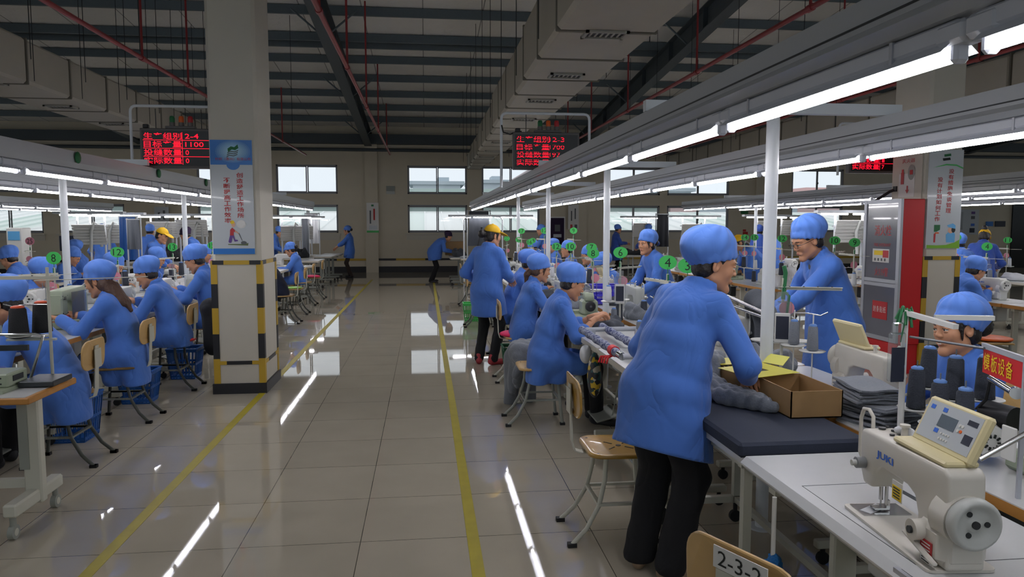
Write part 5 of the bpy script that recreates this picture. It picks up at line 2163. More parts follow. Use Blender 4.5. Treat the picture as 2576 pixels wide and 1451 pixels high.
person('woman in a yellow cap with hair bun standing at the aisle edge', .7, 8.52, -.62, h=1.63, lean=6, head=(10, 32, 0), hr=(.16, .3, .98), hl=(-.2, .16, .95), feet=((.09, .0, 0), (-.09, -.02, 0)), hair='bun', cap='yellow', capmat='cap_yellow', hem=.57, near=1, shoemat='shoe_red', seed=7)
person('bent worker sitting on the chair behind the yellow capped woman', .98, 14.9, FX, sit=True, z=.56, lean=48, head=(40, 0, 0), hr=(.1, .4, .8), hl=(-.1, .4, .8), near=2, seed=8)
person('woman in a dark purple cap bending over the far table', .2, 21.1, FX, lean=46, head=(30, 0, 0), hr=(.15, .55, .88), hl=(-.15, .55, .88), feet=((.1, -.05, 0), (-.1, 0, 0)), hair='short', cap='tight', capmat='cap_purple', hem=.62, near=2, seed=9)
# --- inner row, facing the aisle
person('man with glasses and blue cap reaching across the grey garments', 2.97, 5.0, FNX, h=1.7, lean=20, head=(24, -4, 0), hr=(.2, .45, .95), hl=(-.12, .62, .93), feet=((.1, -.05, 0), (-.1, 0, 0)), hair='short', cap='work', glasses=True, hem=.55, near=0, seed=4, cuff=(.9, .96), el=(-.4, -.3, -.9), vneck=True)
person('smiling woman in a blue cap sitting before the dark thread cones', 2.58, 3.2, FNX + .1, sit=True, z=.52, lean=8, side=-3, head=(3, 2, 5), hr=(.16, .36, .78), hl=(-.16, .36, .78), hair='bun', cap='work', smile=True, hem=.3, near=0, seed=1, h=1.6, vneck=True)
person('young woman leaning sideways over her table with a wary look', 2.78, 8.35, FNX + .2, lean=24, head=(8, -18, 0), hr=(.16, .42, .85), hl=(-.16, .42, .85), feet=((.1, -.1, 0), (-.1, -.1, 0)), h=1.58, hair='bun', cap='work', hem=.5, near=1, seed=3)
for (y, z, ln, hd, lab, cp) in ((9.55, .56, 30, 30, 'worker with a low bent cap behind the number seven disc', 'puffy'), (11.05, .55, 16, 12, 'worker in profile behind the green number eight disc', 'work'), (12.95, .57, 12, 10, 'worker facing the aisle behind the number ten disc', 'work'),
                            (14.6, .58, 10, 8, 'worker with a plain blue cap left of the purple door poster', 'tight'), (16.4, .55, 22, 25, 'worker bent low near the number twelve disc', 'work')):
    person(lab, 2.66, y, FNX, sit=True, z=z, lean=ln, head=(hd, 0, 0), hr=(.14, .4, .84), hl=(-.14, .4, .84), hair='short', cap=cp, near=2, seed=int(y), hem=.42)
person('standing worker in a white mask before the purple door poster', 3.25, 19.9, FNX - .3, lean=8, head=(20, 0, 0), hr=(.15, .4, .95), hl=(-.15, .4, .95), hair='short', cap='tight', near=2, hem=.5)
person('worker in blue standing in profile by the far wall with folded hands', 6.0, 23.0, FX, lean=4, head=(15, 0, 0), hr=(.1, .34, 1.05), hl=(-.1, .34, 1.05), hair='short', cap='tight', near=2, coatmat='coat_dark', hem=.5)
person('worker seen from behind raising arms under the slatted lamp', 6.05, 19.6, FY, lean=4, head=(5, 0, 0), hr=(.3, .4, 1.15), hl=(-.25, .3, 1.0), hair='short', cap='tight', near=2, coatmat='coat_dark', hem=.5)
person('worker in a yellow cap bending forward across the second aisle', 5.52, 11.6, FNX, lean=42, head=(22, 0, 0), hr=(.16, .5, .85), hl=(-.1, .5, .85), hair='pony', cap='yellow', capmat='cap_yellow', near=1, hem=.5, cuff=(.4, .4))
person('seated worker beyond the yellow capped one across the second aisle', 5.5, 12.9, FNX, sit=True, lean=24, head=(30, 0, 0), hr=(.14, .4, .84), hl=(-.14, .4, .84), near=2)
person('worker in deep blue seen from behind beside the nearest lamp post', 8.0, 17.0, FY - .3, lean=14, head=(10, 0, 0), hair='short', cap='tight', capmat='coat_dark', near=2, coatmat='coat_dark', hem=.5)
person('worker in blue standing behind the face of the man with glasses', 6.6, 13.4, FY + .4, lean=10, head=(10, 0, 0), hair='short', cap='tight', near=2, hem=.5)
person('worker seen from behind sitting left of the deep blue coat', 7.95, 10.1, FY - .2, lean=20, head=(14, 10, 0), hr=(.2, .35, .9), hl=(-.2, .35, .9), hair='short', cap='work', near=1, hem=.5, h=1.5)
person('worker in a deep blue coat with yellow cap and top bun', 8.75, 10.75, FY - .7, lean=22, head=(26, 10, 0), hr=(.2, .4, .95), hl=(-.2, .4, .95), hair='high_bun', cap='yellow', capmat='cap_yellow', near=1, coatmat='coat_dark', hem=.5)
person('seated worker bent over the white machine past the hydrant pillar', 6.09, 8.0, FX, sit=True, z=.56, lean=30, head=(34, 0, 0), hr=(.12, .42, .84), hl=(-.12, .42, .84), hair='short', cap='work', near=1, seed=2)
# --- block behind the striped pillar, aisle edge, facing the windows side
person('man with a wide blue cap bent forward behind the green machine table', -2.44, 5.25, FNX, sit=True, z=.56, lean=30, head=(24, 0, 0), hr=(.14, .4, .82), hl=(-.14, .42, .82), hair='short', cap='puffy', hem=.3, near=0, seed=4, h=1.66)
person('woman with long loose hair sewing behind the bent man', -2.46, 6.42, FNX, sit=True, z=.57, lean=16, head=(20, 0, 0), hr=(.14, .42, .86), hl=(-.12, .46, .86), hair='long', hairmat='hair_brown', cap='work', hem=.3, near=0, seed=5, h=1.62)
person('woman with a round blue cap sitting on the chair with the red cushion', -2.46, 7.6, FNX, sit=True, z=.57, lean=20, head=(26, 0, 0), hr=(.14, .4, .86), hl=(-.12, .42, .86), hair='short', cap='work', hem=.43, near=0, seed=6, h=1.62)
person('close cropped man sewing beside the striped pillar', -2.42, 8.75, FNX, sit=True, z=.6, lean=10, head=(30, 0, 0), hr=(.14, .4, .88), hl=(-.12, .42, .88), hair='short', cap='puffy', hem=.45, near=0, seed=7, h=1.68)
person('person in a dark navy jacket hunched on a stool behind the pillar', -2.42, 12.6, FNX, sit=True, lean=30, head=(35, 0, 0), hr=(.14, .4, .8), hl=(-.14, .4, .8), cap=None, hair='short', coatmat='navy_jacket', near=1, hem=.42, bulk=1.12)
person('woman sitting sideways with hands in her lap beside two empty chairs', -2.55, 15.4, FNX + .15, sit=True, z=.55, lean=10, head=(32, 0, 0), hr=(.1, .4, .72), hl=(-.08, .42, .7), hair='bun', cap='tight', near=1, hem=.42, h=1.55)
person('woman standing alone at the table end by the far wall', -2.3, 23.3, FNX, lean=4, head=(14, 0, 0), hr=(.15, .4, .95), hl=(-.12, .42, .93), hair='bun', cap='tight', near=1, legmat='trousers_brown', hem=.6, h=1.58, cuff=(.5, .5))
person('worker with lowered head just past the edge of the striped pillar', -4.3, 21.2, FX, lean=22, head=(34, 0, 0), hr=(.14, .4, .9), hl=(-.14, .4, .9), hair='short', cap='tight', near=2, hem=.5)
# --- second row behind the pillar
for (x, y, rz, z, ln, hd, lab, cp, nr) in ((-4.22, 8.2, FX, .54, 22, 24, 'worker with a tilted cap behind the man with the wide cap', 'puffy', 1), (-4.2, 9.9, FX, .54, 22, 30, 'worker bent under the number eight disc bar', 'work', 1), (-4.2, 11.5, FX, .55, 20, 28, 'worker with dark fringe before the pink disc', 'work', 1),
                                       (-4.2, 14.7, FX, .57, 20, 20, 'worker with only the cap showing beyond the yellow capped man', 'work', 2), (-4.2, 13.75, FX, .55, 26, 28, 'worker bent beside the lamp post of the yellow capped man', 'work', 2),
                                       (-5.15, 10.3, FNX, .6, 16, 30, 'worker facing the windows side by the number eight disc', 'work', 1), (-5.8, 12.4, FX, .55, 22, 30, 'worker mostly hidden by the first lamp post', 'work', 2),
                                       (-5.75, 13.4, FNX, .6, 14, 22, 'worker with a drooping cap under the slatted lamp', 'puffy', 1), (-4.55, 7.35, FX, .55, 26, 10, 'worker at the very edge of the picture beside the green heads', 'work', 1)):
    person(lab, x, y, rz, sit=True, z=z, lean=ln, head=(hd, 0, 0), hr=(.14, .42, .84), hl=(-.12, .42, .84), hair='short', cap=cp, near=nr, seed=int(y * 3), hem=.42)
person('standing man in a backward yellow cap leaning over the machines', -4.5, 12.75, FX - .2, lean=18, head=(22, 0, 0), hr=(.12, .42, .95), hl=(-.2, .3, .95), hair='short', cap='yellow', capmat='cap_yellow', near=1, hem=.5, cuff=(.55, .6))
person('worker with a dark cap standing behind the yellow capped man', -4.5, 15.6, FNX, lean=24, head=(30, 0, 0), hair='short', cap='tight', capmat='cap_purple', coatmat='coat', near=2, hem=.5)
person('standing worker with the head hidden behind the wide slatted board', -7.1, 17.4, FY + .5, lean=6, head=(10, 0, 0), hr=(.2, .3, .95), hl=(-.2, .3, .95), hair='short', cap='tight', near=2, hem=.5)
person('second standing worker half hidden behind the wide slatted board', -6.2, 17.6, FY, lean=6, head=(10, 0, 0), hair='short', cap='tight', near=2, hem=.5)

# ================================================================ chairs and cushions
chair(1.0, 3.72, FX, 'empty chair with a shiny golden plywood seat behind the leaning man', 'gold')
chair(.967, 1.756, -1.12, 'chair with the paper label 2-3-2 on its backrest at the lower edge', 'ply', plate='2-3-2')
chair(.93, 5.98, FX, 'grey legged stool under the woman beside the roller rack', 'grey')
for x, y, rz, lab in ((1.0, 7.62, FX, 'chair with the pink cushion under the woman with the ponytail'), (1.05, 9.03, FX, 'chair of the worker half hidden by the yellow capped woman'),
                      (.95, 14.95, FX, 'chair of the bent worker far along the aisle'), (.9, 11.8, FX, 'empty chair along the aisle past the yellow capped woman'),
                      (-2.50, 5.3, FNX, 'pale plywood chair behind the green machine table'), (-2.54, 6.42, FNX, 'plywood chair under the woman with long hair'), (-2.54, 7.62, FNX, 'plywood chair under the woman before the red cushion edge'),
                      (-2.52, 8.78, FNX, 'stool chair beside the striped pillar under the cropped man'), (-2.36, 12.55, FNX, 'chair under the dark navy jacket'), (-2.42, 13.85, FNX, 'empty plywood chair with a pale green pad past the pillar'),
                      (-2.5, 15.42, FNX, 'chair under the woman with hands in her lap'), (-2.5, 16.75, FNX, 'empty chair with a red cushion beyond the woman with hands in her lap'),
                      (2.78, 3.4, FNX, 'chair under the smiling woman'), (4.35, 10.6, FX, 'pale chair across the second aisle'),
                      (6.1, 8.02, FX, 'chair under the bent worker past the hydrant pillar')):
    chair(x, y, rz, lab)
for i, (x, y, rz) in enumerate(((2.74, 9.55, FNX), (2.74, 11.05, FNX), (2.74, 12.95, FNX), (2.74, 14.6, FNX), (2.74, 16.4, FNX), (5.58, 12.9, FNX))):
    chair(x, y, rz, 'chair under a seated worker in the inner row', group='inner row chairs')
for i, (x, y, rz) in enumerate(((-4.28, 8.2, FX), (-4.26, 9.9, FX), (-4.26, 11.5, FX), (-4.26, 14.7, FX), (-4.3, 13.75, FX), (-5.1, 10.3, FNX), (-5.86, 12.4, FX), (-5.7, 13.4, FNX), (-4.62, 7.35, FX))):
    chair(x, y, rz, 'chair under a seated worker of the second row behind the striped pillar', group='second row chairs')
cushion(.94, 7.62, .47, 0, 'hot_pink', 'hot pink seat cushion on the chair under the woman with the ponytail')
cushion(-2.46, 7.62, .47, 0, 'red', 'red seat cushion under the woman with the round cap')
cushion(-2.5, 16.75, .47, 0, 'hot_pink', 'red cushion on the empty chair beyond the seated woman')
cushion(-2.42, 13.85, .47, 0, 'lime', 'pale green pad on the empty chair past the pillar', t=.02)
# ================================================================ boards, posters, signs
def clipped(vs, fs, z0, z1, ax):
    """keep the part of flat writing between two heights along axis ax"""
    me = bpy.data.meshes.new('writing')
    me.from_pydata([tuple(v) for v in vs], [], fs)
    bm = bmesh.new()
    bm.from_mesh(me)
    n = V3(0, 0, 0)
    n[ax] = 1
    for lv, sg in ((z0, -1), (z1, 1)):
        co = V3(0, 0, 0)
        co[ax] = lv
        bmesh.ops.bisect_plane(bm, geom=list(bm.verts) + list(bm.edges) + list(bm.faces), plane_co=co, plane_no=n * sg, clear_outer=True)
    bm.verts.ensure_lookup_table()
    bm.verts.index_update()
    out = [tuple(v.co) for v in bm.verts], [tuple(v.index for v in f.verts) for f in bm.faces]
    bm.free()
    bpy.data.meshes.remove(me)
    return out


def led_board(x0, x1, y, z0, z1, rows, label, lines=True, torn=False, pipe=()):
    w, h = x1 - x0, z1 - z0
    o = thing('led_board', label, 'display board', ((x0 + x1) / 2, y, z0))
    MB().box((0, .035, h / 2), (w, .08, h), b=.006).build('case', M['led_case'], o)
    MB().box((0, -.0065, h / 2), (w - .04, .004, h - .05)).build('screen', M['led_back'], o)
    q = MB()
    W, H = w - .06, h - .07
    split = -W / 2 + W * .56
    rh = H / 4
    for i, (a, b2) in enumerate(rows):
        zc = .035 + H - rh * (i + .5)
        c1 = V3(-W / 2 + W * .28, -.0105, zc)
        tmp = MB()
        write(tmp, a, c1, w=W * .54, h=rh * .8, bold=.006)
        write(tmp, b2, V3(split + W * .03 + (len(b2) * W * .072) / 2, -.0105, zc), w=len(b2) * W * (.066 if len(b2) > 1 else .05), h=rh * .6, bold=.006)
        if torn:
            for u0, u1 in (((-.5, -.12), (-.02, .16), (.22, .42)) if i == 0 else ((-.42, -.1), (0.0, .2), (.28, .36))):
                v2, f2 = clipped(tmp.v, tmp.f, zc + u0 * rh, zc + u1 * rh, 2)
                q.add(v2, f2)
        else:
            q.add(tmp.v, tmp.f)
        if lines and i < 3:
            q.box((0, -.0105, zc - rh / 2), (W, .001, .005))
        if not torn:
            q.box((split, -.0105, zc), (.004, .001, rh * .96))
        else:
            q.box((split, -.0105, zc), (.004, .001, rh * .5))
    q.build('lit_lettering', M['led_red'], o)
    bx = MB().box((.02, .03, h + .012), (.28, .06, .024), b=.004)
    bar = bx.build('beacon_bar', M['led_case'], o)
    for k, m in enumerate((M['green_dark'], M['orange'], M['red'])):
        q = MB().cyl((-.06 + .085 * k, .03, h + .024), (-.06 + .085 * k, .03, h + .06), .027, n=14, m=1)
        q.lathe([(.024, 0), (.025, .04), (.02, .06), (0, .064)], (-.06 + .085 * k, .03, h + .06), n=14)
        q.build('warning_beacon', [m, M['led_case']], o)
    MB().box((-w / 2 + .05, .03, h + .02), (.05, .05, .04), b=.006).build('power_box', M['black'], o)
    if pipe:
        MB().tube([V3(*p) - V3((x0 + x1) / 2, y, z0) for p in pipe], .014, n=8).build('support_pipe', M['white_steel'], o)
    q = MB()
    for s in (-.3, .3):
        q.cyl((w * s, .03, h), (w * s, .03, h + .19), .004, n=6)
    q.build('hanger', M['dark_metal'], o)
    return o


def bend(*pts, r=.06):
    out = [V3(*pts[0])]
    for a, b, c in zip(pts[:-2], pts[1:-1], pts[2:]):
        a, b, c = V3(*a), V3(*b), V3(*c)
        p0, p1 = b + unit(a - b) * r, b + unit(c - b) * r
        for t in np.linspace(0, 1, 5):
            out.append((1 - t) ** 2 * p0 + 2 * t * (1 - t) * b + t * t * p1)
    return out + [V3(*pts[-1])]


led_board(-2.73, -2.02, 7.62, 2.17, 2.555, [('生产组别', '2-4'), ('目标产量', '1100'), ('投缝数量', '0'), ('实际数量', '0')],
          'lit red number board showing 2-4 and 1100 beside the striped pillar', pipe=bend((-2.0, 7.65, 2.77), (-2.82, 7.65, 2.77), (-2.82, 7.65, 2.0)))
led_board(.89, 1.57, 7.5, 2.18, 2.555, [('生产组别', '2-3'), ('目标产量', '700'), ('投缝数量', '97'), ('实际数量', '63')],
          'red number board with broken digits hanging under the air duct', lines=False, torn=True, pipe=bend((.775, 7.53, 2.0), (.775, 7.53, 2.745), (1.68, 7.53, 2.745), (1.68, 7.53, 2.2)))
led_board(4.92, 5.6, 8.2, 2.225, 2.6, [('生产组别', '2-1'), ('目标产量', '900'), ('投缝数量', '1'), ('实际数量', '7')],
          'red number board half hidden behind the hydrant pillar', pipe=bend((4.8, 8.23, 2.2), (4.8, 8.23, 2.8), (5.45, 8.23, 2.8), (5.5, 8.03, 2.8)))
o = MB().tube([(.775, 7.5, 2.62), (.79, 7.49, 2.55), (.86, 7.5, 2.53), (.93, 7.53, 2.56)], .008, n=6).build('power_cable', M['black'])
tag(o, 'black power cable looping to the number board under the air duct', 'cable')


def poster_front(x0, x1, z0, z1, y):
    """helper for pictures facing the camera side: u right, v up, both 0..1"""
    def P(u, v, d=0.0):
        return V3(x0 + (x1 - x0) * u, y - d, z0 + (z1 - z0) * v)
    return P


def poly(q, pts, m, P, d):
    q.add([P(u, v, d) for u, v in pts], [tuple(range(len(pts)))], m)


def disc_pts(cu, cv, ru, rv, n=24, a0=0, a1=2 * PI):
    return [(cu + ru * math.cos(a0 + (a1 - a0) * i / n), cv + rv * math.sin(a0 + (a1 - a0) * i / n)) for i in range(n)]


# --- poster on the striped pillar
o = thing('pillar_poster', 'tall blue headed poster with red writing on the striped pillar', 'poster', (-1.8, 7.3, 1.345))
def place(q, name, mats, par, label=None):
    lo = V3(*par.location)
    q.v = [tuple(V3(*v) - lo) for v in q.v]
    return q.build(name, mats, par, label)
P = poster_front(-1.992, -1.612, 1.345, 2.415, 7.288)
place(MB().box((-1.802, 7.294, 1.88), (.384, .012, 1.074)), 'panel', M['board_grey'], o)
q = MB()
poly(q, [(.0, .0), (1, 0), (1, .05), (0, .05)], 0, P, .001)
poly(q, [(0, .785), (1, .785), (1, 1), (0, 1)], 0, P, .001)
poly(q, disc_pts(.54, .785, .16, .045, 20), 0, P, .0012)
for k in range(7):
    poly(q, disc_pts(.54, .9, .42 - .045 * k, .098 - .0095 * k), 1 + k, P, .0014 + .0001 * k)
place(q, 'header', [M['poster_blue']] + [mat('poster_tone', [a_ + (b_ - a_) * (k + 1) / 7 for a_, b_ in zip(lin('1c6fc0'), lin('9cc9e0'))], .3, coat=.12) for k in range(7)], o)
q = MB()
poly(q, [(.42, .925), (.5, .945), (.58, .938), (.66, .962), (.68, .93), (.6, .912), (.52, .918), (.43, .895)], 0, P, .0026)
for k in range(3):
    v = .9 - .017 * k
    u = .41 - .01 * k
    poly(q, [(u, v - .01), (u + .07, v + .006), (u + .17, v), (u + .26, v + .014), (u + .265, v + .006), (u + .17, v - .008), (u + .07, v - .002), (u, v - .018)], 1, P, .0026)
place(q, 'logo', [M['green_dark'], M['grey_print']], o)
q = MB()
write(q, '针织（惠州）有限公司', P(.54, .835, .003), w=.32, h=.028)
for i, ch in enumerate('创造舒适工作场所'):
    write(q, ch, P(.685, .695 - .0505 * i, .003), w=.06, h=.046, bold=.012)
for i, ch in enumerate('不断提高工作效率'):
    write(q, ch, P(.375, .65 - .0505 * i, .003), w=.06, h=.046, bold=.012)
place(q, 'lettering', M['red_print'], o)
q = MB()
poly(q, disc_pts(.69, .265, .115, .036), 3, P, .0012)
poly(q, [(.39, .1), (.44, .1), (.475, .15), (.52, .11), (.6, .115), (.6, .125), (.53, .13), (.5, .175), (.42, .175), (.37, .11)], 1, P, .0018)
poly(q, [(.41, .165), (.5, .165), (.505, .2), (.55, .19), (.53, .215), (.47, .235), (.42, .215)], 0, P, .0022)
poly(q, disc_pts(.5, .265, .05, .026), 2, P, .002)
poly(q, disc_pts(.475, .282, .05, .016), 4, P, .0024)
poly(q, [(.53, .198), (.63, .175), (.64, .182), (.55, .208)], 2, P, .0024)
poly(q, [(.62, .182), (.7, .115), (.71, .12), (.635, .188)], 5, P, .0024)
poly(q, disc_pts(.74, .1, .07, .016), 5, P, .002)
poly(q, [(.36, .082), (.84, .075), (.85, .1), (.78, .09), (.6, .09), (.36, .09)], 6, P, .0015)
place(q, 'picture', [M['red'], M['purple'], M['skin_print'], M['paper'], M['yellow_text'], M['grey_print'], mat('olive_print', '5c6a3c', .4)], o)

# --- poster on the hydrant pillar
o = thing('pillar_poster', 'tall grey poster with red writing and blue capped figure on the hydrant pillar', 'poster', (5.555, 7.42, 1.37))
P = poster_front(5.36, 5.75, 1.37, 2.42, 7.408)
place(MB().box((5.555, 7.414, 1.895), (.395, .012, 1.055)), 'panel', M['board_grey'], o)
q = MB()
poly(q, [(.02, .0), (1, 0), (1, .09), (.85, .06), (.6, .035), (.3, .03), (.02, .035)], 0, P, .001)
poly(q, [(.1, .82), (.5, .845), (.8, .84), (1, .81), (1, .825), (.8, .855), (.5, .86)], 1, P, .001)
poly(q, [(.42, .955), (.62, .965), (.63, .94), (.43, .93)], 2, P, .001)
poly(q, [(.38, .915), (.6, .925), (.62, .9), (.4, .89)], 3, P, .001)
poly(q, [(.6, .06), (.85, .06), (.86, .14), (.82, .165), (.65, .165), (.58, .14)], 4, P, .0012)
poly(q, disc_pts(.72, .185, .085, .032), 5, P, .0016)
poly(q, disc_pts(.8, .19, .06, .03), 3, P, .0018)
poly(q, [(.6, .235), (.66, .215), (.86, .2), (.86, .235), (.78, .255), (.68, .245)], 4, P, .002)
poly(q, [(.22, .24), (.4, .24), (.4, .19), (.3, .17), (.22, .17)], 2, P, .0016)
poly(q, [(.26, .165), (.36, .165), (.38, .15), (.24, .15)], 6, P, .0018)
poly(q, [(.22, .15), (.28, .15), (.27, .06), (.22, .06)], 7, P, .0014)
place(q, 'picture', [M['lime'], M['green'], M['green_dark'], M['digit'], M['poster_sky'], M['skin_print'], M['orange'], M['red']], o)
q = MB()
for i, ch in enumerate('没有措施免谈管理'):
    write(q, ch, P(.66 - .006 * i, .785 - .057 * i, .003), w=.06, h=.05, bold=.012)
for i, ch in enumerate('没有计划如何工作'):
    write(q, ch, P(.34 - .006 * i, .7 - .057 * i, .003), w=.06, h=.05, bold=.012)
place(q, 'lettering', M['red_print'], o)

# --- hydrant cabinet against the pillar's aisle face
o = thing('hydrant_cabinet', 'tall red fire hydrant cabinet with grey glass doors beside the pillar', 'cabinet', (5.2, 7.75, 0))
B_ = lambda q, c, s, m=0, b=0: q.box(V3(*c) - V3(5.2, 7.75, 0), s, m, b=b)
B_(MB(), (5.21, 7.74, 1.11), (.26, .66, 1.58), b=.01).build('cabinet_body', M['red_flag'], o)
B_(MB(), (5.21, 7.74, .16), (.24, .62, .32)).build('base', M['red_flag'], o)
q = MB()
for z0_, z1_ in ((.34, .98), (.98, 1.9)):
    q = MB()
    for yy in (7.43, 8.05):
        B_(q, (5.07, yy, (z0_ + z1_) / 2), (.03, .05, z1_ - z0_))
    for zz in (z0_ + .02, z1_ - .02):
        B_(q, (5.07, 7.74, zz), (.028, .568, .045))
    dr = q.build('door', M['alu'], o)
    B_(MB(), (5.072, 7.74, (z0_ + z1_) / 2), (.012, .6, z1_ - z0_ - .06)).build('glass', M['smoke_glass'], dr)
q = MB()
rt_ = (0, -1, 0)
cc = lambda y, z, d=.0: V3(5.064 - d - 5.2, y - 7.75, z)
write(q, '消火栓', cc(7.72, 1.56), w=.3, h=.12, right=rt_)
write(q, 'FIRE HYDRANT', cc(7.72, 1.4), w=.3, h=.035, right=rt_)
write(q, '火119警', cc(7.72, 1.1), w=.24, h=.1, right=rt_)
q.build('lettering', M['red_print'], o)
q = MB().box(cc(7.74, 1.28), (.004, .3, .15), 0).box(cc(7.78, 1.31, .003), (.002, .16, .05), 1).box(cc(7.65, 1.3, .003), (.002, .1, .08), 2)
for k in range(4):
    q.box(cc(7.84 - .06 * k, 1.235, .003), (.002, .025, .03), 3)
q.build('safety_sign', [M['paper'], M['yellow_text'], M['red'], M['grey_print']], o)
q = MB().box(cc(7.72, .67), (.004, .27, .2), 0)
for k, ch in enumerate(('封', '条', '贴', '纸')):
    write(q, ch, cc(7.81 - .06 * k, .68, .004), w=.05, h=.07, right=rt_, m=1)
q.build('red_sticker', [M['red'], M['paper']], o)
# extinguisher notice on the aisle face of the pillar
o = thing('extinguisher_notice', 'pale notice with extinguisher picture and arrow above the hydrant cabinet', 'sign', (5.35, 7.74, 2.12))
c_ = lambda y, z, d=0.0: V3(-.008 - d, y - 7.74, z - 2.12)
MB().box(c_(7.74, 2.13), (.012, .5, .52)).build('panel', M['pillar'], o)
MB().box(c_(7.74, 2.06, .008), (.003, .27, .26)).build('paper', M['paper'], o)
q = MB()
write(q, '灭火器', c_(7.72, 2.33, .0085), w=.22, h=.045, right=rt_)
q.box(c_(7.81, 2.14, .012), (.003, .05, .13)).box(c_(7.81, 2.22, .012), (.003, .03, .04)).box(c_(7.66, 2.2, .0125), (.002, .05, .05), 2)
q.prism([(0, 0), (.03, .04), (-.03, .04)], -.001, .001, R=np.array([[0, 0, 1], [-1, 0, 0], [0, 1, 0]]), t=c_(7.72, 1.97, .012)).box(c_(7.72, 2.03, .012), (.003, .02, .05))
q.add([c_(7.66 - .06 * math.cos(a), 2.2 + .085 * math.sin(a), .0115) for a in np.linspace(0, 2 * PI, 21)[:-1]], [tuple(range(20))], 1)
q.build('picture', [M['red'], M['leggrey'], M['red_print']], o)
o = MB().tube([(5.33, 7.95, 2.02), (5.29, 7.97, 2.0), (5.2, 7.98, 1.94), (5.13, 7.98, 1.9)], .016, n=8).box((5.34, 7.93, 2.03), (.04, .06, .06)).build('power_cable', M['black'])
tag(o, 'thick black cable from the pillar socket into the hydrant cabinet', 'cable')

# --- things on the far wall
def wall_panel(name, label, cat, px0, py0, px1, py1, parts, y=25.78, t=.03):
    a, b2 = on_y(px0, py1, y), on_y(px1, py0, y)
    w, h = b2[0] - a[0], b2[2] - a[2]
    o = thing(name, label, cat, ((a[0] + b2[0]) / 2, y, (a[2] + b2[2]) / 2))
    for nm, m, (u0, v0, u1, v1), d in parts:
        MB().box((w * ((u0 + u1) / 2 - .5), -d, h * ((v0 + v1) / 2 - .5)), (w * (u1 - u0), t if d == 0 else .006, h * (v1 - v0))).build(nm, M[m], o)
    return o


wall_panel('wall_poster', 'narrow white poster with green foot on the far wall pilaster above the aisle', 'poster', 923, 510, 952, 585,
           [('panel', 'paper', (0, 0, 1, 1), 0), ('green_band', 'green', (0, 0, 1, .07), .02), ('logo', 'green_dark', (.4, .88, .6, .94), .02), ('lettering', 'red_print', (.56, .42, .7, .8), .02), ('lettering', 'grey_print', (.25, .3, .37, .74), .02), ('picture', 'board_grey', (.2, .1, .85, .24), .02)], y=25.66)
wall_panel('wall_poster', 'narrow white poster beside the purple door on the second pilaster', 'poster', 1429, 515, 1456, 577,
           [('panel', 'paper', (0, 0, 1, 1), 0), ('lettering', 'grey_print', (.6, .42, .72, .85), .02), ('lettering', 'grey_print', (.25, .35, .37, .75), .02), ('picture', 'red_print', (.2, .05, .4, .2), .02), ('picture', 'grey_print', (.6, .05, .85, .2), .02)], y=25.66)
wall_panel('door_banner', 'dark purple door poster in a pale frame on the far wall', 'banner', 1385, 548, 1419, 616,
           [('frame', 'machine_white', (-.06, -.02, 1.08, 1.04), 0), ('panel', 'cap_purple', (0, 0, 1, 1), .02), ('emblem', 'grey_print', (.3, .5, .7, .75), .026), ('label', 'board_grey', (.2, .28, .8, .4), .026)])
wall_panel('exit_sign', 'small green first aid sign with white cross on the far wall', 'sign', 1455, 540, 1470, 553,
           [('panel', 'green_dark', (0, 0, 1, 1), 0), ('cross', 'paper', (.42, .2, .58, .8), .02), ('cross', 'paper', (.25, .42, .75, .58), .02)])
wall_panel('wall_clock_sign', 'grey electric box with label high on the far wall above the aisle', 'box', 972, 468, 993, 488, [('case', 'leggrey', (0, .4, 1, 1), 0), ('label', 'machine_grey', (0, 0, 1, .38), 0)])
wall_panel('notice_board', 'grey notice board with two columns of pictures past the hydrant pillar', 'notice board', 2390, 527, 2463, 590,
           [('panel', 'board_grey', (0, 0, 1, 1), 0), ('sheet', 'steel', (.1, .2, .42, .9), .02), ('picture', 'purple', (.72, .82, .85, .92), .02), ('picture', 'grey_print', (.72, .62, .85, .74), .02), ('picture', 'blue_print', (.72, .34, .85, .44), .02), ('picture', 'dark_print', (.68, .08, .86, .26), .02)])
wall_panel('wall_sign', 'small blue sign right of the grey notice board', 'sign', 2480, 557, 2498, 569, [('panel', 'poster_blue', (0, 0, 1, 1), 0)])
wall_panel('wall_sign', 'small dark sign right of the blue sign', 'sign', 2503, 556, 2529, 570, [('panel', 'dark_print', (0, 0, 1, 1), 0)])
wall_panel('wall_sign', 'small green sign under the lamp rows on the far wall', 'sign', 1864, 531, 1882, 538, [('panel', 'green_dark', (0, 0, 1, 1), 0)])
wall_panel('wall_sign', 'small red sign on the far wall beside the numbered discs', 'sign', 1869, 577, 1881, 590, [('panel', 'red_print', (0, 0, 1, .55), 0), ('tab', 'red_print', (0, .6, .6, 1), 0)])
wall_panel('wall_poster', 'faint grey poster on the window side pilaster behind the lamps', 'poster', 390, 520, 424, 566, [('panel', 'board_grey', (0, 0, 1, 1), 0), ('lettering', 'grey_print', (.6, .3, .75, .8), .02), ('lettering', 'grey_print', (.25, .3, .4, .7), .02)], y=25.66)
a = on_y(2541, 700, 25.7)
structure(MB().box((a[0] + .9, 25.77, 1.25), (1.8, .06, 2.5)).build('door_1', M['dark_metal']))

# ================================================================ things on the navy table
open_box('cardboard_box', 'open brown cardboard box at the near end of the navy table', 'box', 1.7, 3.2, .776, .24, .38, .12, M['cardboard'], rz=.0)
open_box('cardboard_box', 'second open cardboard box behind it holding yellow card', 'box', 1.66, 3.6, .776, .28, .34, .12, M['cardboard'], rz=.06)


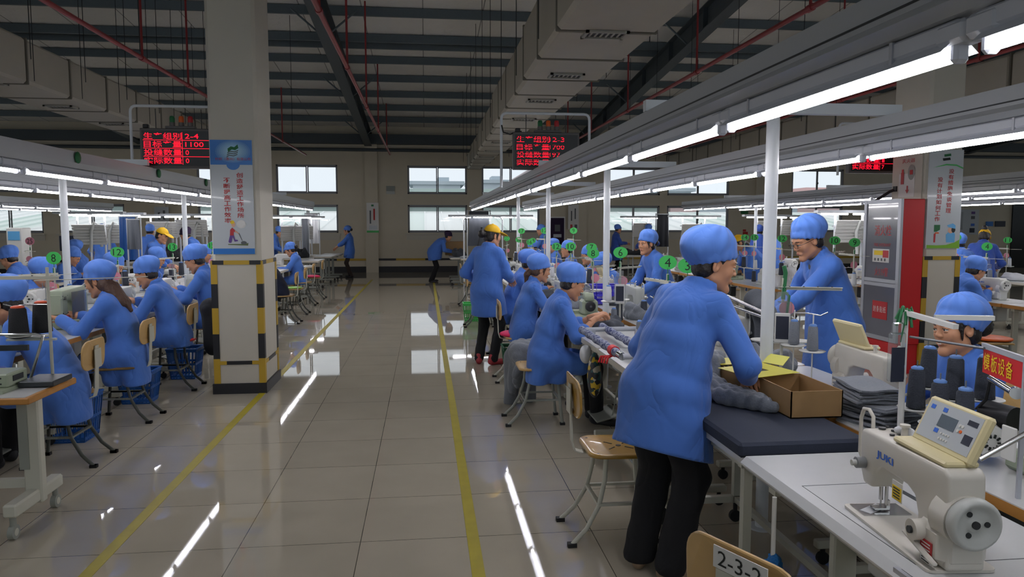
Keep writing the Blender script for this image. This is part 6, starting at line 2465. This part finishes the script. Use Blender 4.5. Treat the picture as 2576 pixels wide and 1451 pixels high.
def card(x, y, z, w, d, rz, tilt, label, m='yellowcard', hole=(.3, .22)):
    q = MB()
    hw, hd = w * hole[0] / 2, d * hole[1] / 2
    for (cx, cy, sx, sy) in ((0, (d / 2 + hd) / 2, w, d / 2 - hd), (0, -(d / 2 + hd) / 2, w, d / 2 - hd), ((w / 2 + hw) / 2, 0, w / 2 - hw, 2 * hd), (-(w / 2 + hw) / 2, 0, w / 2 - hw, 2 * hd)):
        q.box((cx, cy, 0), (sx, sy, .002))
    o = q.build('pattern_card', m)
    o.location, o.rotation_euler = (x, y, z), (tilt, 0, rz)
    return tag(o, label, 'pattern card')


yc_ = mat('yellow_card', 'c9c034', .35)
card(1.62, 3.42, .91, .3, .24, .35, .03, 'yellow green pattern card with a cut out lying across the two cardboard boxes', yc_)
card(1.64, 3.7, .905, .28, .16, .1, .02, 'yellow pattern card lying over the rear cardboard box', yc_)
o = MB().box((0, 0, 0), (.07, .12, .002), R=rot('Y', -.6)).build('paper_slip', mat('pale_yellow_slip', 'd9d66a', .5))
o.location, o.rotation_euler = (1.79, 3.58, .93), (0, 0, .5)
tag(o, 'pale yellow paper slip sticking out of the rear box', 'paper')
o = MB().box((0, 0, .03), (.09, .06, .06), b=.003).build('needle_box', M['paper'])
o.location, o.rotation_euler = (1.62, 3.72, .782), (0, 0, .3)
tag(o, 'small white carton standing in the rear cardboard box', 'carton')
f = Field((-.2, -.3, -.01), (.22, .3, .2), .008)
for k in range(9):
    a = .35 + .09 * k
    f.cone((-.1 + .01 * k, .16 - .03 * k, .06 - .003 * k), (.1 + .012 * (k % 3), -.02 - .028 * k, .03 + .012 * (k % 2)), .034, .026, k=.012)
f.ell((-.04, .12, .05), (.09, .12, .06), k=.03)
f.ripple(lambda X, Y, Z: .013 * (.5 - np.abs(np.sin(38 * Y + 26 * X + 2 * np.sin(12 * X)))) + .004 * np.sin(90 * Y - 60 * X))
f.keep((0, 0, 0), (0, 0, -1))
o = Shape().add(*f.surface(1)).build('garment', M['grey_cloth'])
o.location = (1.42, 3.36, .776)
tag(o, 'grey ribbed garment with cords laid out under the hand of the leaning man', 'garment')
heap(1.42, 3.72, .776, (.3, .3, .18), 'grey_cloth', 'grey cloth bundle at the far corner of the navy table', seed=22, n=9, res=.009)
q = MB()
for k in range(5):
    y = 4.05 + .07 * k
    q.tube([(1.46 + .03 * k, y, .9), (1.52 + .03 * k, y + .03, .93), (1.58 + .03 * k, y + .02, .91), (1.6 + .03 * k, y - .03, .87)], .006, n=6)
tag(q.build('white_cord', M['white_cloth']), 'white drawstring cords on the garments behind the leaning man', 'cord')

# ================================================================ table of the smiling woman
folded(1.97, 3.0, .75, .2, .3, 11, 'grey_cloth', 'folded dark grey pieces in the pile before the smiling woman', seed=4, t=.0085, rz=.2, group='grey folded pieces in the pile', m2='grey_dark')
folded(1.95, 3.05, .85, .18, .26, 7, 'grey_cloth', 'folded light grey pieces on top of the pile before the smiling woman', seed=6, t=.009, rz=-.1, group='light grey folded pieces on the pile')
o = thing('thread_rack', 'tall white thread rack with six cone plates before the smiling woman', 'thread stand', (1.93, 2.77, .75))
MB().cyl((0, 0, 0), (0, 0, .52), .0125, n=12).cyl((0, 0, 0), (0, 0, .012), .04, .03, n=18).build('pole', M['machine_white'], o)
c3 = [on_z(2303, 1027, .868), on_z(2360, 1068, .858), on_z(2423, 1092, .85), on_z(2330, 972, .93), on_z(2400, 1003, .93), on_z(2476, 1005, .95)]
q = MB()
for c in c3:
    c = V3(*c) - V3(1.93, 2.77, .75)
    q.lathe([(0, -.004), (.06, -.004), (.07, .004), (.068, .006), (.058, 0), (0, 0)], c, n=26)
    q.cyl(c, c + V3(0, 0, .2), .0028, n=6, m=1)
q.build('cone_plate', [M['machine_white'], M['steel']], o)
q = MB()
for grp in (c3[:3], c3[3:]):
    pts = [V3(*c) - V3(1.93, 2.77, .757) for c in grp]
    q.tube([V3(0, 0, pts[0][2])] + pts, .006, n=6)
q.build('tray_bar', M['leg'], o)
MB().box(V3(*c3[1]) - V3(1.93, 2.77, .745) + V3(-.06, -.06, 0), (.1, .05, .002), R=rot('Z', -.7)).build('yellow_tag', yc_, o)
pa, pb_, pc = V3(*on_x(2275, 785, 1.93)), V3(*on_x(2405, 822, 1.93)), V3(*on_x(2500, 800, 2.2))
q = MB()
for a, b2 in ((pa, pb_), (V3(*on_x(2352, 798, 2.0)), pc)):
    L = np.linalg.norm(b2 - a)
    u_, w_, d_ = basis(b2 - a)
    Rm = np.stack([d_, u_, w_], 1)
    q.box((a + b2) / 2 - V3(1.93, 2.77, .75), (L, .022, .018), R=Rm)
q.build('guide_arm', M['machine_white'], o)
MB().tube([V3(*on_x(2290, 847, 1.93)) - V3(1.93, 2.77, .75), V3(*on_x(2476, 876, 1.93)) - V3(1.93, 2.77, .75)], .005, n=6).build('thread_rod', M['steel'], o)
q = MB()
for k in range(9):
    a = 2 * PI * k / 9
    q.tube([(0, 0, .5), (.02 * math.cos(a), .02 * math.sin(a), .52 + .01 * (k % 3)), (.035 * math.cos(a), .035 * math.sin(a), .49 - .01 * (k % 4))], .006, n=5)
q.tube([(0, -.01, .52), (-.03, -.03, .44), (-.03, -.02, .4)], .003, n=5)
q.build('ribbon', M['green_dark'], o)
q = MB().box((-.045, -.02, .34), (.075, .016, .2), b=.007).box((-.045, -.02, .455), (.05, .012, .05), b=.005)
pc_ = q.build('plastic_pouch', M['plexi'], o)
MB().box((-.045, -.031, .31), (.055, .004, .14)).build('counter_screen', M['dark_print'], pc_)
for k, c in enumerate(c3):
    cone(c[0], c[1], c[2], 'dark thread cone, %s plate of the %s row on the white rack' % (ORD[k % 3], 'front' if k < 3 else 'back'), 'dark', tilt=.06 if k == 3 else 0)
# template machine at the edge: motor, head, plate, rod, red sign
o = thing('template_machine', 'greenish template sewing machine with black motor at the edge beside the smiling woman', 'sewing machine', (2.1, 2.25, .75))
D = V3(2.1, 2.25, .75)
q = MB().box(V3(2.2, 2.28, .99) - D, (.22, .14, .3), b=.02).box(V3(2.2, 2.22, .79) - D, (.3, .3, .07), b=.015)
q.build('housing', M['machine_green'], o)
m0 = V3(*on_x(2480, 1035, 2.1))
q = MB().cyl(m0 - D, m0 + V3(.02, -.12, 0) - D, .045, n=20).cyl(m0 - D + V3(0, .02, 0), m0 - D, .038, n=20, m=1)
q.build('motor', [M['black'], M['blue_print']], o)
m1 = V3(*on_x(2495, 1112, 2.0))
q = MB().cyl(m1 - D, m1 + V3(.07, .16, 0) - D, .055, .06, n=22).box(m1 + V3(.09, .2, -.0) - D, (.1, .1, .11), b=.015)
for k in range(10):
    a = 2 * PI * k / 10
    q.box(m1 - D + V3(-.004, -.008, 0) + V3(math.cos(a) * .022, -math.cos(a) * .008, math.sin(a) * .024), (.014, .006, .005), 1, R=rot('Y', -a))
q.build('fan_motor', [M['machine_white'], M['digit']], o)
q = MB().box(V3(*on_x(2538, 1115, 1.85)) - D, (.008, .06, .11), b=.003)
q.build('mounting_plate', M['machine_white'], o)
q = MB().tube([V3(*on_x(2465, 1155, 1.62)) - D, V3(*on_x(2590, 1085, 1.75)) - D], .008, n=8)
q.build('lever_rod', M['chrome'], o)
q = MB().tube([V3(*on_x(2490, 950, 2.05)) - D, V3(*on_x(2545, 985, 2.05)) - D], .012, n=10).cyl(V3(*on_x(2555, 985, 2.05)) - D, V3(*on_x(2556, 990, 2.0)) - D, .02, n=12)
q.build('thread_clamp', M['chrome'], o)
MB().tube([V3(*p) - D for p in (on_x(2490, 960, 2.05), on_x(2480, 1005, 2.05), on_x(2440, 1045, 2.08), on_x(2400, 1060, 2.1))], .006, n=6).build('cable', M['black'], o)
s0, s1 = V3(*on_x(2477, 870, 1.95)), V3(*on_x(2670, 907, 1.82))
o = thing('machine_sign', 'red sign with yellow writing on a metal rail at the picture edge', 'sign', tuple(s0))
dx = unit(V3(*(s1 - s0)[:2], 0))
nz_ = np.cross(dx, V3(0, 0, 1))
Rm = np.stack([dx, -nz_, V3(0, 0, 1)], 1)
MB().box(dx * .15 + V3(0, 0, -.05), (.3, .006, .085), R=Rm).build('panel', M['red_flag'], o)
q = MB()
for k, ch in enumerate('模板设备'):
    write(q, ch, dx * (.033 + .052 * k) + V3(0, 0, -.05) + nz_ * .005, w=.044, h=.058, right=dx, bold=.008)
q.build('lettering', M['yellow_text'], o)
MB().box(dx * .16 + V3(0, 0, .001), (.34, .012, .018), R=Rm).box(dx * .28 + V3(0, 0, -.25), (.012, .012, .5), R=Rm).build('rail', M['alu'], o)
# counter stand beside the lamp post
o = stand(2.02, 3.98, 'thread stand with green ribbons and a counter in a clear pouch beside the lamp post', None, z=.75, rz=-.35, face=-.45, hgt=.52, pouch=True, pink=True, two=False, trays=2)
MB().tube([(0, 0, .45), (.01, .0, .6), (0, 0, .64)], .012, n=7).tube([(0, 0, .5), (.03, -.02, .47), (.02, -.02, .36)], .008, n=6).build('ribbon', M['green_dark'], o)
cone(2.03, 3.86, .958, 'grey thread cone on the plate nearest the lamp post', 'grey')
cone(2.03, 3.66, .958, 'grey thread cone on the plate behind the cream machine', 'grey')
o = MB().lathe([(0, 0), (.06, 0), (.068, .006), (.0, .004)], n=22).cyl((0, 0, -.2), (0, 0, .2), .004, n=6).build('cone_holder', M['machine_white'])
o.location = (2.03, 3.66, .952)
tag(o, 'white cone plate on a thin rod behind the cream machine', 'cone holder')
MBo = MB().lathe([(0, 0), (.06, 0), (.068, .006), (.0, .004)], n=22).cyl((0, 0, -.2), (0, 0, .2), .004, n=6).build('cone_holder', M['machine_white'])
MBo.location = (2.03, 3.86, .952)
tag(MBo, 'white cone plate on a thin rod beside the lamp post', 'cone holder')
o = thing('cloth_tubes', 'pair of chrome tubes with grey cloth on the second table beyond the smiling woman', 'rod', (2.15, 4.75, .9))
q = MB()
for k in range(2):
    a, b2 = V3(*on_x(1830 + 6 * k, 745 + 22 * k, 2.1)), V3(*on_x(1930, 790 + 10 * k, 2.05))
    q.tube([a - V3(2.15, 4.75, .9), b2 - V3(2.15, 4.75, .9)], .012, n=10)
q.build('tube', M['chrome'], o)
MB().cyl((-.05, .75, -.01), (0, .15, -.01), .05, n=12).build('rolled_cloth', M['grey_cloth'], o)
o = Shape().add(*Field((-.3, -.3, -.05), (.3, .3, .5), .012).cone((-.12, 0, .0), (-.1, 0, .3), .06, k=0).cone((-.1, 0, .3), (.1, .02, .36), .07, .07, k=.05).cone((.1, .02, .36), (.14, 0, .0), .07, .05, k=.05).keep((0, 0, 0), (0, 0, -1)).surface(1)).build('sleeve_board_cloth', M['grey_dark'])
o.location, o.rotation_euler = (2.2, 4.62, .752), (0, 0, 1.3)
tag(o, 'arched grey cloth over a sleeve form between the lamp post and the man with glasses', 'garment')

# ================================================================ roller rack on the aisle side
o = thing('roller_rack', 'metal rack with two cloth wrapped rollers and a red tie on the work table', 'rack', (1.28, 4.95, .75))
D = V3(1.28, 4.95, .75)
wrap = bpy.data.materials.new('patterned_wrap')
wrap.use_nodes = True
_nt = wrap.node_tree
_v = _nt.nodes.new('ShaderNodeTexVoronoi')
_v.inputs['Scale'].default_value = 45
_r = _nt.nodes.new('ShaderNodeValToRGB')
_r.color_ramp.elements[0].color = (*lin('2c3766'), 1)
_r.color_ramp.elements[1].color = (*lin('8d93a6'), 1)
_r.color_ramp.elements[0].position, _r.color_ramp.elements[1].position = .35, .6
_t2 = _nt.nodes.new('ShaderNodeTexCoord')
_nt.links.new(_t2.outputs['Object'], _v.inputs['Vector'])
_nt.links.new(_v.outputs['Distance'], _r.inputs[0])
_nt.links.new(_r.outputs[0], _nt.nodes['Principled BSDF'].inputs['Base Color'])
_nt.nodes['Principled BSDF'].inputs['Roughness'].default_value = .8
for x, ya, yb in ((1.175, 4.36, 5.45), (1.37, 4.5, 5.62)):
    q = MB()
    n = 14
    pts = [V3(x, ya + (yb - ya) * k / n, .83) - D for k in range(n + 1)]
    q.tube(pts, [.027 + .004 * ((k * 7) % 3 - 1) for k in range(n + 1)], n=12)
    rl = q.build('padded_roller', wrap, o)
    MB().cyl(V3(x, ya - .06, .83) - D, V3(x, ya + .06, .83) - D, .024, n=12).build('roller_end', M['chrome'], rl)
q = MB().cyl(V3(1.175, 4.47, .83) - D, V3(1.175, 4.55, .83) - D, .034, n=14)
for k in range(4):
    q.tube([V3(1.165, 4.5, .8) - D, V3(1.13 - .01 * k, 4.48 + .02 * k, .79) - D, V3(1.12 - .012 * k, 4.47 + .02 * k, .755) - D], .007, n=5)
q.build('red_tie', M['red_flag'], o)
q = MB()
for y in (4.3, 5.45):
    q.cyl(V3(1.175, y, .83) - D, V3(1.62, y + .02, .83) - D, .018, n=12)
    for x in (1.26, 1.6):
        q.box(V3(x, y, .79) - D, (.03, .03, .08))
q.build('rack_frame', M['alu'], o)
# hanging flowered bag, garments, baskets along the aisle
q = MB()
f = Field((-.12, -.12, -.3), (.12, .12, .1), .01)
f.ell((0, 0, -.12), (.05, .08, .15), k=0).cone((0, 0, 0), (0, 0, .04), .03, .02, k=.03)
fl = bpy.data.materials.new('flower_print')
fl.use_nodes = True
_nt = fl.node_tree
_v = _nt.nodes.new('ShaderNodeTexVoronoi')
_v.inputs['Scale'].default_value = 32
_t2 = _nt.nodes.new('ShaderNodeTexCoord')
_sp = _nt.nodes.new('ShaderNodeSeparateColor')
_r = _nt.nodes.new('ShaderNodeValToRGB')
_r.color_ramp.interpolation = 'CONSTANT'
for pos, c in ((0, '15181f'), (.35, 'c9a92a'), (.55, '1c4a4c'), (.7, 'b9b4a2'), (.82, '20242c')):
    e = _r.color_ramp.elements.new(pos) if pos not in (0,) else _r.color_ramp.elements[0]
    e.position, e.color = pos, (*lin(c), 1)
_nt.links.new(_t2.outputs['Object'], _v.inputs['Vector'])
_nt.links.new(_v.outputs['Color'], _sp.inputs[0])
_nt.links.new(_sp.outputs[0], _r.inputs[0])
_nt.links.new(_r.outputs[0], _nt.nodes['Principled BSDF'].inputs['Base Color'])
o = Shape().add(*f.surface(1)).build('cloth_bag', fl)
o.location = (1.19, 5.1, .66)
tag(o, 'flower patterned cloth bag hanging from the roller table edge', 'bag')
o = Shape().add(*Field((-.1, -.1, -.12), (.1, .1, .12), .01).ell((0, 0, 0), (.045, .07, .07), k=0).surface(1)).build('plastic_bag', M['white_cloth'])
o.location = (1.17, 5.3, .67)
tag(o, 'small white plastic bag hanging above the flowered bag', 'bag')
f = Field((-.3, -.35, -.45), (.3, .35, .2), .012)
f.cone((-.1, -.15, .06), (.1, .12, .06), .1, .1, k=0)
for k in range(7):
    a = k * .9
    f.cone((.05 * math.cos(a) - .08, -.2 + .06 * k, .08), (-.16 + .02 * (k % 3), -.24 + .07 * k, -.12 - .06 * (k % 4)), .06, .03, k=.03)
f.cone((-.14, .05, .0), (-.16, .1, -.42), .08, .06, k=.04).cone((-.02, .1, .0), (.02, .16, -.42), .08, .06, k=.04)
f.ripple(lambda X, Y, Z: .016 * (.5 - np.abs(np.sin(24 * Y + 9 * Z + 12 * X))))
o = Shape().add(*f.surface(1)).build('garment_pile', M['grey_cloth'])
o.location = (.92, 6.5, .44)
tag(o, 'grey garments hanging to the floor behind the stool between the two seated young women', 'garment')
basket(1.0, 7.95, 0, .34, .3, .3, M['green_basket'], 'dark green slotted basket on the floor behind the pink cushion chair')
basket(2.0, 7.95, .76, .34, .26, .2, M['blue_basket'], 'bright purple blue slotted basket on the table under the number eight disc')
basket(-2.66, 5.86, 0, .3, .3, .34, M['blue_bin'], 'blue plastic basket on the floor by the green machine table')
basket(-2.62, 7.05, 0, .3, .26, .3, M['blue_bin'], 'blue plastic basket under the table of the woman with long hair')
basket(-2.55, 8.15, 0, .3, .28, .32, M['blue_bin'], 'blue plastic basket on the floor behind the red cushion chair')
basket(.8, 12.5, 0, .34, .3, .3, M['green'], 'bright green basket on the floor far along the aisle')
f = Field((-.25, -.25, -.5), (.25, .25, .2), .014)
f.cone((0, -.02, 0), (.02, 0, -.36), .12, .14, k=0, fl=(XP, 1.5)).cone((0, .08, .02), (0, -.08, .02), .08, k=.04)
f.ripple(lambda X, Y, Z: .012 * (.5 - np.abs(np.sin(26 * Y + 6 * Z))))
o = Shape().add(*f.surface(1)).build('hanging_jacket', M['charcoal'])
o.location = (-2.3, 8.22, .72)
tag(o, 'black jacket hung over the chair beside the striped pillar', 'jacket')
# duster under the machine table
o = thing('feather_duster', 'blue feather duster with white stick hanging under the white machine table', 'duster', (1.17, 2.32, .7))
MB().cyl((0, 0, 0), (.0, .0, -.22), .008, n=8).build('stick', M['machine_white'], o)
f = Field((-.08, -.08, -.55), (.08, .08, -.15), .008)
f.ell((0, 0, -.36), (.05, .05, .16), k=0)
f.ripple(lambda X, Y, Z: .006 * np.sin(90 * np.arctan2(Y, X) / 6 + 40 * Z) + .004 * np.sin(130 * Z + 60 * X))
Shape().add(*f.surface(0)).build('feathers', M['duster'], o)
# orange pad on a chair past the hydrant cabinet
chair(5.6, 6.75, FX, 'plywood chair with an orange pad before the hydrant pillar')
cushion(5.66, 6.75, .47, 0, 'orange', 'orange pad on the plywood chair before the hydrant pillar', t=.03)

# ================================================================ the green machine at the aisle corner
o = thing('machine_table', 'orange edged machine table on castors at the near aisle corner', 'table', (-2.6, 4.2, 0))
q = MB().box((0, 0, .73), (1.2, .52, .035), 1, b=.006).box((-.01, 0, .7485), (1.17, .5, .004), 0)
q.build('tabletop', [M['laminate'], M['wood']], o)
for x in (.47, -.47):
    q = MB().box((x, .02, .42), (.09, .06, .62), b=.008).box((x - .035, .02, .5), (.05, .07, .4), 1).box((x, 0, .155), (.07, .5, .07), b=.01)
    for y in (-.22, .22):
        q.cyl((x, y, .12), (x, y, .06), .016, n=8, m=1).cyl((x - .014, y, .038), (x + .014, y, .038), .038, n=18, m=1).cyl((x - .016, y, .038), (x + .016, y, .038), .02, n=14)
    q.build('leg', [M['leg'], M['leggrey']], o)
MB().box((0, .02, .22), (.95, .03, .05)).build('crossbar', M['leg'], o)
q = MB().box((.2, -.1, .64), (.2, .12, .06), b=.008).cyl((.25, -.165, .65), (.25, -.172, .65), .014, n=12, m=1).cyl((.21, -.165, .65), (.21, -.172, .65), .014, n=12, m=2)
q.build('switch_box', [M['machine_grey'], M['red'], M['green']], o)
MB().tube([(-.1, -.1, .1), (.0, -.2, .05), (-.35, -.15, .3), (-.4, -.1, .6)], .008, n=6).build('cable', M['leg'], o)
MB().box((-.2, .05, .42), (.4, .3, .3), b=.02).build('motor_box', M['dark_metal'], o)
o = thing('pocket_machine', 'greenish machine with grey control box on the near aisle corner table', 'sewing machine', (-2.55, 4.2, .75))
D = V3(-2.55, 4.2, .75)
q = MB().box((.27, .0, .055), (.2, .2, .075), b=.008)
for k in range(2):
    q.box((.28, -.101, .07 - .03 * k), (.12, .003, .008), 1)
q.box((.372, .0, .06), (.003, .1, .03), 1).cyl((.2, -.1, .045), (.2, -.112, .045), .016, n=12, m=1)
q.box((.2, -.02, .01), (.36, .3, .02))
q.build('control_box', [M['machine_green'], M['dark_metal']], o)
q = MB().box((-.12, .02, .06), (.3, .26, .12), b=.02).box((-.02, .05, .2), (.1, .12, .2), b=.02).cyl((.05, -.02, .1), (.05, .1, .1), .07, n=18)
q.build('machine_body', M['machine_green'], o)
q = MB().cyl((-.02, -.03, .33), (-.02, .12, .33), .05, n=20).cyl((-.02, -.035, .33), (-.02, -.03, .33), .035, n=18, m=1)
q.build('drive_cap', [M['machine_green'], M['chrome']], o)
q = MB().tube([(.06, 0, .14), (.16, .01, .16), (.2, .0, .15)], [.03, .035, .02], n=10).box((.22, 0, .17), (.03, .05, .05), b=.008)
q.build('thread_clamp', M['machine_grey'], o)
q = MB().box((.47, .08, .02), (.18, .22, .03), b=.004)
q.build('slide_rail', M['dark_metal'], o)
q = MB().tube([(.38, .1, .02), (.42, .1, .14), (.47, .08, .27), (.44, .06, .28), (.3, .05, .28), (.08, .05, .29)], .008, n=8)
q.build('wire_arm', M['chrome'], o)
q = MB().box((.2, .1, .2), (.36, .02, .03))
q.build('cross_rail', M['dark_metal'], o)
o = stand(-2.1, 4.4, 'tall grey thread stand at the near aisle corner with long flat arms', None, z=.765, rz=PI, face=0, hgt=.57, pink=False, tray=False, arm=.8)
q = MB()
for c in ((.14, .05, .24), (.08, -.03, .225)):
    q.lathe([(0, 0), (.06, 0), (.066, .008), (0, .004)], c, n=22)
q.box((.1, .0, .215), (.26, .02, .012))
q.build('cone_tray', M['machine_grey'], o)
cone(-2.24, 4.35, .995, 'big black thread cone with orange tip, nearer one at the aisle corner', 'black')
cone(-2.17, 4.46, 1.01, 'big black thread cone with orange tip, behind its twin at the aisle corner', 'black')
cone(-2.46, 4.1, .88, 'black thread cone with orange tip standing low beside the green control box', 'black')
cone(-2.66, 4.46, .9, 'dark thread cone with blue tip behind the green machine at the aisle corner', 'dark')
heap(-2.5, 4.42, .755, (.3, .16, .08), 'coat_dark', 'folded dark blue cloth on the near aisle corner table', seed=31, res=.01)

# ================================================================ slatted lamp stations
def station(px, py, X, w, label, tilt=.3, two=1, lamps=2, rz=0.0):
    p = on_x(px, py, X)
    o = thing('slatted_lamp_stand', label, 'lamp stand', (p[0], p[1], 0), rz)
    for s in (-1, 1):
        MB().cyl((s * w * .42, .1, 0), (s * w * .42, .1, 1.88), .022, n=8).build('post', M['white_steel'], o)
    MB().box((0, .05, 1.86), (w + .7, .16, .05)).box((0, .1, 1.6), (w, .03, .03)).build('lamp_tray', M['alu_tray'], o)
    for k in range(lamps):
        MB().cyl((-(w + .6) / 2 + (w + .6) / lamps * k + .05, .05, 1.815), (-(w + .6) / 2 + (w + .6) / lamps * (k + 1) - .05, .05, 1.815), .014, n=8).build('tube', M['tube'], o)
    q = MB()
    R = rot('X', tilt)
    for k in range(7):
        q.box(V3(0, 0, p[2]) + R @ V3(0, 0, -.18 + .06 * k), (w, .012, .052), R=R @ rot('X', .25))
    q.box(V3(0, .02, p[2]) + R @ V3(0, .01, 0), (w * .96, .006, .4), R=R)
    q.build('slatted_board', M['machine_white'], o)
    table(p[0], p[1] - .3, 0, 'plain table under the ' + label, 'plain')
    MB().tube([(w * .3, .1, 1.2), (w * .32, .0, 1.6), (w * .2, -.05, 1.68), (w * .1, -.05, 1.5), (w * .1, -.1, 1.1)], .03, n=8).build('suction_hose', M['machine_grey'], o)
    return o


for px, py, X, w, lab in ((225, 590, -6.5, .6, 'slatted lamp stand nearest the window side lamp post'), (268, 588, -6.7, .85, 'wide slatted lamp stand under the window side lamps'), (408, 578, -6.4, .7, 'bright slatted lamp stand beside the blue hanging cloth'), (440, 580, -5.2, .0, ''),
                          (483, 574, -5.4, .7, 'bright slatted lamp stand behind the man in the yellow cap'), (733, 587, -3.55, .55, 'tilted white slatted lamp stand just past the striped pillar'), (770, 585, -3.5, .4, 'narrow slatted lamp stand beside the ironing hoses'),
                          (1615, 578, 6.3, .55, 'slatted lamp stand before the worker with raised arms'), (1748, 582, 7.3, .75, 'slatted lamp stand under the long lamp rows by the far windows'), (1928, 575, 8.6, .5, 'bright slatted lamp stand beside the first lamp post'), (1985, 573, 9.6, .4, 'small slatted lamp stand behind the man with glasses'),
                          (2142, 582, 7.6, .62, 'wide slatted lamp stand left of the hydrant cabinet')):
    if lab:
        station(px, py, X, w, lab, tilt=(.3 if px < 1000 else .25), rz=.25 if px in (733, 770) else 0)
# tables under the stations and along the far wall
for i, (x, y) in enumerate(((-2.85, 19.0), (-2.85, 21.6), (-2.8, 22.85))):
    table(x, y, PI / 2, 'plain long table %s past the seated woman towards the far wall' % ORD[i], 'plain')
machine(-2.95, 16.3, PI / 2 + 1.2, 'white machine on the table beside the seated woman past the pillar', 'white')
table(-3.0, 16.3, PI / 2 + 1.2, 'pale table beside the seated woman past the pillar', 'plain')
# hanging garments, curtains, monitor and boxes of the far side
for i, (px, py, X, w, hh, m, lab) in enumerate(((322, 600, -6.2, .3, .9, 'blue_bin', 'dark blue cloth hanging from a white frame by the window side'), (335, 590, -5.9, .22, .6, 'grey_cloth', 'grey garment hanging beside the blue cloth'), (785, 575, -3.4, .35, .9, 'white_cloth', 'white garments hanging under the lamp past the pillar'), (768, 600, -3.3, .16, 1.1, 'grey_cloth', 'grey hanging trousers past the pillar'),
                                               (1205, 575, 1.4, .5, .9, 'grey_dark', 'dark garments hanging on the chrome rail behind the yellow capped woman'), (1667, 580, 6.6, .3, .9, 'charcoal', 'black garment hanging beside the raised arms'), (2205, 580, 8.0, .3, .4, 'charcoal', 'dark cloth hanging behind the hydrant cabinet'))):
    p = on_x(px, py, X)
    q = MB()
    G = np.zeros((10, 14, 3))
    for a in range(10):
        for b2 in range(14):
            u, v = a / 9 - .5, b2 / 13
            G[a, b2] = (u * w * (1 + .15 * v), .03 * math.sin(14 * u + i) * (.4 + v), hh * (.5 - v))
    q.grid(G).grid((G + V3(0, .02, 0))[::-1])
    o = q.build('hanging_garment', M[m])
    o.location = p
    tag(o, lab, 'garment')
    o2 = thing('garment_rail', 'thin white rail carrying ' + lab, 'rail', (p[0], p[1] + .06, 0))
    MB().cyl((-w * .6, 0, 0), (-w * .6, 0, p[2] + hh / 2 + .03), .015, n=8).cyl((w * .6, 0, 0), (w * .6, 0, p[2] + hh / 2 + .03), .015, n=8).cyl((-w * .6, -.05, p[2] + hh / 2 + .01), (w * .6, -.05, p[2] + hh / 2 + .01), .012, n=8).build('frame', M['white_steel'], o2)
p = on_x(173, 612, -7.0)
o = thing('monitor', 'dark flat monitor on the table by the first lamp post', 'monitor', (p[0], p[1], .75))
MB().box((0, 0, p[2] - .75), (.34, .03, .3), b=.006).build('screen', M['dark_print'], o)
MB().cyl((0, .03, 0), (0, .03, p[2] - .8), .015, n=8).box((0, .03, .01), (.2, .15, .02)).build('monitor_stand', M['black'], o)
table(p[0], p[1], 0, 'plain table under the dark flat monitor', 'plain')
p = on_x(35, 585, -9.2)
o = thing('control_unit', 'pale control unit with a blue screen under the window side lamps', 'control unit', (p[0], p[1], 0))
MB().box((0, .2, .78), (.34, .4, 1.56), b=.02).build('cabinet_body', M['machine_white'], o)
MB().box((.0, -.01, 1.38), (.24, .02, .2)).build('screen', M['poster_sky'], o)
o = MB().box((0, 0, .2), (.55, .4, .4), b=.01).build('cardboard_box', M['cardboard'])
o.location = (.85, 21.6, .75)
tag(o, 'brown cardboard box standing on the far table behind the purple capped woman', 'box')
table(.95, 21.55, -PI / 2, 'second plain table at the far end of the aisle under the cardboard box', 'plain')
o = MB().cyl((0, 0, 0), (0, .0, .5), .012, n=8).sphere((0, 0, .52), .03).build('umbrella_handle', M['black'])
o.location, o.rotation_euler = (1.35, 19.2, 1.05), (.15, .2, 0)
tag(o, 'black handle sticking up from the dark heap on the far table', 'handle')
# garment rail with chrome loops behind the yellow capped woman
o = thing('chrome_rail', 'bright chrome hanging rail with lamps behind the yellow capped woman', 'rail', (1.5, 19.2, 0))
for s in (-1, 1):
    MB().tube([(s * .5, 0, 0), (s * .5, 0, 1.75), (s * .45, 0, 1.82), (s * .3, 0, 1.84)], .02, n=8).build('post', M['white_steel'], o)
MB().box((.2, 0, 1.86), (2.2, .12, .05)).build('lamp_tray', M['alu_tray'], o)
for k in range(4):
    MB().cyl((-.8 + .55 * k, 0, 1.815), (-.32 + .55 * k, 0, 1.815), .014, n=8).build('tube', M['tube'], o)
# blue hanging board and sensor at the upper edge
a, b2 = V3(*on_y(2392, 72, 6.5)), V3(*on_y(2535, 42, 6.5))
o = MB().box((a + b2) / 2, (b2[0] - a[0], .4, .16)).build('blue_beam', mat('blue_beam_paint', '2a7fae', .5))
tag(o, 'short blue painted beam behind the nearest lamp tray', 'beam')
